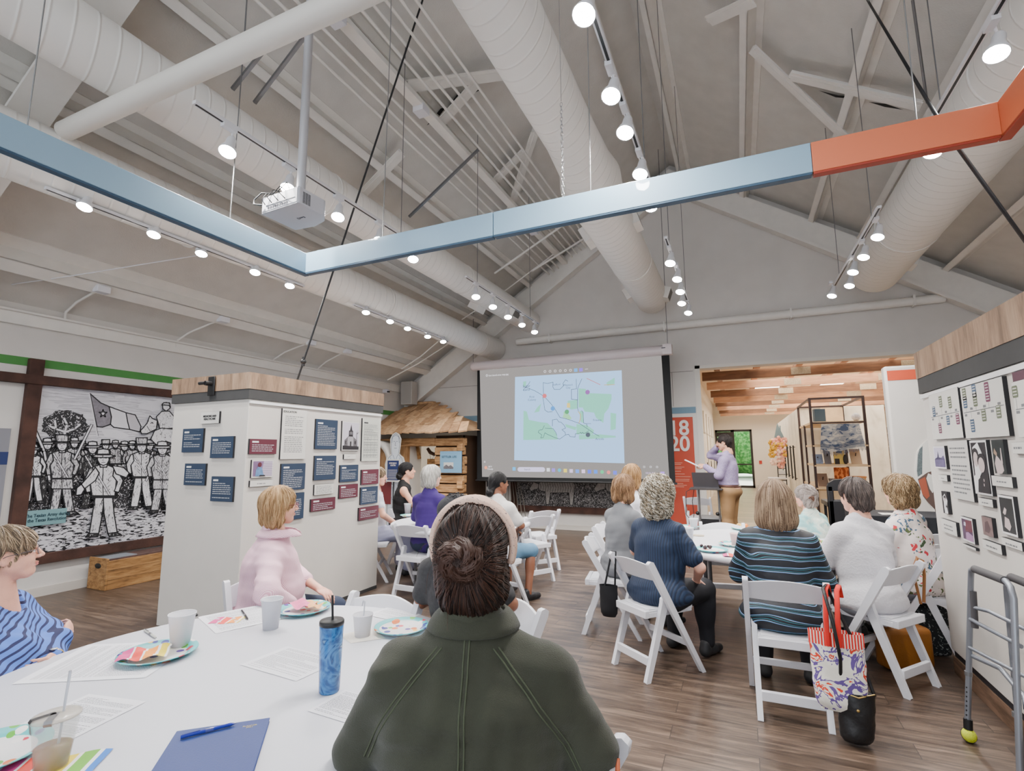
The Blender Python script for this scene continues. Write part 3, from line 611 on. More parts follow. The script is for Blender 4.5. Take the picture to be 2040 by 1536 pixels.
def hair_obj(style, cols, parent, HM, hs, seed=1, near=False):
    """style dict: cap radii, drop prims, cut face, strand length/count/curl; HM: head matrix 4x4 (head local -> body local)"""
    F = Sdf(.03); w = style.get('w', 1.)
    F.u(elli((0, -.014, .038), (.086*w, .106*w, .092*w)))
    for p in style.get('add', ()): F.u(p, style.get('ak', .03))
    top = style.get('line', .055)
    F.cut(elli((0, .12, -.045), (style.get('fw', .068), .085, top+.045)), .012)
    if style.get('back', 0): F.cut(elli((0, .06, -.13), (.12, .1+style['back'], .1)), .02)
    if style.get('ears', 1):
        for s in (-1, 1): F.cut(elli((s*.09, .012, -.012), (.03, .03, .04)), .012)
    am = style.get('lump', .004); rs = np.random.RandomState(seed)
    ph = rs.rand(6)*6
    def post(P, D):
        t = np.arctan2(P[:, 0], P[:, 1]+.02); return D+am*(np.sin(t*style.get('wf', 9)+ph[0]+P[:, 2]*30)+.6*np.sin(P[:, 2]*55+t*5+ph[1])+.5*np.sin(t*23+ph[2]+P[:, 2]*14))*.6
    F.post = post
    h = .006 if near else .0075
    v, f = nets(F, h); parts = [(v, f, 0)]
    n = style.get('n', 500); S_ = 10; ln = style.get('len', .09)
    c = v[rs.randint(0, len(v), n)].astype(np.float32); crown = A3(*style.get('crown', (0, -.03, .13)))
    P = c.copy(); path = [P.copy()]; tw = rs.rand(n)*.5-.25; fl = A3(*style.get('flow', (0, -.02, -1)))
    for i in range(S_-1):
        g = grad(F, P); a = P-crown; a /= np.linalg.norm(a, axis=1)[:, None]+1e-6; d = a*.9+fl*style.get('fall', .8)+rs.randn(n, 3)*style.get('mess', .08)
        if 'to' in style: b = A3(*style['to'])-P; d = b/(np.linalg.norm(b, axis=1)[:, None]+1e-6)
        d -= g*(d*g).sum(1)[:, None]; d /= np.linalg.norm(d, axis=1)[:, None]+1e-6
        if style.get('spin'): d = d*(1-style['spin'])+np.cross(g, d)*style['spin']*np.sign(tw)[:, None]
        P = P+d.astype(np.float32)*ln/S_; P = P-grad(F, P)*(F(P)-.0015)[:, None]; path.append(P.copy())
    path = np.stack(path, 1)
    cu = style.get('curl', 0)
    if cu:
        g = grad(F, path.reshape(-1, 3)).reshape(path.shape); dd = np.gradient(path, axis=1); dd /= np.linalg.norm(dd, axis=2, keepdims=True)+1e-9; sd = np.cross(g, dd)
        t = np.linspace(0, 2*pi*style.get('turns', 1.6), S_)[None, :, None]+rs.rand(n, 1, 1)*6; path = path+(g*(np.cos(t)+1.1)+sd*np.sin(t)*1.2)*cu
    r0 = style.get('r', .0022); rad = r0*np.sin(np.linspace(.35, pi-.12, S_)).clip(.1)
    tv, tf = tubes_np(path, rad, 3); nf = len(tf)//3
    mi = np.tile(np.repeat(rs.randint(1, 1+len(cols)-1, n) if len(cols) > 2 else np.ones(n, int), S_-1), 3)
    parts.append((tv, tf, mi))
    Mn = np.array(HM); R, T = Mn[:3, :3]*hs, Mn[:3, 3]
    parts = [(p[0]@R.T+T, p[1], p[2]) for p in parts]
    return npmesh('hair', parts, cols, parent), F
def hcol(name, c, *more):
    out = [mat('hair_'+name, c, .7, var=.25, vs=60, bump=.5, bs=90, stretch=(3, 3, .6))]
    for i, k in enumerate(more): out.append(mat('hair_%s_%d' % (name, i), k, .52))
    return out
def person(label, loc, yaw, sc=1., g=1., lean=0., side=0., hyaw=0., hpit=0., hrol=0., twist=0., arms=None, legs=None, skn='light', top=None, bottom=None, shoes=(40, 40, 42),
           hair=None, hc=None, seat=.45, stand=False, male=False, near=False, glasses=None, group=None, sleeve='long', folds_a=.0038, neckline=.0, brow=(110, 84, 60), hem=0., hands=(.5, .5), bust=0., shw=1., skirt=None, legskin=False, collar=None, name='person', headz=0.):
    root = thing(name, label, 'person', (loc[0], loc[1], 0), yaw, group)
    S = skin(skn); hz = .955 if stand else seat+.095*sc
    w = g
    # skeleton (local: x right, y forward, z up)
    pel = Vector((0, 0, hz)); up = Vector((side, lean, 1)).normalized()
    tl = .50*sc; chest = pel+up*tl*.66; sh0 = pel+up*tl; neck = sh0+up*.05*sc
    tr = Matrix.Rotation(twist, 3, 'Z'); sx = tr @ Vector((1, 0, 0)); sx.z = side*-.5
    SW = .150*sc*shw
    dr = -(.058+(.034 if w > 1.45 else 0))*sc; shl = [sh0+sx*(-SW)+up*dr, sh0+sx*SW+up*dr]
    hc_ = neck+up*.05+Vector((0, .025, .105*sc+headz)); HR = rotm(hyaw, hpit, hrol); hs = 1.0*min(1.02, .93*sc+.07)
    if arms is None: arms = [((-.26, .02, -.25), (-.14, .24, -.32)), ((.26, .02, -.25), (.14, .24, -.32))]
    AR = []
    for i, (e, wr) in enumerate(arms): AR.append((shl[i], shl[i] + tr @ Vector(e)*0 + tr @ Vector(e)-Vector(((-.18, .18)[i]*0, 0, 0)), None, wr))
    # arms are given as offsets from the chest centre-line at shoulder height
    J = []
    for i, (e, wr) in enumerate(arms):
        E_ = sh0+tr @ Vector((e[0]*sc*(.6+.4*w), e[1]*sc, e[2]*sc)); W_ = sh0+tr @ Vector((wr[0]*sc, wr[1]*sc, wr[2]*sc)); J.append((shl[i], E_, W_))
    if legs is None:
        if stand: legs = [((-.10, .03, .50), (-.11, -.02, .09)), ((.10, .03, .50), (.12, -.01, .09))]
        else: legs = [((-.13, .42*sc, seat+.06), (-.14, .40*sc, .09)), ((.13, .42*sc, seat+.06), (.14, .42*sc, .09))]
    hips = [pel+Vector((-.085*w, 0, -.01)), pel+Vector((.085*w, 0, -.01))]
    def torso(F, inf=0., low=True, armlen=0, k=.05, thigh=False):
        i_ = inf
        F.u(elli(pel+Vector((0, -.01, .02)), (.165*w+i_, .125*w+i_, .12+i_)), k); F.u(elli(pel+up*tl*.36+Vector((0, .015*w, 0)), (.142*w+i_, .112*w+i_, .15*sc+i_)), k)
        F.u(elli(chest+Vector((0, -.0, -.01)), (.150*(.5+.5*w)*(.4+.6*shw)+i_, .112*(.4+.6*w)+i_, .165*sc+i_), Matrix.Rotation(twist, 3, 'Z')), k)
        
        for q in (0, 1): F.u(cone(sh0+up*.012, shl[q], .050*sc+i_*.8, .046*sc+i_*.8), .045)
        F.u(cone(sh0+up*-.02, neck+up*.015, .07*sc+i_, .05*sc+i_*.6), .05)
        if bust:
            for s in (-1, 1): F.u(elli(chest+tr @ Vector((s*.075*w, .085*w, -.02)), (.07*w+i_, .06*w+i_, .065+i_)), .05)
        return F
    # bare body
    B = Sdf(.03); torso(B)
    for i in (0, 1):
        s_, e_, w_ = J[i]; B.u(cone(s_, e_, .043*sc*(.5+.5*w), .035*sc), .04); B.u(cone(e_, w_, .036*sc*(.6+.4*w), .024*sc), .02)
        K_, N_ = [Vector(q) for q in legs[i]]; B.u(cone(hips[i], K_, .082*w, .056*(.5+.5*w)), .05); B.u(cone(K_, N_, .053*(.6+.4*w), .036), .02)
        B.u(elli(K_*.65+N_*.35+Vector((0, -.012, 0)), (.046*(.7+.3*w), .048*(.7+.3*w), .10)), .03); fd = Vector((legs[i][0][0]-hips[i].x, legs[i][0][1]+.001, 0)) if not stand else Vector((.1*(1 if i else -1), 1, 0)); fd.normalize()
        B.u(cone(N_+Vector((0, 0, -.04))-fd*.03, N_+fd*.13+Vector((0, 0, -.06)), .034, .024), .02)
    HL = hc_+HR @ Vector((0, -.03, -.06)); B.u(cone(neck-up*.03, HL, .056*sc, .052), .03)
    parts = []; v, f = nets(B, .011 if not near else .009); parts.append((v, f, 0))
    hv, hf, hm = head_mesh(male, 1.1 if male else 1., .004 if near else .005)
    Mh = Matrix.Translation(hc_) @ HR.to_4x4(); Rn = np.array(HR)*hs; parts.append((hv@Rn.T+np.array(hc_), hf, hm))
    for i in (0, 1):
        s_, e_, w_ = J[i]; d = (w_-e_).normalized(); n_ = Vector((0, 0, 1)) if abs(d.z) < .8 else Vector((0, 1, 0))
        if isinstance(hands[i], tuple): cu, d2, n_ = hands[i]; d = Vector(d2)
        else: cu = hands[i]
        hv2, hf2 = place_hand(w_, d, n_, sc, cu, -1 if i else 1, .0045); parts.append((hv2, hf2, 0))
    lipc = {'brown': (120, 66, 58)}.get(skn, (188, 112, 104))
    body = npmesh('body', parts, [S, mat('lip_'+skn, lipc, .4), mat('eye_white', (225, 220, 215), .2), mat('iris', (50, 36, 26), .1), mat('brow_%d' % brow[0], brow, .7)], root)
    # clothing
    if top is not None:
        F = Sdf(.04); inf = .013+.004*w; torso(F, inf)
        if hem: F.u(elli(pel+Vector((0, .02, -.02)), (.185*w+inf, .15*w+inf, .08)), .05)
        for i in (0, 1):
            s_, e_, w_ = J[i]
            if sleeve == 'none': continue
            tt = {'short': .72, 'cap': .4}.get(sleeve, 1.); q = s_.lerp(e_, tt); F.u(cone(s_, q, .044*sc*(.5+.5*w)+inf, (.040 if tt == 1 else .045)*sc*(.6+.4*w)+inf), .05)
            if sleeve in ('long', '34'):
                w2 = e_.lerp(w_, .93 if sleeve == 'long' else .55); F.u(cone(e_, w2, .038*sc*(.6+.4*w)+inf, .029*sc*(.6+.4*w)+inf*.8), .03)
        if sleeve == 'none':
            for i in (0, 1): F.cut(elli(shl[i]+sx*(.035 if i else -.035), (.055, .09, .10)), .02)
        nr = .062+neckline*.5; F.cut(cone(neck+up*(-.005-neckline)+Vector((0, .03+neckline*.4, 0)), neck+up*.12+Vector((0, .04, 0)), nr, nr+.02), .008)
        if folds_a: folds(F, folds_a, seed=loc[0]*3+loc[1], fr=44, dirv=(.35*(1 if loc[0] > 0 else -1), .3, 1.))
        if stand:
            pz, pv = pel.z+.10, F.post
            F.post = lambda P, D: np.maximum(pv(P, D) if pv else D, np.where(np.hypot(P[:, 0], P[:, 1]) < .27, pz-P[:, 2], -1))
        v, f = nets(F, .009 if near else .0105); npmesh('shirt' if name == 'person' else 'top', [(v, f, 0)], [top], root)
        if collar:
            cb = MB(); n = 28
            def cf(u, t):
                a = -2.75+5.5*u; cs = .72+.42*w
                p = neck+up*(.008-.042*t*t+.006*(1-abs(a)/3))+tr @ Vector((sin(a)*(.062+.028*t)*cs, -cos(a)*(.058+.03*t)*cs+.02+(.035 if abs(a) > 2.2 else 0)*t, 0)); return p
            cb.grid(cf, n, 5); o = cb.build('collar', collar, root); sm = o.modifiers.new('solid', 'SOLIDIFY'); sm.thickness = .004
    if bottom is not None or legskin is False:
        bm_ = bottom or mat('dark_trousers', (34, 34, 40), .8)
        F = Sdf(.04); F.u(elli(pel+Vector((0, -.01, 0)), (.172*w+.008, .13*w+.008, .11)))
        for i in (0, 1):
            K_, N_ = [Vector(q) for q in legs[i]]; F.u(cone(hips[i], K_, .088*w+.008, .062*(.5+.5*w)+.01), .05)
            end = legskin if isinstance(legskin, float) else .96
            if end > 0: F.u(cone(K_, K_.lerp(N_, end), .064*(.5+.5*w)+.012, .052+(.014 if stand else 0)), .02)
            if end > .5: F.u(elli(K_*.65+N_*.35+Vector((0, -.012, 0)), (.066*(.6+.4*w), .070*(.6+.4*w), .13)), .04)
        folds(F, .003, seed=loc[1], fr=22); v, f = nets(F, .011); npmesh('trousers', [(v, f, 0)], [bm_], root)
    if skirt is not None:
        F = Sdf(.06); F.u(elli(pel, (.19*w, .15*w, .12)))
        K0, K1 = Vector(legs[0][0]), Vector(legs[1][0]); N0, N1 = Vector(legs[0][1]), Vector(legs[1][1])
        for i in (0, 1): K_, N_ = [Vector(q) for q in legs[i]]; F.u(cone(hips[i], K_, .1*w, .085), .08); F.u(cone(K_, K_.lerp(N_, .85), .085, .1), .08)
        F.u(cone((K0+K1)/2, (K0+K1)/2*.2+(N0+N1)/2*.8, .09, .11), .09)
        folds(F, .006, seed=1., fr=30, dirv=(1, .2, .1)); v, f = nets(F, .011); npmesh('skirt', [(v, f, 0)], [skirt], root)
    for i in (0, 1):
        K_, N_ = [Vector(q) for q in legs[i]]; fd = Vector((K_.x-hips[i].x, K_.y+.001, 0)) if not stand else Vector((.1*(1 if i else -1), 1, 0)); fd.normalize()
        F = Sdf(.02); b = Vector((N_.x, N_.y, 0)); F.u(cone(b-fd*.045+Vector((0, 0, .045)), b+fd*.06+Vector((0, 0, .042)), .042, .036)); F.u(cone(b+fd*.06+Vector((0, 0, .04)), b+fd*.15+Vector((0, 0, .032)), .037, .03)); F.u(cone(b-fd*.035+Vector((0, 0, .05)), b-fd*.035+Vector((0, 0, .09)), .038, .04))
        lo, hi = F.bounds(.02); lo[2] = -.012; lo[2] = .0-.0145
        def post(P, D): return np.maximum(D, .004-P[:, 2])
        F.post = post; v, f = nets(F, .0085); npmesh('shoe', [(v, f, 0)], [mat('shoe_%d_%d' % (shoes[0], shoes[2]), shoes, .55)], root)
    if hair is not None: hair_obj(hair, hc, root, Mh, hs, seed=int(abs(loc[0]*100+loc[1]*37)) % 1000, near=near)
    if glasses:
        gb = MB()
        for s in (-1, 1):
            gb.tube([(s*.034+.022*cos(t)*1.05, .103-.004*abs(cos(t)), .0+.018*sin(t)) for t in np.linspace(0, 2*pi, 17)], .0016, 5)
            gb.tube([(s*.057, .101, .006), (s*.074, .08, .008), (s*.08, .0, .004), (s*.08, -.02, -.004)], .0016, 5)
        gb.tube([(-.012, .108, .004), (0, .111, .007), (.012, .108, .004)], .0016, 5)
        M = Mh @ Matrix.Diagonal((hs, hs, hs, 1)); gb.v = [tuple(M @ Vector(p)) for p in gb.v]; gb.build('glasses', mat('glasses_%d' % glasses[0], glasses, .3), root)
    root['_h'] = 0; del root['_h']
    return root, Mh, hs, J, dict(neck=neck, up=up, chest=chest, pel=pel, sh=shl, tr=tr)
# ================================================================ display walls with plaques
OAK = wood_mat('oak_laminate', [(96, 76, 60), (134, 108, 86), (158, 132, 108)], (3.2, 3.2, .5), .6, 24, .05)
CHARC = mat('charcoal_band', (58, 58, 58), .7, var=.06, vs=10)
NAVY = mat('plaque_navy', (38, 54, 76), .5); MAROON = mat('plaque_maroon', (88, 36, 50), .5); PAPER = mat('plaque_white', (206, 204, 198), .5); EDGE = mat('plaque_edge', (30, 30, 34), .6)
mat('ink_dark', (46, 46, 48), .6); mat('ink_white', (214, 214, 214), .6); INKL = mat('ink_light', (170, 172, 176), .6); INKD = mat('ink_grey', (110, 112, 114), .6)
def board(t, x0, y0, x1, y1, top, dark, parts=('face',)): pass
# left display wall
t = thing('display_wall', 'left white display wall with wood cap covered in navy and maroon plaques', 'display wall', (0, 0, 0))
MB().box((-5.04, 3.2, .0), (-4.0, 5.06, 2.06)).build('panel', PW, t, bev=.004)
MB().box((-5.055, 3.18, 2.06), (-3.985, 5.075, 2.15)).build('dark_band', CHARC, t)
MB().box((-5.06, 3.175, 2.15), (-3.98, 5.08, 2.30)).build('wood_cap', OAK, t)
MB().box((-4.0, 3.2, 2.02), (-3.985, 5.06, 2.045)).build('picture_rail', mat('rail_white', (226, 226, 226), .4), t)
MB().box((-4.02, 3.21, 0), (-3.99, 5.05, .035)).build('floor_gap_strip', CHARC, t)  # dark strip for the gap where the side face meets the floor
# wall lamp on its cap
t = thing('wall_bracket_lamp', 'small black bracket lamp fixed to the wood cap of the left display wall', 'lamp', (-4.47, 3.17, 2.2))
MB().box((-.045, -.012, -.09), (.045, 0, .09)).build('back_plate', BLACK, t, bev=.005)
MB().tube([(0, -.01, .02), (0, -.07, .02)], .022, 14).tube([(0, -.07, .02), (-.07, -.075, .02)], .016, 12).build('lamp_arm', BLACK, t)
def prect(fn, zx0, zy0, zx1, zy1, O, s):
    P = [fn(O[0]+a*s, O[1]+b*s) for a, b in ((zx0, zy0), (zx1, zy0), (zx1, zy1), (zx0, zy1))]
    return P
def plaque(name, label, cat, M_, w, h, m, th=.018, rows=None, head=True, ink=None, group=None, edge=EDGE, texts=(), seed=0, pad=.09, rowh=.018):
    "M_ origin = lower-left corner on the wall, z out"
    r = random.Random(seed); b = MB(); b.box((0, 0, 0), (w, h, th), 1, M_); b.flat([(.001, .001), (w-.001, .001), (w-.001, h-.001), (.001, h-.001)], M_, th+.0006, 0)
    ink = ink or INKL
    if rows is not False:
        y = h*(1-pad)-rowh; x0 = w*pad; wid = w*(1-2*pad)
        if head: b.flat([(x0, y-.004), (x0+wid*.28, y-.004), (x0+wid*.28, y+.012), (x0, y+.012)], M_, th+.0012, 2); y -= rowh*1.5
        k = 0
        while y > h*pad:
            k += 1
            if r.random() < .12 and k > 3: y -= rowh; k = 0; continue
            xx = x0; end = x0+wid*(r.uniform(.35, .8) if r.random() < .15 else r.uniform(.9, 1.))
            while xx < end:
                l = min(r.uniform(.012, .04), end-xx); b.flat([(xx, y), (xx+l, y), (xx+l, y+rowh*.36), (xx, y+rowh*.36)], M_, th+.0012, 3); xx += l+.006
            y -= rowh
    o = b.build(name, [m, edge, mat('ink_white', (214, 214, 214), .6) if ink is INKL else mat('ink_dark', (46, 46, 48), .6), ink])
    tag(o, label, cat, group); return o
def picture(name, label, M_, w, h, bg, shapes, th=.018, border=None, group=None, edge=EDGE, cat='picture'):
    "shapes: list of (material, polygon in 0..1) layered flat print"
    ms = [bg, edge]; b = MB(); b.box((0, 0, 0), (w, h, th), 1, M_); e = .0
    if border is not None: ms.append(border); b.flat([(0.001, .001), (w-.001, .001), (w-.001, h-.001), (.001, h-.001)], M_, th+.0005, 2); e = .012
    b.flat([(e+.001, e+.001), (w-e-.001, e+.001), (w-e-.001, h-e-.001), (e+.001, h-e-.001)], M_, th+.001, 0); z = th+.0015
    for m, poly in shapes:
        if m not in ms: ms.append(m)
        b.flat([(e+x*(w-2*e), e+y*(h-2*e)) for x, y in poly], M_, z, ms.index(m)); z += .0004
    return tag(b.build(name, ms), label, cat, group)
def disc(cx, cy, rx, ry=None, n=18, a0=0, a1=2*pi): return [(cx+rx*cos(a0+(a1-a0)*i/n), cy+(ry or rx)*sin(a0+(a1-a0)*i/n)) for i in range(n)]
GL = 'information plaques on the left display wall'; O1 = (340, 740); S1 = .2157
fx = lambda a, b: ox(a, b, -3.985); fy = lambda a, b: oy(a, b, 3.19)
def side(z): # rectangle on the side face
    P = prect(fx, *z, O1, S1); y0 = (P[0].y+P[3].y)/2; y1 = (P[1].y+P[2].y)/2; zt = (P[0].z+P[1].z)/2; zb_ = (P[2].z+P[3].z)/2; return MX(-4.0, y0, zb_), y1-y0, zt-zb_
def front(z):
    P = prect(fy, *z, O1, S1); x0 = (P[0].x+P[3].x)/2; x1 = (P[1].x+P[2].x)/2; zt = (P[0].z+P[1].z)/2; zb_ = (P[2].z+P[3].z)/2; return MY(x0, 3.2, zb_), x1-x0, zt-zb_
pl = [('plaque', 'maroon plaque directly above the photo of a child in blue', side((725, 625, 977, 763)), MAROON, 1), ('plaque', 'navy plaque directly below the tall document headed education', side((1015, 850, 1240, 1093)), NAVY, 2),
      ('plaque', 'navy plaque partly behind the head of the woman in pink', side((1005, 1125, 1228, 1370)), NAVY, 3), ('plaque', 'tallest navy plaque, left of the church photo', side((1335, 445, 1538, 718)), NAVY, 4),
      ('plaque', 'navy plaque between the tallest navy plaque and a white text card', side((1325, 778, 1525, 1000)), NAVY, 5), ('plaque', 'wide maroon plaque with bold heading under a white text card', side((1293, 1170, 1518, 1282)), MAROON, 6),
      ('plaque', 'navy plaque below the small caption of the church photo', side((1562, 863, 1730, 1018)), NAVY, 7), ('plaque', 'maroon plaque second column from the right, under a navy plaque', side((1555, 1043, 1727, 1166)), MAROON, 8),
      ('plaque', 'maroon plaque directly under the tall tabled document at the far edge', side((1760, 905, 1918, 1042)), MAROON, 9), ('plaque', 'navy plaque at the far edge, between two maroon ones', side((1752, 1065, 1910, 1222)), NAVY, 10),
      ('plaque', 'lowest maroon plaque at the far edge of the left display wall', side((1735, 1248, 1917, 1363)), MAROON, 11),
      ('plaque', 'upper left navy plaque on the end face of the left display wall', front((115, 528, 305, 748)), NAVY, 12), ('plaque', 'upper right navy plaque on the end face, below the white title card', front((375, 600, 585, 800)), NAVY, 13),
      ('plaque', 'lower left navy plaque on the end face of the left display wall', front((133, 850, 327, 1052)), NAVY, 14), ('plaque', 'lower right navy plaque on the end face, largest of its four', front((378, 970, 583, 1202)), NAVY, 15)]
for nm, lb, (M_, w, h), m, sd in pl: plaque(nm, lb, 'plaque', M_, w, h, m, seed=sd, group=GL)
GW = 'white cards on the left display wall'
M_, w, h = front((285, 372, 455, 482)); b = plaque('title_card', 'white title card above the four navy plaques on the end face', 'card', M_, w, h, PAPER, rows=False, group=GW)
text('MEDICINE AND\nHEALTHCARE', .026, MATS['ink_dark'], M_ @ Matrix.Translation((w/2, h/2, .02)), b, bold=.001)
M_, w, h = side((730, 1003, 942, 1060)); plaque('caption_card', 'white caption card under the photo of a child in blue', 'card', M_, w, h, PAPER, head=False, ink=INKD, group=GW, seed=2, pad=.3)
M_, w, h = side((1325, 1040, 1503, 1135)); plaque('text_card', 'white text card between navy and maroon plaques', 'card', M_, w, h, PAPER, head=False, ink=INKD, group=GW, seed=3, rowh=.012)
M_, w, h = side((1598, 765, 1708, 810)); plaque('caption_card', 'tiny white caption card under the church photo', 'card', M_, w, h, PAPER, head=False, ink=INKD, group=GW, seed=4, pad=.3, rowh=.012)
M_, w, h = side((1020, 350, 1250, 810)); o = plaque('document_board', 'tall pale board headed education with faint ship drawing', 'document', M_, w, h, PAPER, ink=INKD, seed=5, group=GW, head=False, pad=.12)
text('EDUCATION', .028, MATS['ink_dark'], M_ @ Matrix.Translation((w*.3, h*.94, .0195)), o, bold=.0005)
M_, w, h = side((1765, 437, 1925, 828)); b = plaque('document_board', 'tall pale board with handwritten table at the far edge', 'document', M_, w, h, mat('paper_aged', (190, 192, 182), .6), ink=INKD, seed=6, group=GW, rowh=.012)
g = MB(); 
for i in range(12): g.stroke([(w*.1, h*(.08+.06*i)), (w*.9, h*(.08+.06*i))], .003, M_, .0198)
for i in range(5): g.stroke([(w*(.1+.2*i), h*.08), (w*(.1+.2*i), h*.6)], .003, M_, .0199)
g.build('ruled_lines', INKD, b)
CB1, CB2, CB3, CB4 = mat('print_purple', (120, 96, 130), .5, var=.3, vs=9), mat('print_blue', (92, 128, 168), .6, var=.2, vs=40), mat('print_darkred', (86, 36, 46), .6), mat('print_black', (34, 30, 34), .6)
M_, w, h = side((745, 815, 945, 980))
picture('framed_photo', 'photo of a seated child in blue before clapboard siding', M_, w, h, CB1, [(mat('print_lilac', (176, 164, 184), .5), [(.4, 0), (1, 0), (1, 1), (.55, 1)])]+[(mat('print_line', (120, 108, 132), .5), [(.45, .15*i+.08), (1, .15*i+.02), (1, .15*i+.035), (.45, .15*i+.095)]) for i in range(6)]+[(CB2, [(.13, .02), (.6, .02), (.52, .2), (.47, .5), (.4, .62), (.25, .62), (.16, .45)]), (CB3, disc(.33, .76, .1, .16)), (CB4, [(.3, .0), (.65, .0), (.6, .08), (.35, .1)])], border=PAPER, group='photos on the left display wall')
M_, w, h = side((1580, 462, 1742, 732)); gy = mat('print_grey', (96, 92, 96), .6, var=.35, vs=60); sk = mat('print_sky', (190, 184, 196), .5)
picture('framed_photo', 'black and white photo of a steepled wooden church', M_, w, h, sk, [(gy, [(.1, .12), (.1, .34), (.36, .5), (.6, .5), (.9, .34), (.92, .12)]), (mat('print_mid', (150, 146, 150), .6), [(.3, .12), (.3, .44), (.47, .54), (.66, .44), (.66, .12)]), (CB4, [(.36, .48), (.36, .7), (.62, .7), (.62, .48)]), (CB4, [(.42, .7), (.495, .95), (.57, .7)]), (gy, [(.4, .55), (.4, .66), (.58, .66), (.58, .55)]), (CB4, [(0, 0), (1, 0), (1, .12), (0, .15)]), (CB4, [(.15, .2), (.2, .2), (.2, .32), (.15, .32)]), (CB4, [(.74, .2), (.8, .2), (.8, .32), (.74, .32)]), (CB4, [(.44, .12), (.52, .12), (.52, .3), (.44, .3)]), (gy, [(.82, .3), (.84, .62), (.9, .75), (.86, .62), (.98, .66), (.86, .56), (.87, .3)])], border=PAPER, group='photos on the left display wall')
# right display wall
t = thing('display_wall', 'right hand display wall with wood cap, timeline boards and family photos', 'display wall')
MB().box((1.3, Y0+3.2, .16), (2.3, 4.78, 1.985)).build('panel', PW, t, bev=.004)
MB().box((1.285, Y0+3.2, 1.985), (2.31, 4.795, 2.1)).build('dark_band', CHARC, t)
MB().box((1.28, Y0+3.2, 2.1), (2.32, 4.80, 2.30)).build('wood_cap', OAK, t)
MB().box((1.285, Y0+3.2, 1.945), (1.3, 4.78, 1.975)).build('picture_rail', MATS['rail_white'], t)
MB().box((1.31, Y0+3.2, .11), (2.29, 4.76, .165)).build('dark_strip', EDGE, t)
MB().box((1.30, Y0+3.2, 0), (2.30, 4.77, .115)).build('wood_base', wood_mat('base_wood', [(74, 56, 42), (104, 80, 62), (128, 100, 80)], (6, 1, 6), .6, 20), t)
fz = lambda a, b: ox(a, b, 1.285)
def rr(p, q, A='5', B='5'):
    O = {'5': (1740, 700), '6': (1740, 880)}; a = fz(O[A][0]+p[0]*.1471, O[A][1]+p[1]*.1471); b = fz(O[B][0]+q[0]*.1471, O[B][1]+q[1]*.1471)
    return MXn(1.3, a.y, b.z), a.y-b.y, a.z-b.z
GRN, TBL, PUR = mat('tag_olive', (98, 106, 84), .6), mat('tag_blue', (66, 86, 110), .6), mat('tag_plum', (104, 54, 78), .6)
GT = 'white timeline boards on the right display wall'
def timeline(label, p, q, tags, A='5', B='5'):
    M_, w, h = rr(p, q, A, B); b = MB(); b.box((0, 0, 0), (w, h, .02), 1, M_); b.flat([(0.001, .001), (w-.001, .001), (w-.001, h-.001), (.001, h-.001)], M_, .0206, 0)
    b.stroke([(.03*w, h*.5), (w*.97, h*.52)], .005, M_, .021, 2)
    for i in range(6): x = w*(.08+.16*i); b.stroke([(x-.014, h*(.56 if i % 2 else .45)), (x+.014, h*(.56 if i % 2 else .45))], .014, M_, .021, 2)
    for (u, v, m, hh) in tags:
        x, y, e = u*w, v*h, .028; b.stroke([(x, y), (x, h*.5)], .003, M_, .0211, 2)
        b.flat([(x+cx*(e-.008)+.008*cos(a), y+cy*(hh-.008)+.008*sin(a)) for cx, cy, a in [(s1, s2, aa) for s1, s2, ab in ((1, 1, 0), (-1, 1, pi/2), (-1, -1, pi), (1, -1, 3*pi/2)) for aa in (ab, ab+pi/4, ab+pi/2)]], M_, .0215, 3+m)
        k = int(hh*2/.016)
        for j in range(k): yy = y-hh+.012+j*.016; b.flat([(x-e*.7, yy), (x+e*.7, yy), (x+e*.7, yy+.005), (x-e*.7, yy+.005)], M_, .022, 0)
    tag(b.build('timeline_board', [PAPER, EDGE, INKD, GRN, TBL, PUR]), label, 'board', GT)
timeline('timeline board nearest the far end of the right display wall', (755, 600), (1237, 1170), [(.15, .62, 1, .035), (.42, .8, 0, .04), (.72, .74, 0, .04), (.3, .24, 2, .035), (.6, .38, 1, .03), (.9, .38, 2, .035)])
timeline('middle timeline board with two stacked green and blue labels', (1185, 500), (1865, 1145), [(.1, .86, 0, .04), (.1, .7, 1, .035), (.36, .88, 1, .038), (.36, .72, 0, .042), (.66, .8, 2, .055), (.22, .24, 1, .04), (.52, .4, 0, .035), (.85, .42, 0, .035)])
timeline('timeline board cut by the right edge of the photo', (1885, 420), (2560, 1140), [(.07, .82, 0, .03), (.45, .3, 2, .04), (.75, .8, 1, .04)])
PAPER2 = mat('paper_faint', (196, 194, 190), .5)
def pic(label, p, q, bg, shapes, border=None, A='6', B='6', nm='framed_photo'):
    M_, w, h = rr(p, q, A, B); return picture(nm, label, M_, w, h, bg, shapes, border=border, group='pictures on the right display wall')
def card(label, p, q, m=PAPER, A='6', B='6', **kw):
    M_, w, h = rr(p, q, A, B); kw.setdefault('ink', INKD); kw.setdefault('head', False); return plaque('caption_card', label, 'card', M_, w, h, m, group='caption cards on the right display wall', **kw)
VI = mat('print_violet', (92, 84, 120), .5, var=.25, vs=20); LV = mat('print_lav', (190, 184, 204), .5); SKN = mat('print_skin', (186, 170, 168), .6); WH = mat('print_white', (216, 214, 214), .5); DG = mat('print_dkgreen', (28, 36, 36), .5, var=.3, vs=14)
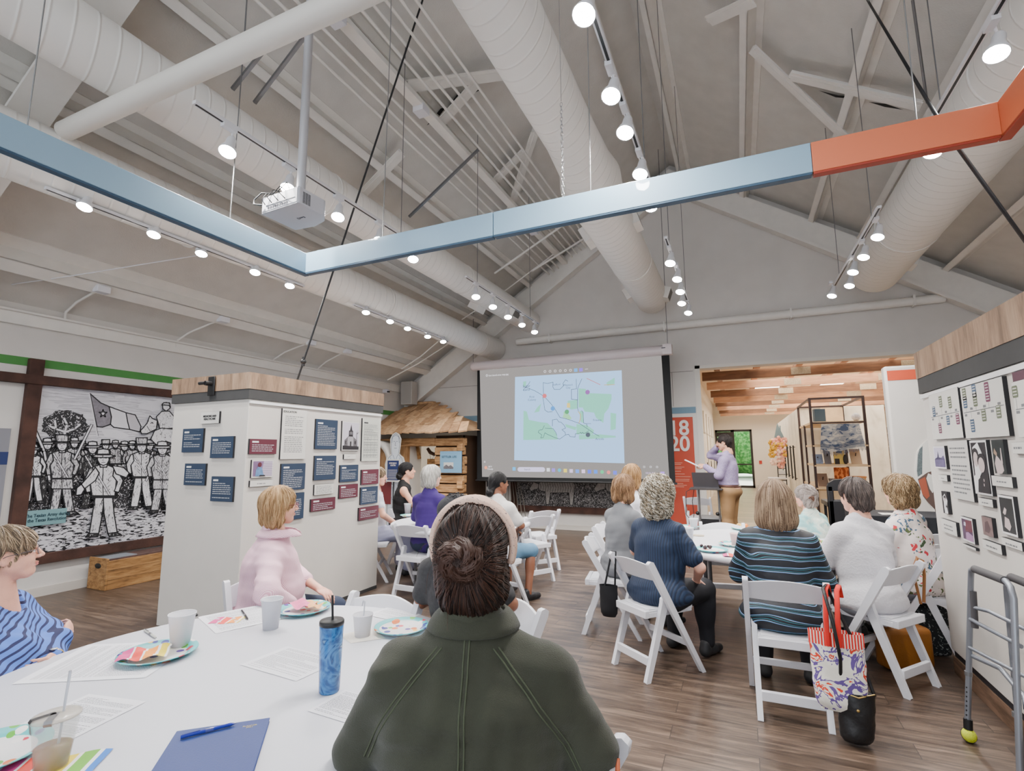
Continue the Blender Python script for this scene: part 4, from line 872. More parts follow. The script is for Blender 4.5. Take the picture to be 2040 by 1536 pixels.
pic('faded violet photo of a bare tree on a shore, leftmost of its wall', (812, 60), (1003, 372), LV, [(VI, [(0, 0), (1, 0), (1, .42), (0, .4)]), (mat('print_violet2', (60, 54, 84), .5), [(.05, .42), (.3, .5), (.4, .85), (.45, .5), (.95, .46), (.95, .4), (.1, .38)]), (VI, [(.6, .44), (.9, .6), (1, .44)])], border=WH)
card('small caption card below the faded tree photo', (885, 440), (1012, 540), pad=.3, rowh=.014)
M_, w, h = rr((1010, 1215), (1380, 822), '5', '6'); plaque('document_board', 'tall grey printed letter board left of the couple photo', 'document', M_, w, h, PAPER2, ink=INKD, head=False, seed=8, rowh=.028, pad=.07)
pic('black and white photo of two people with heads together', (1305, 1210), (1630, 742), CB4, [(WH, [(.1, .3), (.12, .9), (.5, 1), (.7, .8), (.72, .5), (.3, .25)]), (CB4, disc(.27, .76, .22, .13)), (SKN, disc(.27, .66, .16, .15)), (CB4, disc(.64, .62, .27, .16)), (SKN, disc(.62, .55, .2, .15)), (WH, [(.02, .0), (.02, .3), (.3, .42), (.48, .36), (.2, 0)]), (CB4, [(.2, 0), (.3, .25), (.7, .38), (1, .4), (1, 0)]), (SKN, disc(.68, .25, .03, .03)), (SKN, disc(.66, .16, .03, .03))], border=WH, A='5', B='6')
pic('dark painting of a pale reclining figure, right of the couple photo', (1602, 1200), (1826, 440), DG, [(SKN, [(.2, .0), (.1, .3), (.3, .55), (.5, .45), (.75, .3), (.8, .1), (.6, .0)]), (mat('print_tan', (150, 124, 104), .6), [(.1, .6), (.2, .75), (.4, .6), (.35, .5)]), (SKN, [(.65, .3), (.72, .75), (.78, .75), (.8, .3)])], A='5', B='6', nm='small_painting')
card('text card at the upper right beside the dark painting', (1880, 1230), (2160, 165), A='5', B='6', rowh=.03, seed=4)
card('wide caption card below the dark painting', (1605, 455), (1905, 630), pad=.25, rowh=.02)
M_, w, h = rr((1885, 290), (2420, 1085)); plaque('plaque', 'large plum plaque cut by the right edge of the photo', 'plaque', M_, w, h, mat('plaque_plum', (84, 52, 64), .5), seed=9, rowh=.035)
pic('small black and white photo of a woman in a white dress', (925, 665), (1038, 987), CB4, [(WH, [(.2, .02), (.3, .5), (.2, .75), (.6, .9), (.95, .6), (.75, .3), (.85, .02)]), (CB4, disc(.55, .72, .2, .1)), (SKN, disc(.55, .64, .13, .08)), (CB4, [(.1, .0), (.15, .3), (.3, .2), (.3, 0)]), (CB4, [(.6, .3), (.7, .45), (.85, .3)])])
card('caption card below the couple photo', (1425, 750), (1635, 897), pad=.25, rowh=.018)
pic('tall dark portrait painting in a pale frame above the walker', (1690, 712), (1975, 1305), mat('print_night', (30, 32, 34), .5, var=.3, vs=10), [(SKN, [(.18, .55), (.35, .72), (.5, .66), (.4, .52), (.3, .5)]), (SKN, [(.2, .15), (.3, .45), (.6, .4), (.7, .2), (.55, .06)])], border=WH, nm='small_painting')
card('caption card below the photo of the woman in white', (915, 1030), (1148, 1290), pad=.2, rowh=.024, seed=3)
pic('purple tinted photo left of the walker handles', (1185, 1003), (1388, 1395), mat('print_plum', (72, 42, 74), .5, var=.3, vs=14), [(mat('print_redp', (96, 36, 52), .5), [(.3, .4), (.4, .95), (1, 1), (1, .45)]), (LV, [(.2, .68), (.25, .86), (.42, .84), (.4, .66)]), (mat('print_pink', (160, 120, 160), .5), [(.3, .0), (.35, .35), (.6, .4), (1, .28), (1, 0)])], border=WH)
pic('small brown faded photo between purple photo and dark portrait', (1470, 1000), (1645, 1303), mat('print_brown', (118, 96, 94), .6, var=.25, vs=20), [(mat('print_brown2', (84, 64, 66), .6), [(.2, .2), (.3, .7), (.6, .8), (.8, .4), (.6, .15)])])
card('caption card under the brown faded photo', (1480, 1312), (1757, 1540), pad=.2, rowh=.024, seed=5)
card('caption card below the tall dark portrait', (1740, 1285), (2035, 1490), pad=.2, rowh=.024, seed=6)
card('caption card under the purple tinted photo', (1215, 1372), (1400, 1480), pad=.25, rowh=.02, seed=7)
# white partition with orange band
Yp = 8.0
t = thing('white_partition', 'tall white partition with orange band standing before the gallery opening', 'partition')
MB().box((1.80, Yp, 0), (3.4, Yp+.16, 2.66)).build('panel', PW, t, bev=.03, seg=3)
MB().box((1.83, Yp-.004, 2.47), (3.4, Yp+.002, 2.60)).build('orange_band', ORANGEW, t)
pp = [(590, 1360), (575, 1500), (565, 1630), (590, 1760), (640, 1890), (730, 2040), (800, 2130), (870, 2480), (1180, 2480), (1180, 1160), (760, 1170), (690, 1230), (630, 1290)]
fp = lambda z: oy(1740+z[0]*.1471, 700+z[1]*.1471, Yp-.01)
b = MB(); Mq = MY(0, Yp, 0); b.prism([(fp(z).x, fp(z).z) for z in pp], Mq, .012, 0)
def pflat(poly, m, zz): b.flat([(fp(z).x, fp(z).z) for z in poly], Mq, .012+zz, m)
pflat([(600, 1400), (588, 1620), (600, 1700), (660, 1660), (665, 1280), (625, 1320)], 1, .001)
pflat([(600, 1730), (730, 1640), (860, 1600), (1180, 1600), (1180, 2480), (900, 2480), (830, 2140), (740, 2050), (670, 1960)], 2, .001)
pflat([(612, 1745), (700, 1700), (760, 1960), (720, 2000), (660, 1930)], 3, .002); pflat([(715, 1720), (740, 1650), (800, 1680), (830, 1860), (800, 1920), (760, 1860)], 0, .003)
t2 = b.build('shaped_graphic', [PAPER, mat('print_slate', (86, 96, 98), .6, var=.3, vs=60), mat('print_umber', (84, 66, 60), .6), mat('print_rust', (150, 76, 54), .6)]); tag(t2, 'rounded cut-out graphic with a rust arrow on the white partition', 'sign')
# orange banner 1820
t = thing('wall_banner', 'tall orange-red wall banner with large white numerals 1820', 'banner')
bx0 = -1.38; MB().box((bx0, YB-.03, 0), (-.775, YB-.015, 2.235)).build('board', mat('banner_red', (176, 66, 44), .6, var=.03, vs=4), t)
nw = mat('numeral_white', (214, 208, 204), .5)
for s_, z_, x_ in (('18', 2.015, -1.035), ('20', 1.715, -1.035)): text(s_, .40, nw, MY(x_, YB-.032, z_), t, name='numerals', ext=.012, bold=.008, xs=.95)
lb = MB(); 
r = random.Random(4)
for k, z_ in enumerate((1.36, 1.33, 1.28, 1.25, 1.20, 1.15, 1.10, 1.05, 1.02, .97, .94, .91)):
    lb.box((bx0+.08, YB-.034, z_), (bx0+.08+r.uniform(.25, .45), YB-.0305, z_+.012))
lb.build('text_lines', mat('ink_pink', (206, 140, 120), .6), t)
# ---------------------------------------------------------------- projection screen
t = thing('projection_screen', 'large pull-down projection screen showing a map slide', 'screen')
sy = 9.5; sx0, sx1, sz0, sz1 = -5.01, -1.06, 1.03, 3.36
MB().lathe([(0, sx0-.14), (.085, sx0-.13), (.095, sx0-.09), (.095, sx1+.0), (.085, sx1+.04), (0, sx1+.05)], 24, M=basis((0, sy, 3.42), (0, 1, 0), (0, 0, 1), (1, 0, 0))).box((sx1-.1, sy-.1, 3.33), (sx1+.055, sy+.08, 3.52)).build('roller_case', mat('screen_case', (206, 196, 198), .4), t)
MB().box((sx0, sy, sz0), (sx1, sy+.01, sz1)).build('border', mat('screen_black', (14, 16, 18), .8), t)
MB().tube([(sx0-.03, sy, sz0-.012), (sx1+.03, sy, sz0-.012)], .02, 8).build('bottom_bar', BLACK, t)
SG = emi('screen_grey_lit', (158, 153, 150), .62); b = MB()
b.flat([(sx0+.12, sz0+.06), (sx1-.10, sz0+.06), (sx1-.14, sz1), (sx0+.06, sz1)], MY(0, sy, 0), .002, 0); b.build('projected_picture', SG, t)
fs = lambda z: (lambda p: (p.x, p.z))(oy(930+z[0]*.2059, 680+z[1]*.2059, sy-.01))
Ms = MY(0, sy, 0)
def sflat(o, pts, z_, m=0): o.flat([fs(q) for q in pts], Ms, z_, m)
b = MB(); sflat(b, [(466, 345), (1497, 280), (1525, 1180), (458, 1150)], .004); b.build('slide', emi('slide_blue', (166, 206, 250), .85), t)
for poly in ([(1080, 455), (1150, 460), (1160, 500), (1400, 510), (1400, 560), (1370, 650), (1330, 700), (1320, 790), (1250, 740), (1230, 690), (1140, 680), (1120, 640), (1080, 640)], [(548, 670), (580, 680), (600, 760), (700, 780), (780, 790), (820, 830), (870, 900), (880, 950), (545, 955)], [(975, 575), (1070, 565), (1070, 650), (1010, 660), (975, 640)], [(1060, 800), (1160, 810), (1230, 860), (1220, 900), (1060, 900)],
             [(950, 800), (1060, 830), (1050, 860), (960, 830)], [(1390, 860), (1440, 850), (1445, 700), (1390, 690)], [(1350, 400), (1430, 350), (1430, 410), (1360, 430)], [(680, 640), (720, 600), (700, 680), (650, 690)], [(1090, 670), (1125, 680), (1130, 790), (1100, 780)], [(545, 390), (575, 385), (572, 430), (545, 440)], [(1085, 905), (1290, 900), (1440, 915), (1440, 930), (1085, 950)]): b = MB(); sflat(b, poly, .006); b.build('map_green_area', emi('map_green', (140, 224, 200), .72), t)
b = MB(); sflat(b, [(935, 680), (975, 690), (1015, 745), (995, 758), (925, 735), (938, 705)], .008); b.build('map_park', emi('map_green2', (158, 222, 170), .8), t)
b = MB()
def sl(pts, w=.009, o=None, z_=.009): (o or b).stroke([fs(q) for q in pts], w, Ms, z_)
for pts in ([(545, 475), (600, 410), (612, 388)], [(545, 440), (600, 455), (660, 480), (720, 515), (760, 545), (810, 600), (850, 650), (900, 735), (980, 755), (1090, 795), (1180, 855), (1230, 890), (1280, 918)], [(742, 520), (738, 400), (780, 408), (835, 395), (832, 440), (845, 465), (900, 465), (935, 430), (930, 408), (955, 372), (978, 385)],
            [(735, 540), (745, 600), (755, 665), (785, 685), (830, 680)], [(1113, 362), (1080, 435), (1072, 460), (1070, 640), (1080, 680)], [(1058, 365), (1060, 460), (1012, 465), (1012, 560), (1068, 566)], [(828, 820), (828, 760), (870, 752), (890, 780), (910, 782), (940, 810), (955, 840), (920, 855), (950, 880), (955, 905), (900, 945), (860, 935), (780, 900), (755, 885), (740, 930), (715, 935), (725, 905), (690, 880), (700, 860), (730, 855), (750, 815)],
            [(955, 905), (985, 900), (1000, 922), (1048, 925), (1050, 895), (1085, 892)], [(1090, 890), (1100, 880), (1110, 892), (1120, 880), (1130, 892), (1150, 885), (1180, 865)], [(1110, 670), (1125, 690), (1130, 790), (1160, 800), (1165, 830)], [(755, 840), (835, 845), (860, 880), (870, 910)]): sl(pts)
for i in range(12):
    a = i*2*pi/12; 
b.build('map_lines', emi('map_line', (84, 96, 108), .7), t)
b = MB(); sl([(1080, 680), (1100, 710), (1098, 750), (1085, 792)], .014, b); sl([(1330, 422), (1430, 418)], .012, b); b.build('map_yellow_road', emi('map_ochre', (206, 176, 110), .8), t)
b = MB(); sl([(1160, 358), (1290, 420)], .012, b); b.build('map_red_line', emi('map_red', (206, 120, 120), .8), t)
for i, (q, c) in enumerate((((752, 528), (214, 110, 116)), ((832, 650), (84, 150, 220)), ((968, 682), (84, 160, 110)), ((1168, 492), (150, 96, 170)), ((1172, 904), (84, 92, 104)))):
    x, z_ = fs(q); MB().flat(disc(x, z_, .045), Ms, .011).build('map_marker', emi('mk_%d' % i, c, .85), t)
x, z_ = fs((984, 622)); MB().flat([(x-.035, z_-.04), (x+.035, z_-.04), (x+.03, z_+.05), (x-.03, z_+.05)], Ms, .011).build('map_marker', emi('mk_y', (232, 208, 120), .85), t)
TXM = emi('map_text', (80, 92, 110), .6)
for s_, q, sz in (('Sugar\nLand', (578, 450), .075), ('Stafford', (868, 418), .05), ('Missouri\nCity', (980, 436), .055), ('First\nColony', (630, 552), .06), ('Fresno', (1262, 762), .06), ('Arcola', (1285, 945), .06), ('Sienna', (1180, 795), .035)):
    x, z_ = fs(q); text(s_, sz, TXM, MY(x, sy-.012, z_), t, name='map_lettering', ext=.0005)
WI = emi('ui_white', (226, 226, 232), 1.)
b = MB()
for i in range(6): x, z_ = fs((755+i*49.5, 292-i*2.5)); b.tube([(x+.022*cos(a), sy-.006, z_+.022*sin(a)) for a in np.linspace(0, 2*pi, 13)], .004, 4)
x, z_ = fs((1157, 268)); b.box((x-.03, sy-.006, z_-.003), (x+.03, sy-.004, z_+.003)); x, z_ = fs((193, 330)); b.tube([(x+.02*cos(a), sy-.006, z_+.02*sin(a)) for a in np.linspace(0, 2*pi, 13)], .004, 4)
for q in ((1655, 1215), (1715, 1215), (1778, 1215), (1840, 1216), (172, 1166)): x, z_ = fs(q); b.tube([(x+.02*cos(a), sy-.006, z_+.018*sin(a)) for a in np.linspace(pi/4, 2*pi+pi/4, 5)], .003, 4)
b.build('interface_icons', WI, t)
text('fort bend area map.jpg', .05, WI, MY(*fs((305, 325))[:1], sy-.006, fs((305, 325))[1]), t, name='interface_lettering', ext=.0005); text('24%', .06, WI, MY(fs((1597, 1213))[0], sy-.006, fs((1597, 1213))[1]), t, name='interface_lettering', ext=.0005)
text('90°F\nCloudy', .045, WI, MY(fs((225, 1225))[0], sy-.006, fs((225, 1225))[1]), t, name='interface_lettering', ext=.0005); text('10:16 AM', .045, emi('ui_lilac', (226, 196, 240), .9), MY(fs((1775, 1275))[0], sy-.006, fs((1775, 1275))[1]), t, name='interface_lettering', ext=.0005)
b = MB(); x0_, z0_ = fs((510, 1238)); x1_, z1_ = fs((735, 1242)); zm = (z0_+z1_)/2; b.flat([(x0_+.0-.045*sin(a), zm+.045*cos(a)) for a in np.linspace(0, pi, 8)]+[(x1_+.045*sin(a), zm-.045*cos(a)) for a in np.linspace(0, pi, 8)], Ms, .005); b.build('search_bar', emi('ui_bar', (206, 200, 232), .9), t)
text('Search', .05, TXM, MY((x0_*2+x1_)/3, sy-.007, zm), t, name='interface_lettering', ext=.0005)
for i, (q, c) in enumerate((((456, 1234), (96, 180, 236)), ((787, 1243), (224, 226, 236)), ((837, 1246), (150, 130, 226)), ((895, 1247), (80, 180, 206)), ((952, 1251), (236, 214, 96)), ((1009, 1254), (214, 196, 236)), ((1068, 1257), (110, 150, 236)), ((1127, 1258), (226, 200, 240)), ((1186, 1261), (96, 110, 240)), ((1246, 1262), (90, 140, 240)), ((1308, 1264), (90, 200, 140)), ((1371, 1268), (236, 130, 130)), ((1433, 1271), (110, 120, 236)), ((1053, 278), (100, 170, 236)), ((1104, 275), (140, 110, 236)), ((183, 1222), (236, 150, 120)), ((1893, 1280), (180, 140, 236)))):
    x, z_ = fs(q); e = .034; MB().flat([(x-e, z_-e), (x+e, z_-e), (x+e, z_+e), (x-e, z_+e)] if i not in (3, 10, 11, 15) else disc(x, z_, e), Ms, .005).build('app_icon', emi('app_%d' % i, c, .85), t)
MB().tube([(sx1-.02, sy, 3.5), (sx1-.02, sy, rz(sx1))], .006, 6).build('hanging_rod', GREYM, t); MB().tube([(sx0-.1, sy, 3.5), (sx0-.1, sy, rz(sx0))], .006, 6).build('hanging_rod', GREYM, t)
MB().box((sx1-.12, sy-.102, 3.44), (sx1-.05, sy-.1, 3.455)).build('maker_mark', mat('port_dark', (0, 0, 0)), t)
# ---------------------------------------------------------------- murals
def engrave(name, light, dark, scale, stretch, thr=.5, rot=0., dist=3.):
    m, nt, b = newmat(name); tc = N(nt, 'ShaderNodeTexCoord'); mp = N(nt, 'ShaderNodeMapping'); mp.inputs['Scale'].default_value = stretch; mp.inputs['Rotation'].default_value = (rot, 0, 0); L(nt, tc.outputs['Object'], mp.inputs[0])
    w = N(nt, 'ShaderNodeTexNoise', i_Scale=scale, i_Detail=2., i_Distortion=dist); L(nt, mp.outputs[0], w.inputs['Vector']); r = ramp(nt, [(0, dark), (thr, light)], 'CONSTANT'); L(nt, w.outputs[0], r.inputs[0]); L(nt, r.outputs[0], b.inputs['Base Color']); b.inputs['Roughness'].default_value = .6; return m
EW, EB, EG = (202, 200, 206), (22, 22, 26), (160, 158, 166)
SKY_E = engrave('engraving_sky', (208, 206, 212), (172, 170, 178), 6, (1, .8, 26), .49, dist=.5); GRD_E = engrave('engraving_ground', EW, EB, 14, (1, 1, 4.2), .46, rot=-.5, dist=.8)
BUSH_E = engrave('engraving_foliage', EW, EB, 34, (1, 1, 1), .6, dist=2.); COAT_E = engrave('engraving_coat', (188, 186, 190), (66, 66, 70), 26, (1, 4, .8), .44, dist=1.); LIGHT_E = engrave('engraving_shirt', (206, 204, 208), (60, 60, 64), 20, (1, 3.2, 1), .38, dist=1.4); DARKE = engrave('engraving_dark', (150, 150, 152), (28, 28, 30), 30, (1, 3, 1), .58, dist=1.)
EWM, EBM = mat('engraving_white', (206, 204, 210), .6), mat('engraving_ink', (24, 24, 28), .6)
FRM = mat('rust_timber', (66, 42, 34), .8, var=.45, vs=5, bump=.3, bs=30)
MYm0, MYm1, MZ0, MZ1 = 3.0, 6.2, .46, 2.45
t = thing('mural', 'black and white engraved mural of marching soldiers with flag, timber framed', 'mural')
Mm = MX(XL, 0, 0); b = MB(); b.box((MYm0, MZ0, .0), (MYm1, MZ1, .02), 0, Mm)
fm = lambda q, d='a': (lambda p: (p.y, p.z))(ox(q[0]*.1863, (700 if d == 'a' else 900)+q[1]*.1863, XL+.03))
mats_m = [SKY_E, GRD_E, BUSH_E, COAT_E, LIGHT_E, DARKE, EWM, EBM, mat('engraving_flagdark', (120, 116, 124), .6, var=.2, vs=30), mat('engraving_flag', (178, 174, 180), .6)]
Z = [.021]
def mf(poly, m, out=True, d='a'):
    P = [fm(q, d) for q in poly]
    if out: b.stroke(P+[P[0]], .014, Mm, Z[0]+.00006, 7)
    b.flat(P, Mm, Z[0], m); Z[0] += .00012
def ml(pts, w=.012, m=7, d='a'): b.stroke([fm(q, d) for q in pts], w, Mm, Z[0], m); Z[0] += .00008
# clouds, ground, bushes
for poly in ([(330, 470), (420, 450), (520, 520), (640, 570), (600, 620), (470, 610), (330, 640)], [(1500, 560), (1700, 520), (1920, 540), (1920, 620), (1800, 600), (1640, 640), (1480, 600)], [(1080, 830), (1250, 840), (1400, 900), (1300, 940), (1120, 900)], [(1230, 480), (1330, 470), (1340, 500), (1240, 505)]): mf(poly, 6, False)
b.flat([(MYm0, MZ0), (MYm1, MZ0), (MYm1, fm((1900, 1300))[1]), (MYm0, fm((240, 950))[1])], Mm, Z[0], 2); Z[0] += .0005
b.flat([(MYm0, MZ0), (MYm1, MZ0), (MYm1, fm((1800, 800), 'b')[1]), fm((1300, 600), 'b'), fm((700, 600), 'b'), fm((150, 750), 'b')], Mm, Z[0], 1); Z[0] += .0005
# tree
rt = random.Random(5); pts = []
for i in range(34):
    a = 2*pi*i/34; pts.append((700+250*cos(a)*(1+rt.uniform(-.1, .1)), 790+165*sin(a)*(1+rt.uniform(-.12, .12))))
mf(pts, 2, False); Z[0] += .0004
for pts in ([(690, 950), (700, 850), (720, 780), (690, 720)], [(700, 860), (600, 830), (540, 800)], [(710, 860), (800, 830), (860, 780)], [(600, 800), (590, 740)]): ml(pts, .02, 6)
# flag
mf([(965, 450), (1080, 550), (1170, 590), (1195, 700), (1185, 780), (1100, 810), (1040, 805)], 8); mf([(1170, 590), (1350, 655), (1370, 760), (1390, 835), (1220, 812), (1185, 780), (1195, 700)], 6); mf([(1350, 655), (1450, 680), (1510, 800), (1500, 862), (1390, 835), (1370, 760)], 9)
st = [(1105+(44 if i % 2 == 0 else 17)*sin(i*pi/5), 665-(44 if i % 2 == 0 else 17)*cos(i*pi/5)) for i in range(10)]; mf(st, 6)
ml([(958, 445), (1045, 910)], .018, 6); ml([(966, 445), (1055, 905)], .005, 7)
def soldier(x, y, s, m=4, hat='brim', legs=True, coat=False, gun=None, hx=0):
    "x,y head centre in mural drawing units; s scale"
    T = lambda l, f=1.32: [(x+a*s*f, y+c*s) for a, c in l]
    if legs:
        mf(T([(-52, 330), (5, 330), (-5, 470), (-30, 640), (-90, 640), (-70, 470)]), m); mf(T([(0, 330), (60, 330), (70, 470), (90, 630), (30, 640), (5, 470)]), m)
        mf(T([(-95, 640), (-30, 640), (-35, 668), (-115, 672)]), 5); mf(T([(30, 640), (92, 632), (120, 655), (40, 668)]), 5)
    if gun: ml([(x+a*s, y+c*s) for a, c in gun], .034*s, 7); ml([(x+a*s, y+c*s) for a, c in gun], .016*s, 6)
    hem = 420 if coat else 335
    mf(T([(-70, 75), (-25, 55), (25, 55), (72, 80), (85, 180), (75, 320), (85, hem), (-80, hem), (-72, 320), (-88, 180)]), m)
    mf(T([(-70, 80), (-88, 85), (-125, 190), (-110, 290), (-80, 285), (-88, 200), (-62, 150)]), m); mf(T([(70, 82), (90, 90), (128, 190), (100, 290), (72, 280), (92, 200), (62, 150)]), m)
    ml(T([(0, 70), (-4, 190), (0, hem-10)]), .006*s+.002); ml(T([(-60, 85), (40, 310)]), .022*s, 7); ml(T([(-60, 85), (40, 310)]), .012*s, 6); ml(T([(-75, 322), (75, 322)]), .02*s, 7)
    for i in range(5): ml(T([(-58+i*7, 120+i*36), (-30+i*5, 150+i*36)]), .005); ml(T([(58-i*4, 110+i*38), (34-i*3, 140+i*36)]), .005)
    mf(T([(-24, 48), (26, 48), (22, 74), (-20, 74)]), 6); mf(T([(-36, -22), (36, -22), (38, 14), (24, 48), (0, 60), (-24, 48), (-38, 14)]), 6)
    ml(T([(-22, -2), (-8, -4)]), .007); ml(T([(8, -4), (22, -2)]), .007); ml(T([(2, 0), (-5, 20), (4, 23)]), .004); ml(T([(-12, 36), (12, 34)]), .006)
    mf(T([(-42, -20), (-30, 25), (-38, 30), (-46, 0)]), 7, False); mf(T([(42, -20), (30, 25), (38, 30), (46, 0)]), 7, False)
    if hat == 'brim': mf(T([(-78, -18), (-40, -34), (40, -34), (80, -20), (40, -8), (-40, -8)]), 4); mf(T([(-40, -30), (-36, -74), (0, -82), (36, -74), (40, -30)]), 4); ml(T([(-40, -36), (40, -36)]), .014*s)
    else: mf(T([(-62, -16), (62, -18), (52, -32), (-52, -32)]), 5); mf(T([(-42, -30), (-46, -95), (46, -96), (42, -30)]), 3)
for a in ((560, 985, .78, 5, 'brim', False), (880, 1010, .7, 4, 'brim', False), (1130, 1010, .7, 5, 'tall', False), (1330, 1020, .74, 4, 'brim', False), (1600, 1010, .8, 5, 'brim', False), (1230, 1000, .62, 3, 'brim', False), (1410, 1010, .66, 3, 'brim', False), (790, 985, .8, 3, 'brim', False), (500, 1000, .9, 5, 'brim', True), (980, 1040, .95, 5, 'brim', True), (1860, 1020, .8, 5, 'brim', True)): soldier(*a)
# horse and rider
mf([(1660, 700), (1720, 640), (1800, 640), (1850, 700), (1850, 820), (1700, 830)], 4); mf([(1725, 560), (1765, 545), (1805, 560), (1805, 610), (1765, 640), (1730, 615)], 6); mf([(1718, 575), (1740, 548), (1800, 550), (1812, 600), (1795, 580), (1740, 575)], 3)
mf([(1640, 850), (1720, 820), (1900, 840), (1900, 1010), (1760, 960), (1660, 1000), (1600, 940)], 4); mf([(1590, 690), (1620, 720), (1670, 740), (1660, 830), (1560, 880), (1500, 880), (1490, 850), (1560, 770)], 4); ml([(1560, 800), (1590, 850)], .008); ml([(1610, 760), (1622, 768)], .014)
soldier(650, 1000, 1.12, 3, 'tall', True, True, gun=[(-300, -240), (-170, 60), (-120, 330)]); soldier(1500, 1020, 1.0, 4, 'tall', True, False, gun=[(120, 60), (20, 320)]); soldier(1720, 1045, 1.02, 3, 'brim', True, True, gun=[(-30, 60), (-170, 330)]); soldier(340, 1060, .85, 4, 'brim', True)
ml([(960, 790), (780, 1150)], .035); ml([(960, 790), (780, 1150)], .018, 6)
soldier(1085, 1145, 1.25, 4, 'brim', True)
mf([(1000, 1240), (930, 1330), (850, 1420), (880, 1470), (1000, 1380), (1040, 1300)], 4); mf([(850, 1420), (800, 1460), (790, 1540), (850, 1530), (885, 1470)], 6); mf([(1180, 1220), (1300, 1240), (1360, 1300), (1330, 1350), (1220, 1310)], 4)
# ground strokes
for i in range(230):
    u, v = rt.uniform(150, 1900), rt.uniform(650, 1180); a = rt.uniform(40, 150)
    if v < 650+abs(u-150)*.02: continue
    P = fm((u, v), 'b')
    if P[1] < MZ0+.02: continue
    Q = fm((u+a, v-a*.5), 'b'); b.stroke([P, Q], rt.uniform(.006, .013), Mm, .0213, 7)
b.build('mural_print', mats_m, t)
f = MB(); f.box((2.955, .25, 0), (3.09, 2.66, .07), 0, Mm).box((2.62, 2.37, .0), (MYm1+.2, 2.475, .085), 0, Mm).box((3.05, .36, 0), (MYm1+.2, .475, .07), 0, Mm); f.build('timber_frame', FRM, t, bev=.006)
bl = MB(); q0, q1 = fm((160, 705), 'b'), fm((690, 700), 'b'); yb0, yb1 = q0[0], q1[0]; zc = (q0[1]+q1[1])/2; bl.box((yb0, zc-.085, .055), (yb1, zc+.085, .065), 0, Mm); o = bl.build('title_label', mat('label_teal', (112, 150, 154), .6), t)
text('The Texian Army during\nthe Texas Revolution', .052, mat('label_ink', (44, 66, 76), .6), MX(XL+.0665, (3.1+yb1)/2, zc), t, name='lettering', xs=.8, bold=.001)
# grey board at the left image edge
t = thing('info_board', 'grey board with dark blue band at the left edge of the photo', 'board')
b = MB(); q0, q1 = fm((122, 825)), fm((95, 1545)); zt_, zb_ = q0[1], .55; y1 = q0[0]; b.box((y1-.9, zb_, 0), (y1, zt_, .03), 0, Mm); b.box((y1-.9, fm((85, 1210))[1], .03), (y1, fm((95, 1075))[1], .033), 1, Mm)
b.build('board', [mat('board_grey', (126, 126, 134), .6), mat('board_navy', (34, 48, 96), .6)], t); text('W', .07, nw, MX(XL+.035, y1-.19, (fm((85, 1210))[1]+fm((95, 1075))[1])/2), t, name='lettering')
# second mural under the screen
t = thing('mural', 'dark engraved mural of cattle and brush low on the back wall under the screen', 'mural')
CAT_E = engrave('engraving_brush', (150, 146, 146), (20, 19, 20), 16, (2.2, 1, 1.4), .54, dist=2.2)
b = MB(); b.box((-4.55, YB-.04, .46), (-1.45, YB-.02, 1.6)); b.build('mural_print', CAT_E, t); b = MB(); Mb = MY(0, YB-.04, 0)
zz = .001
for cx, cz, s in ((-3.55, .80, 1.), (-2.05, .82, 1.15)):
    P = lambda l: [(cx+a*s, cz+c*s) for a, c in l]
    body = P([(-.42, .1), (-.3, .2), (.1, .19), (.34, .2), (.42, .12), (.4, -.02), (.36, -.3), (.3, -.3), (.28, -.05), (-.12, -.06), (-.16, -.3), (-.22, -.3), (-.24, -.04), (-.36, -.02)]); b.flat(body, Mb, zz, 0); b.stroke(body+[body[0]], .014, Mb, zz+.0003, 1)
    hd = P([(-.38, .12), (-.5, .16), (-.6, .02), (-.56, -.04), (-.48, .0), (-.4, .02)]); b.flat(hd, Mb, zz+.001, 0); b.stroke(hd+[hd[0]], .012, Mb, zz+.0013, 1); b.stroke(P([(-.5, .16), (-.62, .26), (-.75, .27), (-.8, .34)]), .02, Mb, zz+.002, 0); b.stroke(P([(-.44, .16), (-.36, .28), (-.22, .3), (-.16, .36)]), .02, Mb, zz+.002, 0)
    for i in range(14): x = -.36+i*.055; b.stroke(P([(x, .17), (x+.03, .05), (x+.01, -.04)]), .007, Mb, zz+.002, 1)
    zz += .003
b.build('cattle_print', [mat('engraving_hide', (150, 146, 142), .6, var=.2, vs=30), EBM], t)
MB().box((-4.6, YB-.08, .34), (-1.4, YB-.02, .47)).box((-4.56, YB-.08, .47), (-4.44, YB-.02, 1.7)).build('timber_frame', FRM, t)
# brush stems standing in front
gs = MB()
for i in range(9): x = -4.72+.04*i; gs.tube([(x, YB-.12-.01*(i % 3), 1.15), (x+.03*(i-3), YB-.14, .6), (x+.06*(i-4), YB-.16, .02)], .008, 5)
tag(gs.build('dried_stalks', mat('stalk_grey', (128, 122, 112), .8)), 'bundle of grey dried stalks leaning on the wall below the screen', 'stalks')
picture('framed_photo', 'small black and white picture on the back wall under the screen corner', MY(-5.17, YB-.02, .84), .5, .2, EBM, [(EWM, disc(.7, .4, .1, .25)), (EWM, [(.1, .1), (.3, .7), (.5, .2)]), (EWM, disc(.85, .3, .08, .2))])
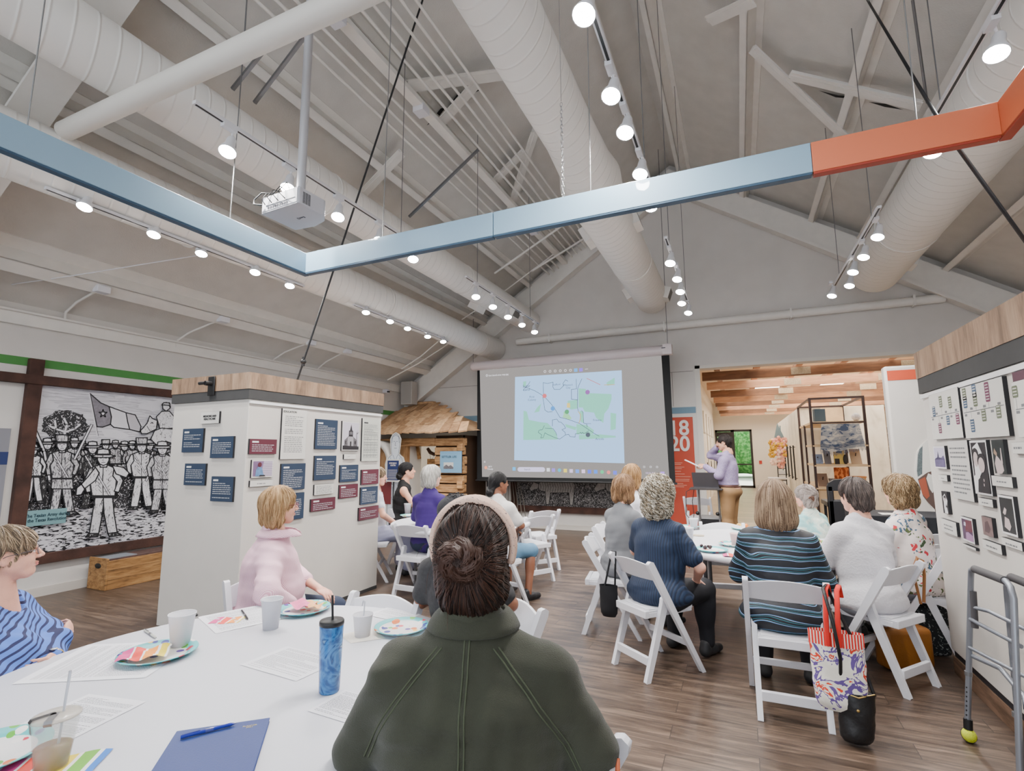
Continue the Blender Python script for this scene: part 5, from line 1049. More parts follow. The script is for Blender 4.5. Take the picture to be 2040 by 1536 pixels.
# ---------------------------------------------------------------- crate
CRW = wood_mat('crate_wood', [(98, 68, 36), (150, 108, 62), (176, 134, 84)], (4, 1, 8), .65, 14)
t = thing('wooden_crate', 'low wooden crate bench under the soldier mural', 'crate', (-6.86, 3.75, 0))
b = MB(); b.box((-.36, 0, 0), (0, 1.75, .33)); b.box((-.36, -.022, 0), (0, 0, .36)); b.build('crate_body', CRW, t, bev=.004)
b = MB()
for k in range(2): b.box((-.362, .0, .11+.11*k), (.001, 1.75, .113+.11*k))
b.build('board_seams', mat('seam_dark', (66, 46, 28), .8), t); MB().box((-.34, .02, .33), (-.02, 1.72, .345)).build('lid', mat('lid_dark', (84, 62, 56), .6, var=.4, vs=18), t); MB().box((-.3, .0, .345), (-.06, .34, .352)).build('lid_plate', mat('plate_grey', (130, 136, 144), .5), t)
MB().lathe([(0, 0), (.03, 0), (.03, .004), (0, .004)], 16, M=basis((-.17, -.022, .27), (2, 0, 0), (0, 0, 1), (0, -1, 0))).build('handle_hole', DARKGAP, t)
# ---------------------------------------------------------------- log cabin exhibit
LOG = wood_mat('log_wood', [(120, 84, 50), (170, 126, 82), (198, 156, 108)], (1.2, 3, 9), .7, 12, .3)
t = thing('log_cabin_display', 'log cabin front with shingled roof in the far left corner', 'cabin display')
b = MB(); cy = 9.2; rl = random.Random(3)
for i in range(10):
    z0 = .02+i*.19; 
    b.box((-5.83, cy-.06+rl.uniform(0, .03), z0), (-5.16+rl.uniform(-.0, .04), cy+.1, z0+.175-rl.uniform(0, .015)))
    if i >= 9 or i == 0: b.box((XL+.02, cy-.05, z0), (-5.83, cy+.1, z0+.175))
b.build('log_wall', LOG, t, bev=.018)
b = MB()
for i in range(5): z0 = .1+i*.38; b.box((-5.26, cy-.12, z0), (-5.13, cy+.0, z0+.16))
b.build('log_ends', LOG, t, bev=.015)
MB().box((-5.86, cy+.05, 0), (-5.2, cy+.12, 1.95)).box((-5.28, cy, 0), (-5.2, YB-.03, 1.95)).build('dark_chinking', mat('chinking', (66, 46, 30), .9), t)
MB().box((XL+.02, cy-.03, 1.1), (-6.52, cy+.05, 1.9)).build('door_surround', wood_mat('plank_wood', [(128, 90, 56), (160, 120, 80), (178, 140, 98)], (8, 2, 1), .6, 12), t)
MB().box((-6.55, cy+.5, .0), (-5.83, cy+.55, 1.9)).build('niche_wall', emi('niche_glow', (206, 190, 166), .45), t)  # wall glows by emission in place of light falling into the niche
MB().box((-6.56, cy+.05, 0), (-6.53, cy+.5, 1.9)).box((-5.85, cy+.1, 0), (-5.83, cy+.5, 1.9)).build('niche_side', WHITE, t)
# roof shingles: rows climbing to the wall
SH = [mat('shingle_%d' % i, c, .85, var=.25, vs=14, bump=.4, bs=50) for i, c in enumerate(((184, 146, 108), (160, 124, 90), (196, 160, 122)))]
b = MB(); rows = 6
def prof(v): # v 0..1 from eave to top: half extents and height/depth
    return (cy-.42+v*1.35, 2.02+.74*v**.85, XL+.02 if v < .5 else XL+.02+(v-.5)*.45, -4.9-1.75*v)
for r_ in range(rows):
    v0, v1 = r_/rows, (r_+1.25)/rows; y0_, z0_, xa, xb = prof(v0); y1_, z1_, _, _ = prof(min(v1, 1)); xa = min(xa, -7.25); x = xa; xa2 = prof(v0)[2]; x = xa2
    while x < xb:
        w_ = rl.uniform(.13, .22); x2 = min(x+w_, xb+.06); sk_ = rl.uniform(-.012, .012); l0 = rl.uniform(-.04, .02)
        sh = (x+x2)/2; tw = .0 if sh < -5.9 else .12*(sh+5.9)
        M0 = [(x+.004, y0_+l0, z0_-.0+sk_+l0*.5), (x2-.004, y0_+l0, z0_-sk_+l0*.5), (x2-.004-tw*.9, y1_, z1_-sk_), (x+.004-tw*.9, y1_, z1_)]
        b.add(M0+[(p[0], p[1]+.01, p[2]-.028) for p in M0], [(0, 1, 2, 3), (7, 6, 5, 4), (0, 4, 5, 1), (1, 5, 6, 2), (3, 7, 4, 0), (2, 6, 7, 3)], rl.randint(0, 2)); x = x2
b.build('shingles', SH, t)
y0_, z0_, xa, xb = prof(0); MB().add([(XL+.02, cy-.4, 1.985), (-4.92, cy-.4, 1.985), (-5.1, YB-.03, 2.2), (XL+.02, YB-.03, 2.2), (XL+.02, YB-.03, 2.7), (-6.65, YB-.03, 2.7)], [(0, 1, 2, 3)]).build('roof_underside', MATS['chinking'], t); MB().add([(-4.92, cy-.4, 2.01), (-4.95, YB-.03, 2.1), (-6.62, YB-.03, 2.72), (-6.62, YB-.2, 2.72)], [(0, 1, 2, 3)]).build('hip_face', SH[0], t)
MB().box((-7.15, YB-.2, 2.72), (-6.5, YB-.04, 2.8)).build('ridge_board', SH[0], t, bev=.02)
# things in the cabin doorway
t = thing('powder_horn', 'curved powder horn hanging in the cabin doorway', 'horn', (-6.16, cy+.45, 1.62)); MB().tube([(-.17, 0, .07), (-.1, 0, -.02), (0, 0, -.06), (.1, 0, -.04), (.17, 0, .03)], [.035, .042, .04, .03, .012], 12).build('horn', mat('horn_brown', (84, 58, 44), .5, var=.4, vs=20), t); MB().tube([(-.12, 0, .0), (-.08, 0, -.2), (.03, 0, -.06)], .005, 5).tube([(-.08, 0, -.2), (-.1, 0, -.36), (-.06, 0, -.42), (-.12, 0, -.45)], .006, 5).build('strap', MATS['horn_brown'], t)
tag(MB().box((-6.33, cy+.44, 1.34), (-5.86, cy+.5, 1.46)).build('pegged_plank', CRW), 'short carved plank on the lit wall of the cabin doorway', 'plank')
t = thing('long_rifle', 'brown long rifle leaning in the cabin doorway', 'rifle'); MB().tube([(-5.88, cy+.4, 1.66), (-6.12, cy+.38, 1.1)], .022, 8).build('barrel', mat('rifle_wood', (96, 50, 34), .5), t); MB().bar((-6.1, cy+.38, 1.12), (-6.32, cy+.36, .62), .05, .1).build('stock', MATS['rifle_wood'], t, bev=.01)
tag(MB().bar((-6.52, cy+.3, 1.86), (-6.44, cy+.3, 1.46), .05, .07).build('leaning_board', CRW, bev=.004), 'short wooden board leaning at the left jamb of the cabin doorway', 'board')
q0, q1 = oy(880, 899, cy-.09), oy(923, 942, cy-.09)
Mq = MY(q0.x, cy-.135, q1.z); w, h = q1.x-q0.x, q0.z-q1.z; o = plaque('settler_plaque', 'light blue plaque with small landscape photo on the log wall', 'plaque', Mq, w, h, mat('plaque_blue', (112, 152, 180), .6), rows=False)
text('SETTLER LIFE', .062, mat('label_ink', (0, 0, 0)), Mq @ Matrix.Translation((w*.42, h*.73, .02)), o, bold=.001); b = MB(); b.flat([(w*.17, h*.18), (w*.62, h*.18), (w*.62, h*.48), (w*.17, h*.48)], Mq, .0195); b.flat([(w*.17, h*.18), (w*.62, h*.18), (w*.62, h*.26), (w*.5, h*.36), (w*.4, h*.3), (w*.3, h*.38), (w*.17, h*.28)], Mq, .0199, 1)
b.build('landscape_photo', [mat('print_sky2', (190, 190, 186), .6), gy], o)
# cut-out standee figure (generic line drawn settler) and its sign
t = thing('cutout_standee', 'life-size flat cut-out of a line-drawn man by the cabin doorway', 'cutout', (-6.52, 8.75, 0))
sil = [(-.2, .02), (-.2, .7), (-.22, 1.1), (-.24, 1.35), (-.2, 1.5), (-.1, 1.57), (-.12, 1.7), (-.13, 1.88), (-.08, 1.98), (0, 2.02), (.08, 1.98), (.13, 1.88), (.11, 1.7), (.09, 1.57), (.19, 1.5), (.24, 1.35), (.25, 1.0), (.22, .6), (.24, .02)]
b = MB(); Mc = MY(0, 0, 0); b.prism([(x*1.08, z_) for x, z_ in sil], Mc, .012, 0); sm_ = [(x*.86, .04+z_*.965) for x, z_ in sil]; b.flat(sm_, Mc, .0125, 1)
for pts in (sm_+[sm_[0]], [(-.06, 1.55), (0, 1.42), (.06, 1.55)], [(0, 1.42), (-.01, 1.0), (.0, .8)], [(-.12, 1.5), (-.06, 1.2), (-.1, .9)], [(.12, 1.5), (.06, 1.2), (.1, .9)], [(-.05, .9), (-.08, .1)], [(.05, .9), (.1, .1)], [(-.17, 1.35), (-.15, 1.0), (-.05, .95)], [(.17, 1.35), (.18, 1.), (.1, .92)], [(-.05, 1.83), (-.02, 1.83)], [(.02, 1.83), (.05, 1.83)], [(0, 1.82), (-.012, 1.75), (.01, 1.745)], [(-.03, 1.69), (.03, 1.69)], [(-.09, 1.8), (-.08, 1.92), (0, 1.96), (.08, 1.92), (.09, 1.8)]): b.stroke(pts, .009, Mc, .0132, 2)
for i in range(26): z_ = rl.uniform(.2, 1.45); x = rl.uniform(-.16, .12); b.stroke([(x, z_), (x+.04, z_-.06)], .006, Mc, .0132, 2)
b.build('figure_panel', [PAPER, mat('standee_blue', (206, 212, 220), .6), mat('standee_ink', (62, 80, 104), .6)], t); MB().box((-.2, .0, 0), (.2, .3, .02)).build('foot', BLACK, t)
q0, q1 = oy(772, 917, 8.6), oy(795, 958, 8.6); t = thing('name_sign', 'white edged navy sign held in front of the flat cut-out figure', 'sign'); w, h = q1.x-q0.x, q0.z-q1.z; Mq = MY(q0.x, 8.6, q1.z)
MB().box((-.02, -.02, 0), (w+.02, h+.02, .012), 0, Mq).build('board', PAPER, t); b = MB(); b.flat([(.01, .01), (w-.005, .01), (w-.005, h-.005), (.01, h-.005)], Mq, .0125)
for k in range(9):
    b.box((.03, h*(.08+.055*k), .0128), (w*.85, h*(.1+.055*k), .0132), 1, Mq)
b.build('sign_face', [MATS['board_navy'], INKL], t); text('STEPHEN F.\nAUSTIN', .042, nw, Mq @ Matrix.Translation((w*.5, h*.8, .0135)), t, bold=.001, xs=.9); MB().tube([(q0.x+w/2, 8.62, 0), (q0.x+w/2, 8.62, q0.z)], .012, 8).build('post', BLACK, t)
t = thing('arched_canopy', 'pale arched wagon canopy behind the left display wall edge', 'arch'); b = MB()
b.grid(lambda u, v: (-7.1+.36*cos(pi*u)*1.0, 8.75+.5*v, 1.35+.42*sin(pi*u)), 16, 2); o = b.build('canvas', mat('canvas_white', (206, 202, 194), .8), t); s_ = o.modifiers.new('s', 'SOLIDIFY'); s_.thickness = .09; MB().box((-7.2, 9.0, .9), (-6.72, 9.05, 1.6)).build('wood_panel', MATS['plank_wood'], t)
MB().box((-7.25, 8.72, .55), (-6.6, 8.76, 1.16)).build('maroon_panel', mat('maroon_board', (112, 44, 48), .6), t); text('DAYS', .13, INKL, MY(-6.85, 8.715, 1.02), t)
# wall speaker and camera
t = thing('wall_speaker', 'white box loudspeaker mounted high in the far left corner', 'loudspeaker', (-6.98, 9.85, 2.99)); MB().box((-.17, -.12, -.28), (.14, .12, .26)).build('cabinet', mat('speaker_white', (176, 172, 166), .5), t, bev=.015); MB().box((-.15, -.128, -.26), (.12, -.12, .24)).build('grille', mat('speaker_grille', (160, 157, 152), .8), t)
t = thing('security_camera', 'small white dome camera high on the left wall', 'camera', (XL+.1, 9.3, 2.98)); MB().ell((0, 0, 0), (.06, .06, .05)).box((-.1, -.04, -.03), (0, .04, .05)).build('camera_body', PLW, t); MB().ell((.035, -.03, -.012), (.022, .022, .022)).ell((.05, .0, -.012), (.018, .02, .02)).build('camera_lens', BLACK, t)
t = thing('wall_sensor', 'tiny white sensor box on the left wall beyond the left display wall', 'sensor', ox(660, 743, XL+.03)); MB().box((-.03, -.05, -.04), (.02, .05, .04)).build('sensor_body', PLW, t, bev=.006)
# ================================================================ bright gallery beyond the opening
GW_ = mat('gallery_white', (232, 224, 210), .8)
GX0, GX1, GY1 = -1.0, 6.5, 25.3
MYW = basis((0, GY1, 0), (1, 0, 0), (0, 0, 1), (0, 1, 0))
struct('wall_far_left', MB().box((GX0-.12, YB+.28, 0), (GX0, GY1, 3.9)), GW_)
struct('wall_far_right', MB().box((GX1, YB+.28, 0), (GX1+.12, GY1, 3.9)), GW_)
dl, dr_ = oy(1424, 855, GY1).x, oy(1497, 855, GY1).x; dh = oy(1470, 856, GY1).z
g = MB(); g.box((GX0-.12, GY1, dh), (GX1, GY1+.12, 3.9)).box((GX0-.12, GY1, 0), (dl, GY1+.12, dh)).box((dr_, GY1, 0), (GX1, GY1+.12, dh)); struct('wall_far', g, GW_)
struct('ceiling_far', MB().box((GX0-.2, YB+.28, 3.75), (GX1+.2, GY1+.2, 3.9)), mat('gallery_ceiling', (226, 206, 182), .85))
struct('baseboard_far', MB().box((dr_+.02, GY1-.02, 0), (GX1, GY1, .13)), mat('gallery_base', (206, 200, 190), .6))
BEAM = wood_mat('gallery_beam_wood', [(92, 60, 38), (108, 72, 46), (124, 84, 56)], (.8, 5, 5), .6, 8)
PALE = wood_mat('gallery_beam_pale', [(168, 122, 92), (182, 136, 104), (196, 150, 118)], (.8, 5, 5), .6, 8)
PLATE = mat('gang_plate', (170, 156, 132), .4, .6, var=.3, vs=90)
ys = [12.04, 13.85, 15.8, 17.6, 19.1, 20.8, 22.6, 24.2]
for i, y in enumerate(ys):
    t = thing('ceiling_beam', '%s wooden gallery beam counting away from the opening' % (['first', 'second', 'third', 'fourth', 'fifth', 'sixth', 'seventh', 'eighth'][i]), 'beam', (0, y, 3.15), group='wooden beams across the gallery ceiling')
    MB().box((-.66, 0, 0), (GX1, .09, .19)).build('timber', BEAM if i % 2 == 0 else PALE, t)
    b = MB()
    for k in range(3): x = 1.1+1.9*k+.12*i*0; b.box((x, -.006, .02), (x+.36, 0, .17))
    b.build('metal_plate', PLATE, t)
b = MB()
for k in range(9): x = -.4+k*.8; b.box((x, YB+.4, 3.36), (x+.12, GY1-.1, 3.46))
struct('trim_60', b, PALE)
for k in range(7):
    y = 11.7+k*1.9; t = thing('skylight_panel', 'bright ceiling light panel between gallery beams, row %s' % ['nearest', 'second', 'third', 'fourth', 'fifth', 'sixth', 'farthest'][k], 'ceiling light', (0, y, 3.715), group='gallery ceiling light panels')
    t.name = 'skylight_panel'
    for x in (.6, 2.4, 4.2): MB().box((x, -.25, 0), (x+.9, .25, .03)).build('light_panel', emi('gallery_light', (255, 240, 220), 5.), t)
# glazed door and outdoors
DF = mat('door_frame_dark', (38, 34, 32), .5); GLS = mat('glass', (240, 246, 244), .02, trans=1., ior=1.05)
D = MB(); D.box((dl, GY1-.03, 0), (dl+.09, GY1+.07, dh)).box((dr_-.09, GY1-.03, 0), (dr_, GY1+.07, dh)).box((dl, GY1-.03, dh-.09), (dr_, GY1+.07, dh)).box((dl, GY1-.03, 0), (dr_, GY1+.07, .1)); mx = dl+(dr_-dl)*.5
D.box((mx-.1, GY1-.03, 0), (mx+.04, GY1+.07, dh)).box((dl+.09, GY1-.02, .95), (mx-.1, GY1+.05, 1.02)).box((mx, GY1-.02, 1.0), (dr_-.09, GY1+.05, 1.06)).box((dl+.09, GY1-.02, dh-.3), (mx-.1, GY1+.05, dh-.1))
o = struct('door_1', D, DF); MB().box((dl+.08, GY1+.01, .1), (dr_-.08, GY1+.02, dh-.09)).build('glass_pane', GLS, o)
struct('ground_outside', MB().box((-30, GY1+.14, -.2), (30, 60, -.05)), mat('pavement_sunlit', (226, 220, 206), .9))
LEAF = pattern('tree_foliage', [(0, (36, 84, 40)), (.45, (74, 140, 66)), (.6, (130, 190, 104))], 6, 'noise', interp='LINEAR', rough=.9, bump=.5)
for i, (x, y, r, z) in enumerate(((-2.2, 36, 2.6, 2.6), (1.0, 38, 3.0, 3.2), (3.6, 35, 2.4, 2.2))):
    t = thing('leafy_tree', ['leafy tree outside the glass door, left', 'leafy tree outside the glass door, tallest in the middle', 'leafy tree outside the glass door, right'][i], 'tree', (x, y, 0))
    F = Sdf(.3); rr_ = random.Random(i)
    for k in range(14): F.u(elli((rr_.uniform(-1, 1)*r*.7, rr_.uniform(-1, 1)*r*.5, z+rr_.uniform(-1, 1)*r*.6), (r*.45,)*3))
    v, f = nets(F, .16); npmesh('foliage', [(v, f, 0)], [LEAF], t); MB().tube([(0, 0, -.1), (0, 0, z)], .22, 8).build('trunk', mat('bark', (70, 56, 44), .9), t)
# left gallery wall panels
b = MB()
for k in range(8): y = 11+k*1.6; b.box((GX0, y, .3), (GX0+.03, y+.05, 2.9)).box((GX0, y, 2.2), (GX0+.02, y+1.6, 2.24))
struct('trim_61', b, mat('gallery_trim', (196, 188, 172), .7))
for k in range(5):
    y = 12+k*2.4; t = thing('white_door', 'tall white cupboard door in the left gallery wall, %s from the opening' % ORD[k], 'door', (GX0, y, 0), group='white doors in the left gallery wall')
    lf = MB().box((.002, 0, 0), (.03, .95, 2.15)).build('leaf', GW_, t, bev=.006); MB().tube([(.05, .85, .9), (.05, .85, 1.25)], .014, 6).build('handle', BLACK, lf)
# white cabinet block with long black pulls
t = thing('storage_block', 'long white storage block with tall black pulls in the gallery', 'cabinet', (1.5, 15.45, 0))
CW = wood_mat('whitewashed_ply', [(196, 190, 172), (222, 216, 200), (232, 228, 214)], (1, 4, .6), .6, 6, .03)
MB().box((0, 0, 0), (1.9, 8.6, 2.72)).build('carcass', CW, t, bev=.01)
for k in range(4): y = 1.55+k*.95+(0 if k < 2 else .1*k); MB().tube([(-.05, y, .75), (-.05, y, 1.75)], .02, 8).tube([(0, y, .8), (-.05, y, .8)], .012, 6).tube([(0, y, 1.7), (-.05, y, 1.7)], .012, 6).build('pull_handle', BLACK, t)
b = MB()
for k in range(4): b.box((-.002, 1.05+k*1.0, .1), (.001, 1.06+k*1.0, 2.65))
b.build('door_gap', mat('gap_grey', (140, 134, 120), .8), t)
# open shelf unit in front
SX0, SX1, SY0, SY1, SZ = 1.5, 2.5, 13.0, 15.4, 2.75
t = thing('open_shelf_unit', 'tall open shelf unit with dark metal frame and pale wood shelves', 'shelf', (0, 0, 0))
DM = mat('dark_metal', (58, 46, 46), .5, .4); PS = mat('pale_shelf', (196, 172, 138), .6, var=.1, vs=6)
b = MB()
for x in (SX0, SX1):
    for y in (SY0, SY1): b.box((x-.025, y-.025, 0), (x+.025, y+.025, SZ))
    b.box((x-.02, SY0, SZ-.04), (x+.02, SY1, SZ))
for y in (SY0, SY1): b.box((SX0, y-.02, SZ-.045), (SX1, y+.02, SZ))
for x in (SX0,): b.box((x-.02, SY0+1.3, 0), (x+.02, SY0+1.34, 2.2))
b.build('metal_frame', DM, t)
shz = [oy(1620, 868, SY0).z-.02+.0, 1.72, 1.29, .83]; shz = [2.22, 1.72, 1.29, .80]
for i, z_ in enumerate(shz):
    MB().box((SX0, SY0, z_-.045), (SX1, SY1 if i in (0, 3) else SY0+1.35, z_)).build('shelf_board', PS, t); MB().box((SX0-.01, SY0-.028, z_-.05), (SX1+.01, SY0-.02, z_-.02)).build('edge_strip', DM if i in (0,) else PS, t)
MB().box((SX0+.02, SY0+.05, 0), (SX1-.02, SY0+1.3, .75)).build('lower_panel', PS, t)
MB().box((SX0+.5, SY1-.03, 2.22), (SX1, SY1, 2.7)).build('back_panel', PS, t)
# throw draped on the shelf
t = thing('woven_throw', 'blue and grey woven throw with fringe draped over the middle shelf', 'blanket', (0, 0, 0))
thr = pattern('throw_weave', [(0, (64, 78, 104)), (.42, (128, 134, 142)), (.56, (168, 166, 162))], 7, 'noise', interp='CONSTANT', rough=.95, dist=.6, mapping=(1.2, 1, 2.2))
x0, x1 = 1.68, 2.38
MB().grid(lambda u, v: (x0+(x1-x0)*u-.06*(v)*(1-2*u), SY0-.06-.05*sin(u*9)*v-.03*v, 2.16-.55*v-.05*sin(u*5)*v), 24, 8).build('throw_cloth', thr, t)
b = MB()
for k in range(3): b.grid(lambda u, v: (x0+(x1-x0)*u-.06*(1-2*u), SY0-.10-.05*sin(u*9), 1.68+.05*k*.6-.05*sin(u*5)+.012*v), 24, 1)
b.build('blue_border', mat('throw_navy', (58, 72, 100), .9), t); b = MB()
for k in range(44): u = k/43; x = x0+(x1-x0)*u-.06*(1-2*u); z_ = 1.61-.05*sin(u*5); b.tube([(x, SY0-.095-.05*sin(u*9), z_), (x+rnd.uniform(-.01, .01), SY0-.1-.05*sin(u*9), z_-rnd.uniform(.06, .1))], .005, 4)
b.build('fringe', mat('throw_fringe', (92, 104, 128), .95), t)
text('FORT BEND COUNTY MUSEUM', .034, MATS['throw_navy'], basis((2.0, SY0-.2, 1.79), (1, 0, 0), (0, 0, 1), (0, -1, 0)), t, xs=1.1)
def bookstand(x, y, z, w, h, m, label, tilt=.2, nm='framed_card', cat='picture', th=.02):
    t = thing(nm, label, cat, (x, y, z), .15); MB().box((-w/2, 0, 0), (w/2, th, h), 0, Matrix.Rotation(-tilt, 4, 'X')).build('panel', m, t); MB().bar((0, .02, h*.7), (0, h*.45, 0), .02, .01).build('strut', DM, t); return t
bookstand(1.72, 13.3, 2.22, .22, .3, mat('box_slate', (52, 70, 84), .6), 'dark slate box on the top shelf of the open shelf unit', 0, 'box', 'box', .15)
t = thing('shell_ornament', 'pale grey shell ornament at the right end of the top shelf', 'ornament', (2.38, 13.2, 2.22)); MB().ell((0, 0, .09), (.09, .07, .09)).build('shell', mat('shell_grey', (186, 182, 184), .6, var=.2, vs=30), t); MB().lathe([(0, 0), (.05, 0), (.03, .03)], 12).build('foot', DM, t)
bookstand(1.78, 13.15, 1.29, .13, .32, mat('frame_grey', (120, 118, 122), .6), 'grey leaning frame on the shelf below the throw', .25)
bookstand(1.62, 13.4, 1.29, .2, .22, mat('plate_blue', (150, 170, 206), .4, var=.3, vs=14), 'blue and white plate on a stand at the left of the shelf', .2, 'display_plate', 'plate')
t = thing('book_packet', 'yellow and black boxed packet standing on the shelf below the throw', 'packet', (1.98, 13.06, 1.29)); MB().box((-.1, 0, 0), (.1, .06, .32)).build('packet_box', mat('packet_yellow', (206, 178, 96), .6), t, bev=.01); MB().box((-.09, -.004, .0), (.0, 0, .12)).box((-.05, -.004, .24), (.05, 0, .28)).build('printed_area', mat('packet_black', (40, 34, 32), .6), t); 
t = thing('black_pouch', 'black pouch hanging beside the yellow boxed packet', 'pouch', (2.09, 13.04, 1.29)); MB().ell((0, 0, .1), (.05, .03, .11)).build('pouch', MATS['packet_black'], t)
bookstand(2.32, 13.2, 1.29, .2, .34, mat('frame_tan', (176, 150, 122), .6), 'tan framed picture leaning on the shelf below the throw, right', .3)
t = thing('orange_textile', 'orange leaf patterned textile standing on the low shelf', 'textile', (2.0, 13.1, .8)); MB().grid(lambda u, v: (-.14+.28*u, .02*sin(u*20), .42*v), 16, 4).build('cloth', pattern('textile_orange', [(0, (150, 70, 30)), (.5, (206, 124, 66))], 14, 'noise', rough=.9), t)
t = thing('wicker_box', 'tan box on the low shelf beside the orange textile', 'box', (2.3, 13.15, .8)); MB().box((-.14, 0, 0), (.15, .2, .2)).build('box_body', mat('box_tan', (190, 150, 104), .7), t, bev=.008); MB().box((-.15, -.01, .2), (.16, .21, .23)).build('lid', mat('box_tan2', (206, 142, 84), .7), t)
for k in range(4): tag(MB().box((1.78-.005*k, 13.05, .8+.045*k), (1.98, 13.25, .84+.045*k)).build('stacked_book', [mat('book_%d' % k, ((150, 140, 132), (110, 104, 100), (176, 168, 158), (90, 84, 84))[k], .6)]), ['lowest pale grey book', 'dark grey book second from the bottom', 'light book third from the bottom', 'topmost dark book'][k]+' in the stack on the low shelf', 'book', 'books stacked on the low shelf')
bookstand(1.66, 13.15, .8, .2, .3, mat('frame_brown', (130, 108, 92), .6), 'brown frame leaning at the left end of the low shelf', .35)
# flower display, stand, fire alarm etc
t = thing('paper_flower_display', 'cluster of pink and yellow paper flowers hanging by the white storage block', 'flowers', (1.22, 19.5, 1.55)); rr_ = random.Random(2)
for k, (c, n_) in enumerate((((236, 168, 150), 13), ((214, 170, 60), 8), ((240, 206, 190), 6))):
    b = MB()
    for i in range(n_):
        cx, cz = rr_.uniform(-.22, .2), (rr_.uniform(-.5, .45) if k != 1 else rr_.uniform(-.15, .35))
        for a in range(6): b.ell((cx+.07*cos(a*pi/3), rr_.uniform(-.08, .05), cz+.07*sin(a*pi/3)), (.055, .03, .055), n=8)
    b.build('blooms', mat('bloom_%d' % k, c, .8, var=.2, vs=12), t)
MB().add([(-.1, 0, .5), (.2, 0, .5), (.02, 0, 1.0)], [(0, 1, 2)]).tube([(.1, .02, .9), (.1, .02, -.6)], .02, 6).build('hanger', mat('teal_grey', (110, 132, 140), .7), t)
t = thing('display_rack', 'black wire display rack with small white cards below the paper flowers', 'rack', (1.28, 19.6, 0)); b = MB()
for x in (-.12, .12): b.box((x-.015, -.015, 0), (x+.015, .015, 1.2))
for z_ in (.3, .6, .8, 1.0, 1.15): b.box((-.12, -.1, z_), (.12, .06, z_+.02))
b.build('rack_frame', BLACK, t)
for z_ in (.62, .82, 1.02): MB().box((-.1, -.08, z_), (.1, -.06, z_+.12)).build('card', WH, t)
t = thing('folding_table', 'small white topped table with black legs beside the storage block', 'table', (1.02, 19.3, 0)); MB().box((-.18, -.4, .68), (.35, .4, .72)).build('tabletop', WH, t, bev=.005)
for y in (-.35, .35): MB().tube([(0, y, 0), (0, y, .68)], .025, 8).build('leg', BLACK, t)
tag(MB().box((.78, GY1-.03, 1.05), (.9, GY1, 1.2)).build('alarm_box', mat('alarm_red', (190, 60, 50), .5)), 'small red alarm box on the far gallery wall', 'alarm')
t = thing('side_table', 'thin legged side table with goods at the right of the gallery', 'table', (3.5, 17.2, 0)); MB().box((-.55, -.4, .76), (.7, .4, .8)).build('tabletop', DM, t)
for x, y in ((-.45, -.3), (-.45, .3), (.6, -.3), (.6, .3)): MB().tube([(x, y, 0), (x, y, .76)], .015, 6).build('leg', DM, t)
for i in range(3): tag(MB().box((3.1+.3*i, 16.95, .8), (3.32+.3*i, 17.2, .86+.03*i)).build('merchandise_box', CRW if i else PS, bev=.005), ['flat tan', 'middle wooden', 'right wooden'][i]+' box lying on the gallery side table', 'box')
t = thing('table_flag', 'small red white and blue flag standing on the gallery side table', 'flag', (3.05, 16.95, .8)); MB().tube([(0, 0, 0), (.03, 0, .5)], .006, 5).build('staff', DM, t)
b = MB(); b.flat([(0, .42), (.1, .3), (.02, .12), (-.08, .2)], MY(0, 0, 0), 0, 0); b.flat([(.02, .44), (.22, .22), (.16, .12), (.06, .28)], MY(0, 0, 0), .002, 1); b.flat([(-.08, .2), (.02, .12), (.14, .08), (.08, .02), (-.02, .06)], MY(0, 0, 0), .004, 2); b.build('flag_cloth', [mat('flag_navy', (40, 44, 84), .8), WH, mat('flag_red', (196, 54, 50), .8)], t)
t = thing('green_bag', 'bright lime green shopping bag under the gallery side table', 'bag', (3.45, 16.6, 0)); MB().box((-.15, -.06, 0), (.13, .06, .34)).build('bag_body', mat('bag_lime', (170, 210, 60), .7, var=.3, vs=12), t, bev=.03); MB().tube([(-.08, 0, .33), (-.05, 0, .44), (.05, 0, .44), (.08, 0, .33)], .008, 6).build('handle', MATS['bag_lime'], t)
t = thing('wall_shelves', 'light metal wall shelving at the far right of the gallery', 'shelf', (4.2, 19., 0))
for x in (0, .9): MB().box((x, 0, .3), (x+.03, .03, 2.3)).build('upright', DM, t)
for z_ in (.9, 1.3, 1.7, 2.1): MB().box((0, -.25, z_), (.93, .03, z_+.03)).build('shelf_board', PS, t)
# black trolley / cart with moulded handle in front of the shelf
t = thing('utility_cart', 'black plastic utility cart with moulded handle before the open shelf', 'cart', (1.42, 9.0, 0)); t.scale = (.95, 1, 1.18)
BP = mat('cart_black', (26, 26, 30), .5, bump=.15, bs=80); b = MB(); Mk = basis((0, 0, 0), (1, 0, 0), (0, 0, 1), (0, -1, 0))
ou = [(-.27, .25), (-.27, .86), (-.24, .93), (-.16, .97), (.0, .985), (.16, .97), (.24, .93), (.27, .86), (.27, .25)]; inn = [(-.17, .74), (-.16, .84), (0, .85), (.16, .84), (.17, .74)]
b.box((-.27, -.04, .25), (-.18, .04, .90)).box((.18, -.04, .25), (.27, .04, .90)).box((-.27, -.04, .25), (.27, .04, .72)); b.prism([(-.27, .83), (-.25, .92), (-.17, .965), (0, .98), (.17, .965), (.25, .92), (.27, .83)], basis((0, .04, 0), (1, 0, 0), (0, 0, 1), (0, -1, 0)), .08); b.build('handle_panel', BP, t, bev=.02)
MB().box((-.27, .04, .25), (.27, .7, .36)).box((-.27, .04, .62), (.27, .7, .68)).build('tray', BP, t, bev=.01)
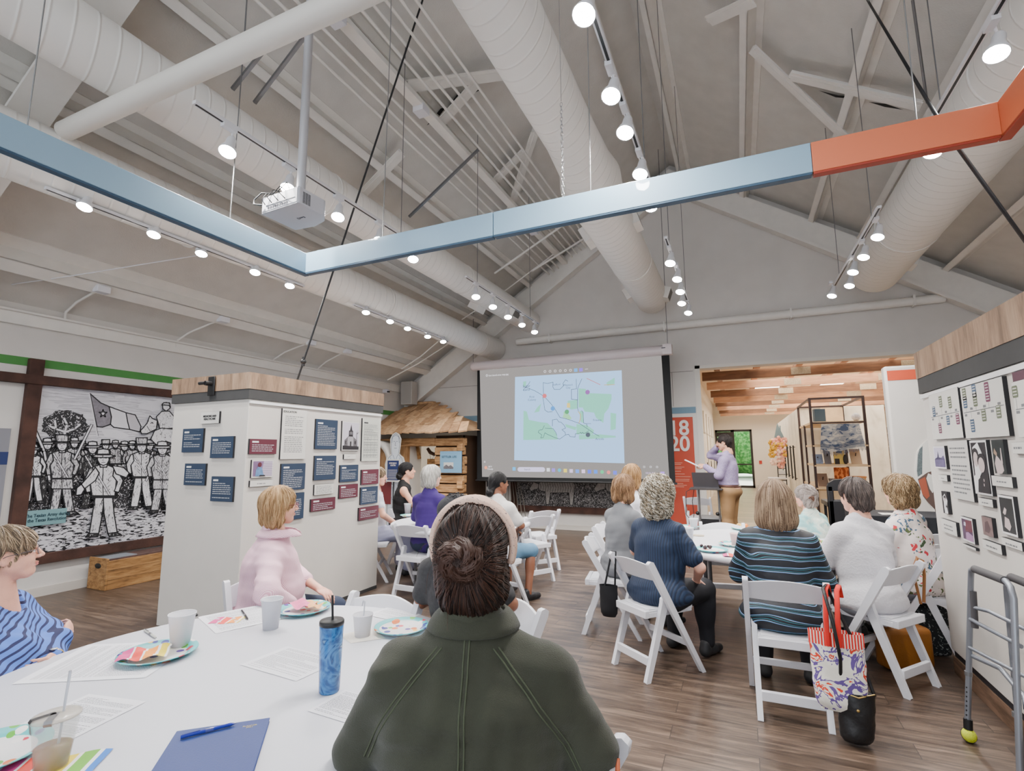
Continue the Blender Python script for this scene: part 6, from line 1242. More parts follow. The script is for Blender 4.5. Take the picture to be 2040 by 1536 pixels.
for x in (-.22, .22):
    for y in (.0, .62): MB().lathe([(0, -.02), (.06, -.02), (.06, .02), (0, .02)], 16, M=basis((x, y, .06), (0, 1, 0), (0, 0, 1), (1, 0, 0))).build('wheel', BLACK, t)
    for y in (.0, .66): MB().box((x-.02, y-.02, .12), (x+.02, y+.02, .64)).build('post', BP, t)
# black draped table at right behind the seated group
t = thing('draped_table', 'dark draped table behind the woman in the floral blouse', 'table', (1.66, 7.4, 0)); t.scale = (.62, 1, 1.12); dk = mat('drape_black', (30, 32, 38), .8, bump=.2, bs=30)
MB().box((-.75, -.35, .70), (.7, .35, .735)).build('tabletop', BLACK, t); MB().grid(lambda u, v: (-.76+1.47*u, -.37-.015*sin(u*50)*v, .735-.62*v), 60, 4).grid(lambda u, v: (-.77-.015*sin(u*30)*v, -.37+.74*u, .735-.62*v), 30, 4).box((-.76, -.37, .735), (.71, .36, .745)).build('drape', dk, t)
for x, y in ((-.68, -.3), (.62, -.3), (-.68, .3), (.62, .3)): MB().tube([(x, y, 0), (x, y, .7)], .018, 8).build('leg', DM, t)
tag(MB().box((1.45, 7.15, .836), (1.75, 7.35, .842), 0, None).box((1.5, 7.12, .842), (1.78, 7.3, .847)).build('paper_pile', PAPER), 'few white sheets on the dark draped table', 'papers')
# ================================================================ chairs
CH = PLW
def build_chair():
    t = thing('folding_chair', 'chair', 'chair')
    W = .215
    def post(x):
        b = MB(); pts = [(.205, .0), (.24, .0), (-.185, .77), (-.20, .795), (-.225, .80), (-.245, .785), (-.24, .76)]
        b.prism([(y, z) for y, z in pts], basis((x-.016, 0, 0), (0, 1, 0), (0, 0, 1), (1, 0, 0)), .032); return b
    for s in (-1, 1): post(s*W).build('leg', CH, t, bev=.006)
    for s in (-1, 1):
        x = s*(W-.036); b = MB(); b.prism([(-.275, 0), (-.235, 0), (-.045, .50), (-.05, .53), (-.075, .545), (-.1, .53), (-.105, .50)], basis((x-.016, 0, 0), (0, 1, 0), (0, 0, 1), (1, 0, 0)), .032); b.build('leg', CH, t, bev=.006)
    b = MB(); n = 10; vs = []
    for i in range(n+1):
        u = i/n; x = -W+.016+(2*W-.032)*u; yb_ = -.03*sin(pi*u); zt = .765+.028*sin(pi*u)
        for (dy, z) in ((0, .655), (.014, .655), (.014, zt), (0, zt)):
            k = (z-.655)/.11; vs.append((x, -.150-.058*k+yb_+dy, z))
    fs = []
    for i in range(n):
        a, c = i*4, (i+1)*4
        for j in range(4): fs.append((a+j, c+j, c+(j+1) % 4, a+(j+1) % 4))
    b.add(vs, fs+[(3, 2, 1, 0), (n*4, n*4+1, n*4+2, n*4+3)]); b.build('backrest', CH, t, bev=.004)
    MB().box((-W+.055, -.20, .425), (W-.055, .21, .452)).box((-W+.07, -.185, .452), (W-.07, .195, .458)).build('seat', CH, t, bev=.006)
    MB().box((-W+.05, -.235, .405), (W-.05, -.2, .455)).box((-W+.052, -.2, .405), (-W+.07, .2, .44)).box((W-.07, -.2, .405), (W-.052, .2, .44)).build('seat_frame', CH, t, bev=.004)
    MB().box((-W+.05, -.238, .10), (W-.05, -.21, .155)).build('stretcher', CH, t, bev=.004); MB().box((-W+.016, .10, .185), (W-.016, .125, .225)).build('stretcher', CH, t, bev=.004)
    return t
chair0 = build_chair(); first = [True]
def chair(x, y, face, label, group='white folding chairs'):
    "face: angle of the sitter's forward direction, 0 = +Y, positive turns left"
    if first[0]:
        first[0] = False; chair0.location = (x, y, 0); chair0.rotation_euler = (0, 0, face); chair0['label'] = label; chair0['group'] = group; return chair0
    return dup(chair0, (x, y, 0), face, label, group)
# ---------------------------------------------------------------- round tables
TLEG = mat('table_leg_grey', (112, 112, 116), .4, .5)
def round_table(x, y, r, label, rot=0, mt=PLW, cloth=None):
    t = thing('round_table', label, 'table', (x, y, 0), rot)
    MB().lathe([(0, .735), (r-.012, .735), (r, .728), (r+.004, .71), (r-.004, .69), (r-.012, .685), (r-.02, .70), (0, .70)], 72).build('tabletop', mt, t)
    b = MB()
    for s in (-1, 1):
        for q in (-1, 1): MB().tube([(s*r*.55, q*r*.42, 0), (s*r*.55, q*r*.38, .69)], .016, 10).build('leg', TLEG, t)
        MB().tube([(s*r*.55, -r*.42, .25), (s*r*.55, r*.42, .25)], .013, 8).tube([(s*r*.55, -r*.42, .012), (s*r*.55, r*.42, .012)], .014, 8).build('leg_brace', TLEG, t)
    return t
CLOTH = mat('vinyl_white', (205, 206, 214), .42, var=.015, vs=3)
round_table(-1.75, 1.43, .92, 'large round white table in the foreground with drinks and plates', .3, CLOTH)
round_table(-3.18, 5.62, .85, 'round white table at the back left in front of the screen', .3)
T3 = (.15, 5.28); round_table(T3[0], T3[1], .88, 'round white table at the right with paper plates and cups', .0)
# ---------------------------------------------------------------- chairs placed
R = radians
chair(-.57, 1.27, R(86), 'nearest white folding chair, under the person in the olive jacket')
chair(-2.62, 2.36, R(-112), 'white folding chair under the woman in the pink striped shirt')
chair(-1.80, 2.14, R(180), 'empty white folding chair at the far edge of the foreground table')
chair(-1.22, 2.36, R(152), 'white folding chair mostly hidden behind the person in olive')
chair(-3.0, 1.1, R(-80), 'white folding chair under the woman in blue stripes at the left edge')
chair(-3.33, 4.98, R(-3), 'white folding chair under the woman in the purple top')
chair(-2.38, 4.98, R(-14), 'white folding chair under the person in white tee and denim shorts')
chair(-2.49, 6.13, R(59), 'empty folding chair at the right of the back table, nearer of two')
chair(-2.62, 6.78, R(50), 'empty folding chair at the right of the back table, farther of two')
chair(-3.4, 6.95, R(170), 'empty folding chair at the far side of the back table, facing the camera')
chair(-4.35, 5.4, R(-60), 'folding chair half hidden behind the left display wall')
chair(-4.42, 6.3, R(-75), 'folding chair under the woman in the black tank top')
chair(-1.1, 4.72, R(-82), 'folding chair under the woman in the grey shirt')
chair(-1.22, 5.55, R(-88), 'folding chair second from the front on the left of the right table')
chair(-.64, 4.06, R(-40), 'folding chair under the woman in navy with curly white hair')
chair(.2, 3.77, R(0), 'folding chair under the woman in the blue and black striped top')
chair(.80, 4.47, R(51), 'folding chair under the woman in the white top, brown strap on its back')
chair(1.18, 5.14, R(80), 'folding chair under the woman in the floral blouse')
chair(-.2, 5.92, R(186), 'empty folding chair at the far side of the right table')
chair(1.78, 6.3, R(-8), 'empty folding chair beside the far end of the right display wall')
chair(.74, 5.95, R(130), 'folding chair under the elderly woman in aqua')
chair(-.70, 9.72, R(-5), 'empty folding chair behind the laptop stand')
tag(MB().tube([(-.335, 1.40, .775), (-.325, 1.36, .80), (-.315, 1.30, .60), (-.32, 1.27, .42)], .009, 6, flat=.5).build('lanyard_strap', mat('strap_orange', (170, 84, 48), .6)), 'thin orange strap hanging on the nearest chair at the jacket elbow', 'strap')
# ================================================================ laptop stand
t = thing('laptop_stand', 'slim black rolling stand carrying the laptop beside the speaker', 'stand', (-.50, 8.62, 0))
MB().box((-.24, -.17, .985), (.24, .17, 1.01)).build('top', mat('stand_top', (54, 50, 50), .5), t, bev=.004)
for x in (-.12, .17): MB().tube([(x, 0, .05), (x, 0, .985)], .017, 10).build('post', GREYM, t); MB().ell((x-.03, -.02, .62), (.03, .03, .03)).build('knob', BLACK, t)
MB().box((-.2, -.2, 0), (-.14, .2, .05)).box((.14, -.2, 0), (.2, .2, .05)).box((-.2, -.03, .03), (.2, .03, .06)).build('base', BLACK, t)
t = thing('black_case', 'square black case with light top on the floor behind the laptop stand', 'case', (-.46, 8.9, 0)); MB().box((-.16, -.16, 0), (.2, .2, .52)).build('case_body', mat('case_black', (24, 24, 28), .6), t, bev=.012); MB().box((-.165, -.165, .52), (.205, .205, .545)).build('lid', mat('case_lid', (150, 150, 152), .5), t)
t = thing('laptop', 'open dark grey laptop seen from behind on the rolling stand', 'laptop', (-.50, 8.56, 1.01)); LM = mat('laptop_grey', (78, 76, 80), .4, .4)
MB().box((-.19, -.02, 0), (.19, .22, .018)).build('keyboard_base', LM, t, bev=.003); MB().add([(-.185, -.02, .015), (.185, -.02, .015), (.17, -.08, .24), (-.20, -.08, .24), (-.185, -.013, .015), (.185, -.013, .015), (.17, -.073, .24), (-.20, -.073, .24)], [(0, 1, 2, 3), (7, 6, 5, 4), (0, 4, 5, 1), (1, 5, 6, 2), (2, 6, 7, 3), (3, 7, 4, 0)]).build('display', LM, t)
b = MB(); b.tube([(-.7, 8.6, 1.0), (-.80, 8.56, .95), (-.82, 8.56, .6), (-.74, 8.56, .5), (-.70, 8.58, .01)], .006, 6).tube([(-.68, 8.62, 1.0), (-.72, 8.6, .8), (-.70, 8.56, .6), (-.72, 8.56, .5), (-.68, 8.58, .01)], .005, 6).tube([(-.72, 8.5, .52), (-.70, 8.52, .5), (-.68, 8.5, .52)], .012, 6)
tag(b.build('power_cords', BLACK), 'black cords looping from the laptop stand to the floor', 'cords')
# ================================================================ tableware
TZ = .7355
PLM = None
def plate_mat(name, seed, band=(84, 180, 186)):
    m, nt, b = newmat(name); tc = N(nt, 'ShaderNodeTexCoord'); g = N(nt, 'ShaderNodeVectorMath', operation='LENGTH'); mp = N(nt, 'ShaderNodeMapping'); L(nt, tc.outputs['Object'], mp.inputs[0]); mp.inputs['Scale'].default_value = (1, 1, 0); L(nt, mp.outputs[0], g.inputs[0])
    r = ramp(nt, [(0, (228, 226, 226)), (.098, (90, 186, 190))], 'CONSTANT'); L(nt, g.outputs['Value'], r.inputs[0])
    m2 = N(nt, 'ShaderNodeMapping'); m2.inputs['Location'].default_value = (seed*3.1, seed*1.7, 0); L(nt, tc.outputs['Object'], m2.inputs[0]); v = N(nt, 'ShaderNodeTexVoronoi', i_Scale=24.); v.inputs['Randomness'].default_value = .9; L(nt, m2.outputs[0], v.inputs['Vector'])
    c = ramp(nt, [(0, (236, 232, 230)), (.2, (44, 50, 140)), (.36, (226, 116, 50)), (.5, (210, 56, 80)), (.62, (236, 232, 230)), (.72, (96, 178, 60)), (.86, (240, 190, 70)), (.93, (90, 60, 150))], 'CONSTANT'); sx_ = N(nt, 'ShaderNodeSeparateColor'); L(nt, v.outputs['Color'], sx_.inputs[0]); L(nt, sx_.outputs[0], c.inputs[0])
    d = N(nt, 'ShaderNodeMath', operation='LESS_THAN'); d.inputs[1].default_value = .36; L(nt, v.outputs['Distance'], d.inputs[0]); mx = N(nt, 'ShaderNodeMix', data_type='RGBA'); L(nt, d.outputs[0], mx.inputs[0]); L(nt, r.outputs[0], mx.inputs[6]); L(nt, c.outputs[0], mx.inputs[7]); L(nt, mx.outputs[2], b.inputs['Base Color']); b.inputs['Roughness'].default_value = .4; return m
def paper_plate(x, y, label, seed, r=.135, sx=1., rot=0, z=TZ, tilt=0):
    t = thing('paper_plate', label, 'plate', (x, y, z), rot, group='flowered paper plates'); 
    if tilt: t.rotation_euler = (tilt, 0, rot)
    MB().lathe([(0, .004), (r*.72, .004), (r*.80, .012), (r, .022), (r+.001, .019), (r*.8, .008), (r*.72, .0), (0, .0)], 48, sx=sx).build('plate_dish', plate_mat('plate_print_%d' % seed, seed), t); return t
RAIN = pattern('napkin_rainbow', [(0, (206, 60, 130)), (.13, (226, 226, 226)), (.16, (226, 70, 60)), (.29, (232, 228, 226)), (.32, (240, 150, 50)), (.44, (234, 230, 226)), (.48, (228, 206, 60)), (.58, (232, 230, 226)), (.62, (110, 176, 60)), (.75, (232, 232, 230)), (.79, (50, 120, 206)), (.9, (232, 232, 232)), (.94, (110, 60, 160))], 1, 'grad', mapping=(3.6, 1, 1), interp='CONSTANT', dist=0)
def napkin(x, y, label, rot, w=.25, h=.12, z=TZ+.001, crumple=.004):
    t = MB().grid(lambda u, v: (w*u, h*(v-.5)+.006*sin(u*9), crumple*(1.2+sin(u*11+v*5)+.4*sin(v*14))), 24, 10).build('paper_napkin', RAIN, loc=(x, y, z)); t.rotation_euler = (0, 0, rot); tag(t, label, 'napkin'); return t
def cup(x, y, label, m, r0=.03, r1=.042, h=.10, z=TZ, group='plain paper cups', straw=None, name='paper_cup'):
    t = thing(name, label, 'cup', (x, y, z), 0, group); MB().lathe([(0, 0), (r0, 0), (r1, h), (r1+.002, h+.002), (r1+.002, h-.003), (r1-.001, h-.004), (r0-.001, .004), (0, .004)], 32).build('cup_body', m, t); return t
FOAM = mat('foam_cup', (214, 213, 218), .6, bump=.05, bs=120); PINKC = mat('cup_pink', (232, 196, 196), .5, trans=.15)
cup(-2.262, 1.545, 'foam cup standing on the paper plate at the left of the foreground table', FOAM, .036, .052, .13, z=TZ+.006, group=None)
t = cup(-2.09, 1.865, 'clear frosted cup between the pink shirt woman and the tumbler', mat('cup_frost', (214, 216, 224), .4, trans=.25), .034, .048, .135, group=None)
t = cup(-1.617, 1.955, 'foam cup with a bent clear straw on a napkin near the tumbler', FOAM, .033, .044, .095, group=None); MB().tube([(0, 0, .02), (.008, .0, .15), (.0, .0, .155), (-.006, 0, .13)], .003, 6).build('straw', mat('straw_clear', (214, 218, 226), .2, trans=.5), t)
tag(MB().add([(-1.73, 1.93, TZ+.001), (-1.60, 1.86, TZ+.001), (-1.5, 1.97, TZ+.001), (-1.63, 2.05, TZ+.001)], [(0, 1, 2, 3)]).build('paper_napkin', mat('napkin_cream', (220, 214, 204), .8)), 'cream napkin under the foam cup with the straw', 'napkin')
paper_plate(-2.24, 1.44, 'flowered paper plate holding a rainbow napkin and foam cup', 1, .142, rot=.4); napkin(-2.31, 1.33, 'rainbow striped napkin folded on the left paper plate', .85, .17, .13, TZ+.018, .006)
paper_plate(-2.155, 2.13, 'flowered paper plate with crumpled napkins before the woman in pink', 2); b = MB(); rr_ = random.Random(6)
for k, (dx, dy, s) in enumerate(((-.02, 0, 1), (.04, .02, .8), (.0, .04, .7))):
    b.grid(lambda u, v: (dx+.07*s*(u-.5)*2, dy+.05*s*(v-.5)*2, .02+.03*s*(sin(u*7+k)*cos(v*6+k)*.5+.5)), 10, 10, k)
o = b.build('crumpled_napkins', [mat('crumple_pink', (226, 120, 160), .8), mat('crumple_peach', (236, 176, 120), .8), mat('crumple_yellow', (220, 206, 120), .8)], loc=(-2.155, 2.13, TZ)); tag(o, 'crumpled pink and peach napkins on the plate before the woman in pink', 'napkins')
paper_plate(-1.50, 2.09, 'flowered paper plate partly hidden by the olive jacket shoulder', 3, .125); paper_plate(-1.21, 1.70, 'turquoise rim of a paper plate just behind the olive jacket sleeve', 4, .12)
paper_plate(-1.93, .80, 'flowered paper plate cut by the lower left corner of the photo', 5, .135, rot=1.)
napkin(-1.79, .74, 'rainbow striped napkin under the iced coffee', .65, .24, .19, TZ+.001, .001)
t = napkin(-2.45, 1.83, 'folded rainbow napkin corner under the printed sheet', .5, .14, .1, TZ+.001, .001)
# iced coffee
t = thing('iced_coffee_cup', 'clear plastic iced coffee cup with black and silver tape and straw', 'cup', (-1.715, .845, TZ)); CLR = mat('clear_plastic', (220, 218, 212), .12, alpha=.2)
MB().lathe([(0, .002), (.035, .0), (.05, .125), (.052, .13), (.053, .126), (.051, .12), (.036, .003), (0, .004)], 36).build('cup_body', CLR, t); MB().lathe([(0, .006), (.0345, .006), (.0405, .055), (0, .055)], 36).build('coffee', mat('coffee', (138, 98, 64), .3), t)
MB().lathe([(0, .134), (.045, .134), (.054, .131), (.055, .127), (.050, .126), (0, .131)], 36).build('lid', mat('lid_clear', (206, 198, 184), .15, alpha=.5), t); MB().tube([(.0, .01, .03), (.004, .02, .235)], .0035, 8).build('straw', mat('straw_clear', (0, 0, 0)), t)
TP = mat('tape_black', (30, 30, 32), .4); b = MB()
for a, m_ in ((-1.75, 0), (-.75, 1)):
    c, s = cos(a), sin(a); n_ = (-s, c); w_ = .009
    for (r0_, z0_), (r1_, z1_) in zip([(.0, .1358), (.05, .1358), (.0545, .1295), (.0515, .122), (.0485, .10)], [(.05, .1358), (.0545, .1295), (.0515, .122), (.0485, .10), (.0445, .058)][:4 if m_ == 0 else 3] if True else 0):
        e = .0012; b.add([((r0_+e)*c-n_[0]*w_, (r0_+e)*s-n_[1]*w_, z0_+e), ((r0_+e)*c+n_[0]*w_, (r0_+e)*s+n_[1]*w_, z0_+e), ((r1_+e)*c+n_[0]*w_, (r1_+e)*s+n_[1]*w_, z1_+e), ((r1_+e)*c-n_[0]*w_, (r1_+e)*s-n_[1]*w_, z1_+e)], [(0, 1, 2, 3)], m_)
b.build('tape', [TP, mat('tape_silver', (130, 130, 132), .3, .7)], t)
# tumbler
t = thing('tumbler', 'tall blue marbled tumbler with black lid and straw', 'tumbler', (-1.357, 1.475, TZ))
TB = pattern('tumbler_marble', [(0, (16, 36, 66)), (.38, (30, 78, 136)), (.52, (60, 124, 184)), (.62, (24, 60, 112)), (.75, (118, 166, 204)), (1, (40, 100, 160))], 7, 'noise', mapping=(1, 1, 1.2), interp='LINEAR', dist=3.2, rough=.15, detail=6)
MB().lathe([(0, 0), (.033, 0), (.035, .004), (.041, .215), (.041, .22), (0, .22)], 40).build('body', TB, t); MB().lathe([(0, .238), (.040, .237), (.0425, .233), (.0425, .222), (.041, .22), (0, .22)], 40).build('lid', BLACK, t); MB().tube([(.004, 0, .22), (-.002, 0, .32)], .0042, 10).build('straw', BLACK, t)
# notebook and pens
t = thing('notebook', 'dark blue spiral-less notebook lying on the foreground table', 'notebook', (0, 0, 0)); c4 = [oz(352, 1457, TZ+.012), oz(538, 1430, TZ+.012), oz(505, 1570, TZ+.012), oz(290, 1590, TZ+.012)]
A_ = c4[0]; ux = (c4[1]-A_).normalized(); uy = Vector((-ux.y, ux.x, 0)); w = (c4[1]-A_).length; hN = .28; Mn = basis((A_.x, A_.y, TZ+.001), ux, uy, (0, 0, 1)); Mn = Mn @ Matrix.Translation((0, -hN, 0))
MB().box((.003, .003, .0015), (w-.003, hN-.003, .0095), 0, Mn).build('pages', mat('paper_white', (206, 208, 200), .7), t); MB().box((0, 0, .0095), (w, hN, .012), 0, Mn).box((0, 0, 0), (w, hN, .0015), 0, Mn).build('cover', mat('notebook_blue', (34, 58, 122), .5, bump=.1, bs=250), t, bev=.001)
text('PLANNER\n2023', .009, mat('foil_gold', (206, 190, 120), .3, .6), Mn @ Matrix.Translation((w*.80, hN*.86, .0125)), t, ext=.0002)
def pen(p, q, label, m, m2, r=.0048):
    p, q = Vector(p), Vector(q); t = thing('pen', label, 'pen'); p.z = q.z = p.z; d = (q-p).normalized(); MB().tube([p, p.lerp(q, .92), p.lerp(q, 1.)], [r, r, r*.5], 10).build('barrel', m, t); MB().tube([q, q+d*.007], [r*.45, .0006], 8).tube([p.lerp(q, .45), p.lerp(q, .6)], r*1.12, 10).bar(p.lerp(q, .02)+Vector((0, 0, r)), p.lerp(q, .35)+Vector((0, 0, r*1.3)), .003, .002).build('clip', m2, t)
pn = Mn @ Vector((w*.10, hN*.80, .018)); pq = Mn @ Vector((w*.62, hN*.93, .018)); pen(pn, pq, 'blue ballpoint pen lying on the notebook', mat('pen_blue', (36, 50, 150), .2), mat('pen_clear', (90, 100, 170), .2, trans=.4))
def sheet(px, label, seed, rows=True, mats_=None):
    c = [oz(a, b, TZ+.0012) for a, b in px]; o = c[3]; ux = (c[2]-c[3]); w = ux.length; ux.normalize(); uy = Vector((-ux.y, ux.x, 0)); h = abs((c[0]-c[3]).dot(uy)); s = .216/w if False else 1
    b = MB(); M_ = basis(o, ux, uy, (0, 0, 1)); b.flat([(0, 0), (w, 0), (w, h), (0, h)], M_, 0, 0); r = random.Random(seed); y = h*.93
    while y > h*.08:
        if r.random() < .15: y -= .006
        e = w*(.93 if r.random() > .25 else r.uniform(.3, .7)); x = w*.08
        while x < e: l = r.uniform(.004, .014); b.flat([(x, y), (min(x+l, e), y), (min(x+l, e), y+.0019), (x, y+.0019)], M_, .0003, 1); x += l+.0025
        y -= .0065
    tag(b.build('printed_sheet', [mat('sheet_white', (222, 222, 228), .7), mat('sheet_ink', (92, 92, 104), .7)]), label, 'paper')
sheet([(165, 1290), (270, 1235), (395, 1275), (290, 1350)], 'printed sheet under the left paper plate', 1); sheet([(400, 1228), (505, 1205), (585, 1228), (430, 1262)], 'handwritten sheet with a pen before the woman in pink', 2)
sheet([(555, 1283), (650, 1322), (590, 1357), (478, 1324)], 'printed sheet in the middle of the foreground table', 3); sheet([(160, 1380), (280, 1395), (90, 1500), (-40, 1478)], 'printed sheet behind the iced coffee', 4)
sheet([(690, 1375), (740, 1395), (690, 1440), (612, 1416)], 'printed sheet by the tumbler, partly under the olive sleeve', 5); sheet([(745, 1205), (825, 1220), (800, 1240), (730, 1225)], 'printed sheet beside the empty chair', 6)
pen(oz(288, 1255, TZ+.006), oz(311, 1270, TZ+.006), 'pale pen lying near the left edge of the foreground table', mat('pen_cream', (196, 196, 186), .3), GREYM); pen(oz(482, 1216, TZ+.006), oz(494, 1234, TZ+.006), 'black and white pen on the handwritten sheet', mat('pen_black', (30, 30, 34), .3), CHROME)
tag(MB().ell((0, 0, 0), (.022, .012, .008)).build('eyeglass_case', BLACK, loc=oz(388, 1225, TZ+.008)), 'small black object at the table edge near the rainbow napkin', 'case')
# right table
TZ2 = TZ
def q2(a, b): return oz(a, b, TZ)
for (a, b_), lb, sd in (((1418, 1098), 'flowered paper plate with dark berries nearest on the right table', 6), ((1463, 1087), 'flowered paper plate with the pink cup on it', 7), ((1483, 1055), 'paper plate with orange and yellow snacks at the far side of the right table', 8), ((1640, 1086), 'paper plate between the striped and the white-shirted women', 9), ((1368, 1052), 'paper plate at the far left of the right table', 10)):
    p = q2(a, b_); paper_plate(p.x, p.y, lb, sd, .13)
def foods(px, cols, label, n, s=.012, nm='snack_food', seed=1):
    p = q2(*px); b = MB(); r = random.Random(seed); ms = [mat('food_%d_%d_%d' % c, c, .6, var=.2, vs=40) for c in cols]
    for i in range(n): b.ell((r.uniform(-.045, .045), r.uniform(-.03, .03), .018+r.uniform(0, .012)), (s*r.uniform(.8, 1.4), s*r.uniform(.8, 1.3), s), r.randrange(len(cols)), 8)
    o = b.build(nm, ms, loc=(p.x, p.y, TZ)); tag(o, label, 'food', kind='stuff')
foods((1405, 1095), ((40, 26, 30), (60, 34, 40)), 'dark berries on the nearest plate of the right table', 9); foods((1478, 1052), ((232, 130, 50), (240, 206, 120), (226, 176, 80)), 'orange and yellow snacks on the far plate', 12, .02); foods((1640, 1084), ((206, 60, 60), (120, 180, 90), (220, 200, 120)), 'mixed fruit pieces on the plate behind the striped woman', 8, .014)
p = q2(1466, 1090); cup(p.x, p.y, 'pink translucent cup on a paper plate on the right table', PINKC, .03, .043, .11, z=TZ+.006, group=None)
p = q2(1372, 1083); cup(p.x, p.y, 'frosted white cup beside the woman in navy', MATS['cup_frost'], .036, .05, .14, group=None); p = q2(1378, 1062); cup(p.x, p.y+.3, 'white paper cup behind the frosted cup on the right table', FOAM, .034, .046, .11, group=None)
napkin(q2(1440, 1107).x, q2(1440, 1107).y, 'pastel striped napkin at the front edge of the right table', .1, .2, .12)
tag(MB().box((-.05, -.02, 0), (.06, .02, .015)).build('snack_bar', mat('wrapper_tan', (200, 186, 164), .6), loc=q2(1390, 1068), bev=.004), 'small tan wrapped snack beside the white cups', 'snack')
p = q2(1518, 1078); t = thing('water_bottle', 'clear plastic water bottle with red label on the right table', 'bottle', (p.x, p.y, TZ)); WP = mat('bottle_clear', (214, 222, 232), .1, trans=.6, ior=1.15)
MB().lathe([(0, 0), (.03, 0), (.033, .01), (.031, .05), (.033, .06), (.033, .13), (.031, .15), (.014, .185), (.0125, .195), (0, .195)], 28).build('bottle_body', WP, t); MB().lathe([(.0335, .068), (.0337, .07), (.0337, .118), (.0335, .12)], 28).build('label_band', mat('label_red', (150, 40, 60), .5), t); MB().lathe([(0, .212), (.014, .212), (.014, .195), (0, .195)], 20).build('cap', PLW, t)
# back table
p = q2(903, 1028); paper_plate(p.x, p.y, 'paper plate right of the woman in purple on the back table', 11, .13); tag(MB().box((-.11, -.1, 0), (.14, .1, .003)).build('printed_sheet', MATS['sheet_white'], loc=q2(905, 1036)), 'white sheet with a blue pen on the back table', 'paper'); pc_ = q2(905, 1036); pen((pc_.x-.05, pc_.y+.02, TZ+.009), (pc_.x+.08, pc_.y-.01, TZ+.009), 'blue pen on the white sheet of the back table', mat('pen_blue', (0, 0, 0)), GREYM)
p = q2(812, 1024); cup(p.x, p.y, 'white cup before the woman in the black tank top', FOAM, .036, .05, .14, group=None); p = q2(803, 1028); paper_plate(p.x+.1, p.y, 'paper plate at the left rim of the back table', 12, .12)
tag(MB().box((-.2, -.03, 0), (.2, .03, .03)).build('wooden_ruler', mat('ruler_brown', (110, 76, 60), .5), loc=(-3.72, 6.25, TZ), bev=.005), 'flat brown object lying on the back table by the resting hand', 'case')
tag(MB().box((-.04, -.03, 0), (.04, .03, .02)).build('table_latch', BLACK, loc=(-2.41, 5.3, .70)), 'small black latch on the rim of the back table', 'latch')
# ================================================================ bags
tot = pattern('tote_print', [(0, (226, 222, 210)), (.44, (230, 226, 216)), (.5, (96, 74, 140)), (.54, (224, 220, 208)), (.60, (206, 62, 40)), (.645, (228, 222, 210)), (.69, (214, 160, 50)), (.74, (84, 96, 60)), (.80, (226, 222, 212))], 9, 'noise', mapping=(1, 1, .8), dist=1.2, detail=4, rough=.9)
t = thing('floral_tote', 'flowered tote bag with red striped top hanging from a chair back', 'tote bag', (.425, 3.43, 0)); RED = mat('tote_red', (206, 40, 34), .85)
def bagf(x0, x1, z0, z1, d, pinch=0., cx=0):
    def f(u, v):
        a = 2*pi*u; w = (x1-x0)/2*(1-.10*(1-v)**3*1.0)*(.75+.25*min(1, v*6)**.5); rd = d*(.35+.65*min(1, v*5)**.5)*(1-.35*v); return ((x0+x1)/2+cx*(1-v)+w*cos(a)*(1+.02*sin(v*20)), rd*sin(a)*(1+.12*sin(a*3+v*9)), z0+(z1-z0)*v)
    return f
MB().grid(bagf(-.13, .13, .16, .50, .055), 28, 12).grid(lambda u, v: ((1-v)*.0+.10*v*cos(2*pi*u), .02*v*sin(2*pi*u), .158+.003*v), 28, 2).build('bag_body', tot, t)
stp = pattern('tote_stripe', [(0, (206, 40, 34)), (.62, (230, 226, 214)), (.72, (206, 40, 34)), (.8, (230, 226, 214))], 22, 'wave', rough=.85, dirn='X', detail=0); MB().grid(lambda u, v: (.132*cos(2*pi*u)*(1+.02*sin(u*30)), .038*sin(2*pi*u), .495+.075*v), 36, 2).build('striped_band', stp, t)
for x in (-.045, .01): MB().tube([(x, -.045, .50), (x-.01*0, -.05, .64), (x+.012, -.02, .79), (x+.03, .03, .81), (x+.04, .05, .74)], .013, 6, flat=.3).build('strap', RED, t)
t = thing('black_shoulder_bag', 'slouchy black shoulder bag with long strap hanging beside the flowered tote', 'handbag', (.50, 3.43, 0)); BKL = mat('bag_black_leather', (20, 20, 22), .45, bump=.4, bs=30)
MB().grid(bagf(-.085, .085, .015, .27, .07, cx=-.02), 24, 12).grid(lambda u, v: (.0+.08*v*cos(2*pi*u), .045*v*sin(2*pi*u), .268), 24, 2).build('bag_body', BKL, t)
MB().tube([(-.075, -.01, .25), (-.07, -.07, .45), (-.09, -.08, .62), (-.12, -.03, .8), (-.1, .02, .81), (-.06, .03, .7), (.02, .02, .5), (.08, 0, .26)], .009, 6, flat=.5).build('strap', BKL, t); MB().tube([(-.08, -.02, .265), (.0, -.055, .26), (.08, -.01, .272)], .004, 6).ell((-.01, -.068, .2), (.008, .005, .008)).build('zip', mat('brass', (180, 150, 90), .3, .9), t)
t = thing('mustard_handbag', 'mustard brown leather handbag on the floor under the white-topped woman', 'handbag', (1.02, 4.72, 0), R(25)); MS = mat('mustard_leather', (140, 86, 28), .5, bump=.2, bs=40)
MB().box((-.19, -.06, .005), (.17, .08, .29)).build('bag_body', MS, t, bev=.04, seg=4); MB().tube([(-.1, 0, .28), (-.07, -.01, .36), (.03, -.01, .37), (.08, 0, .28)], .008, 6).build('handle', MS, t)
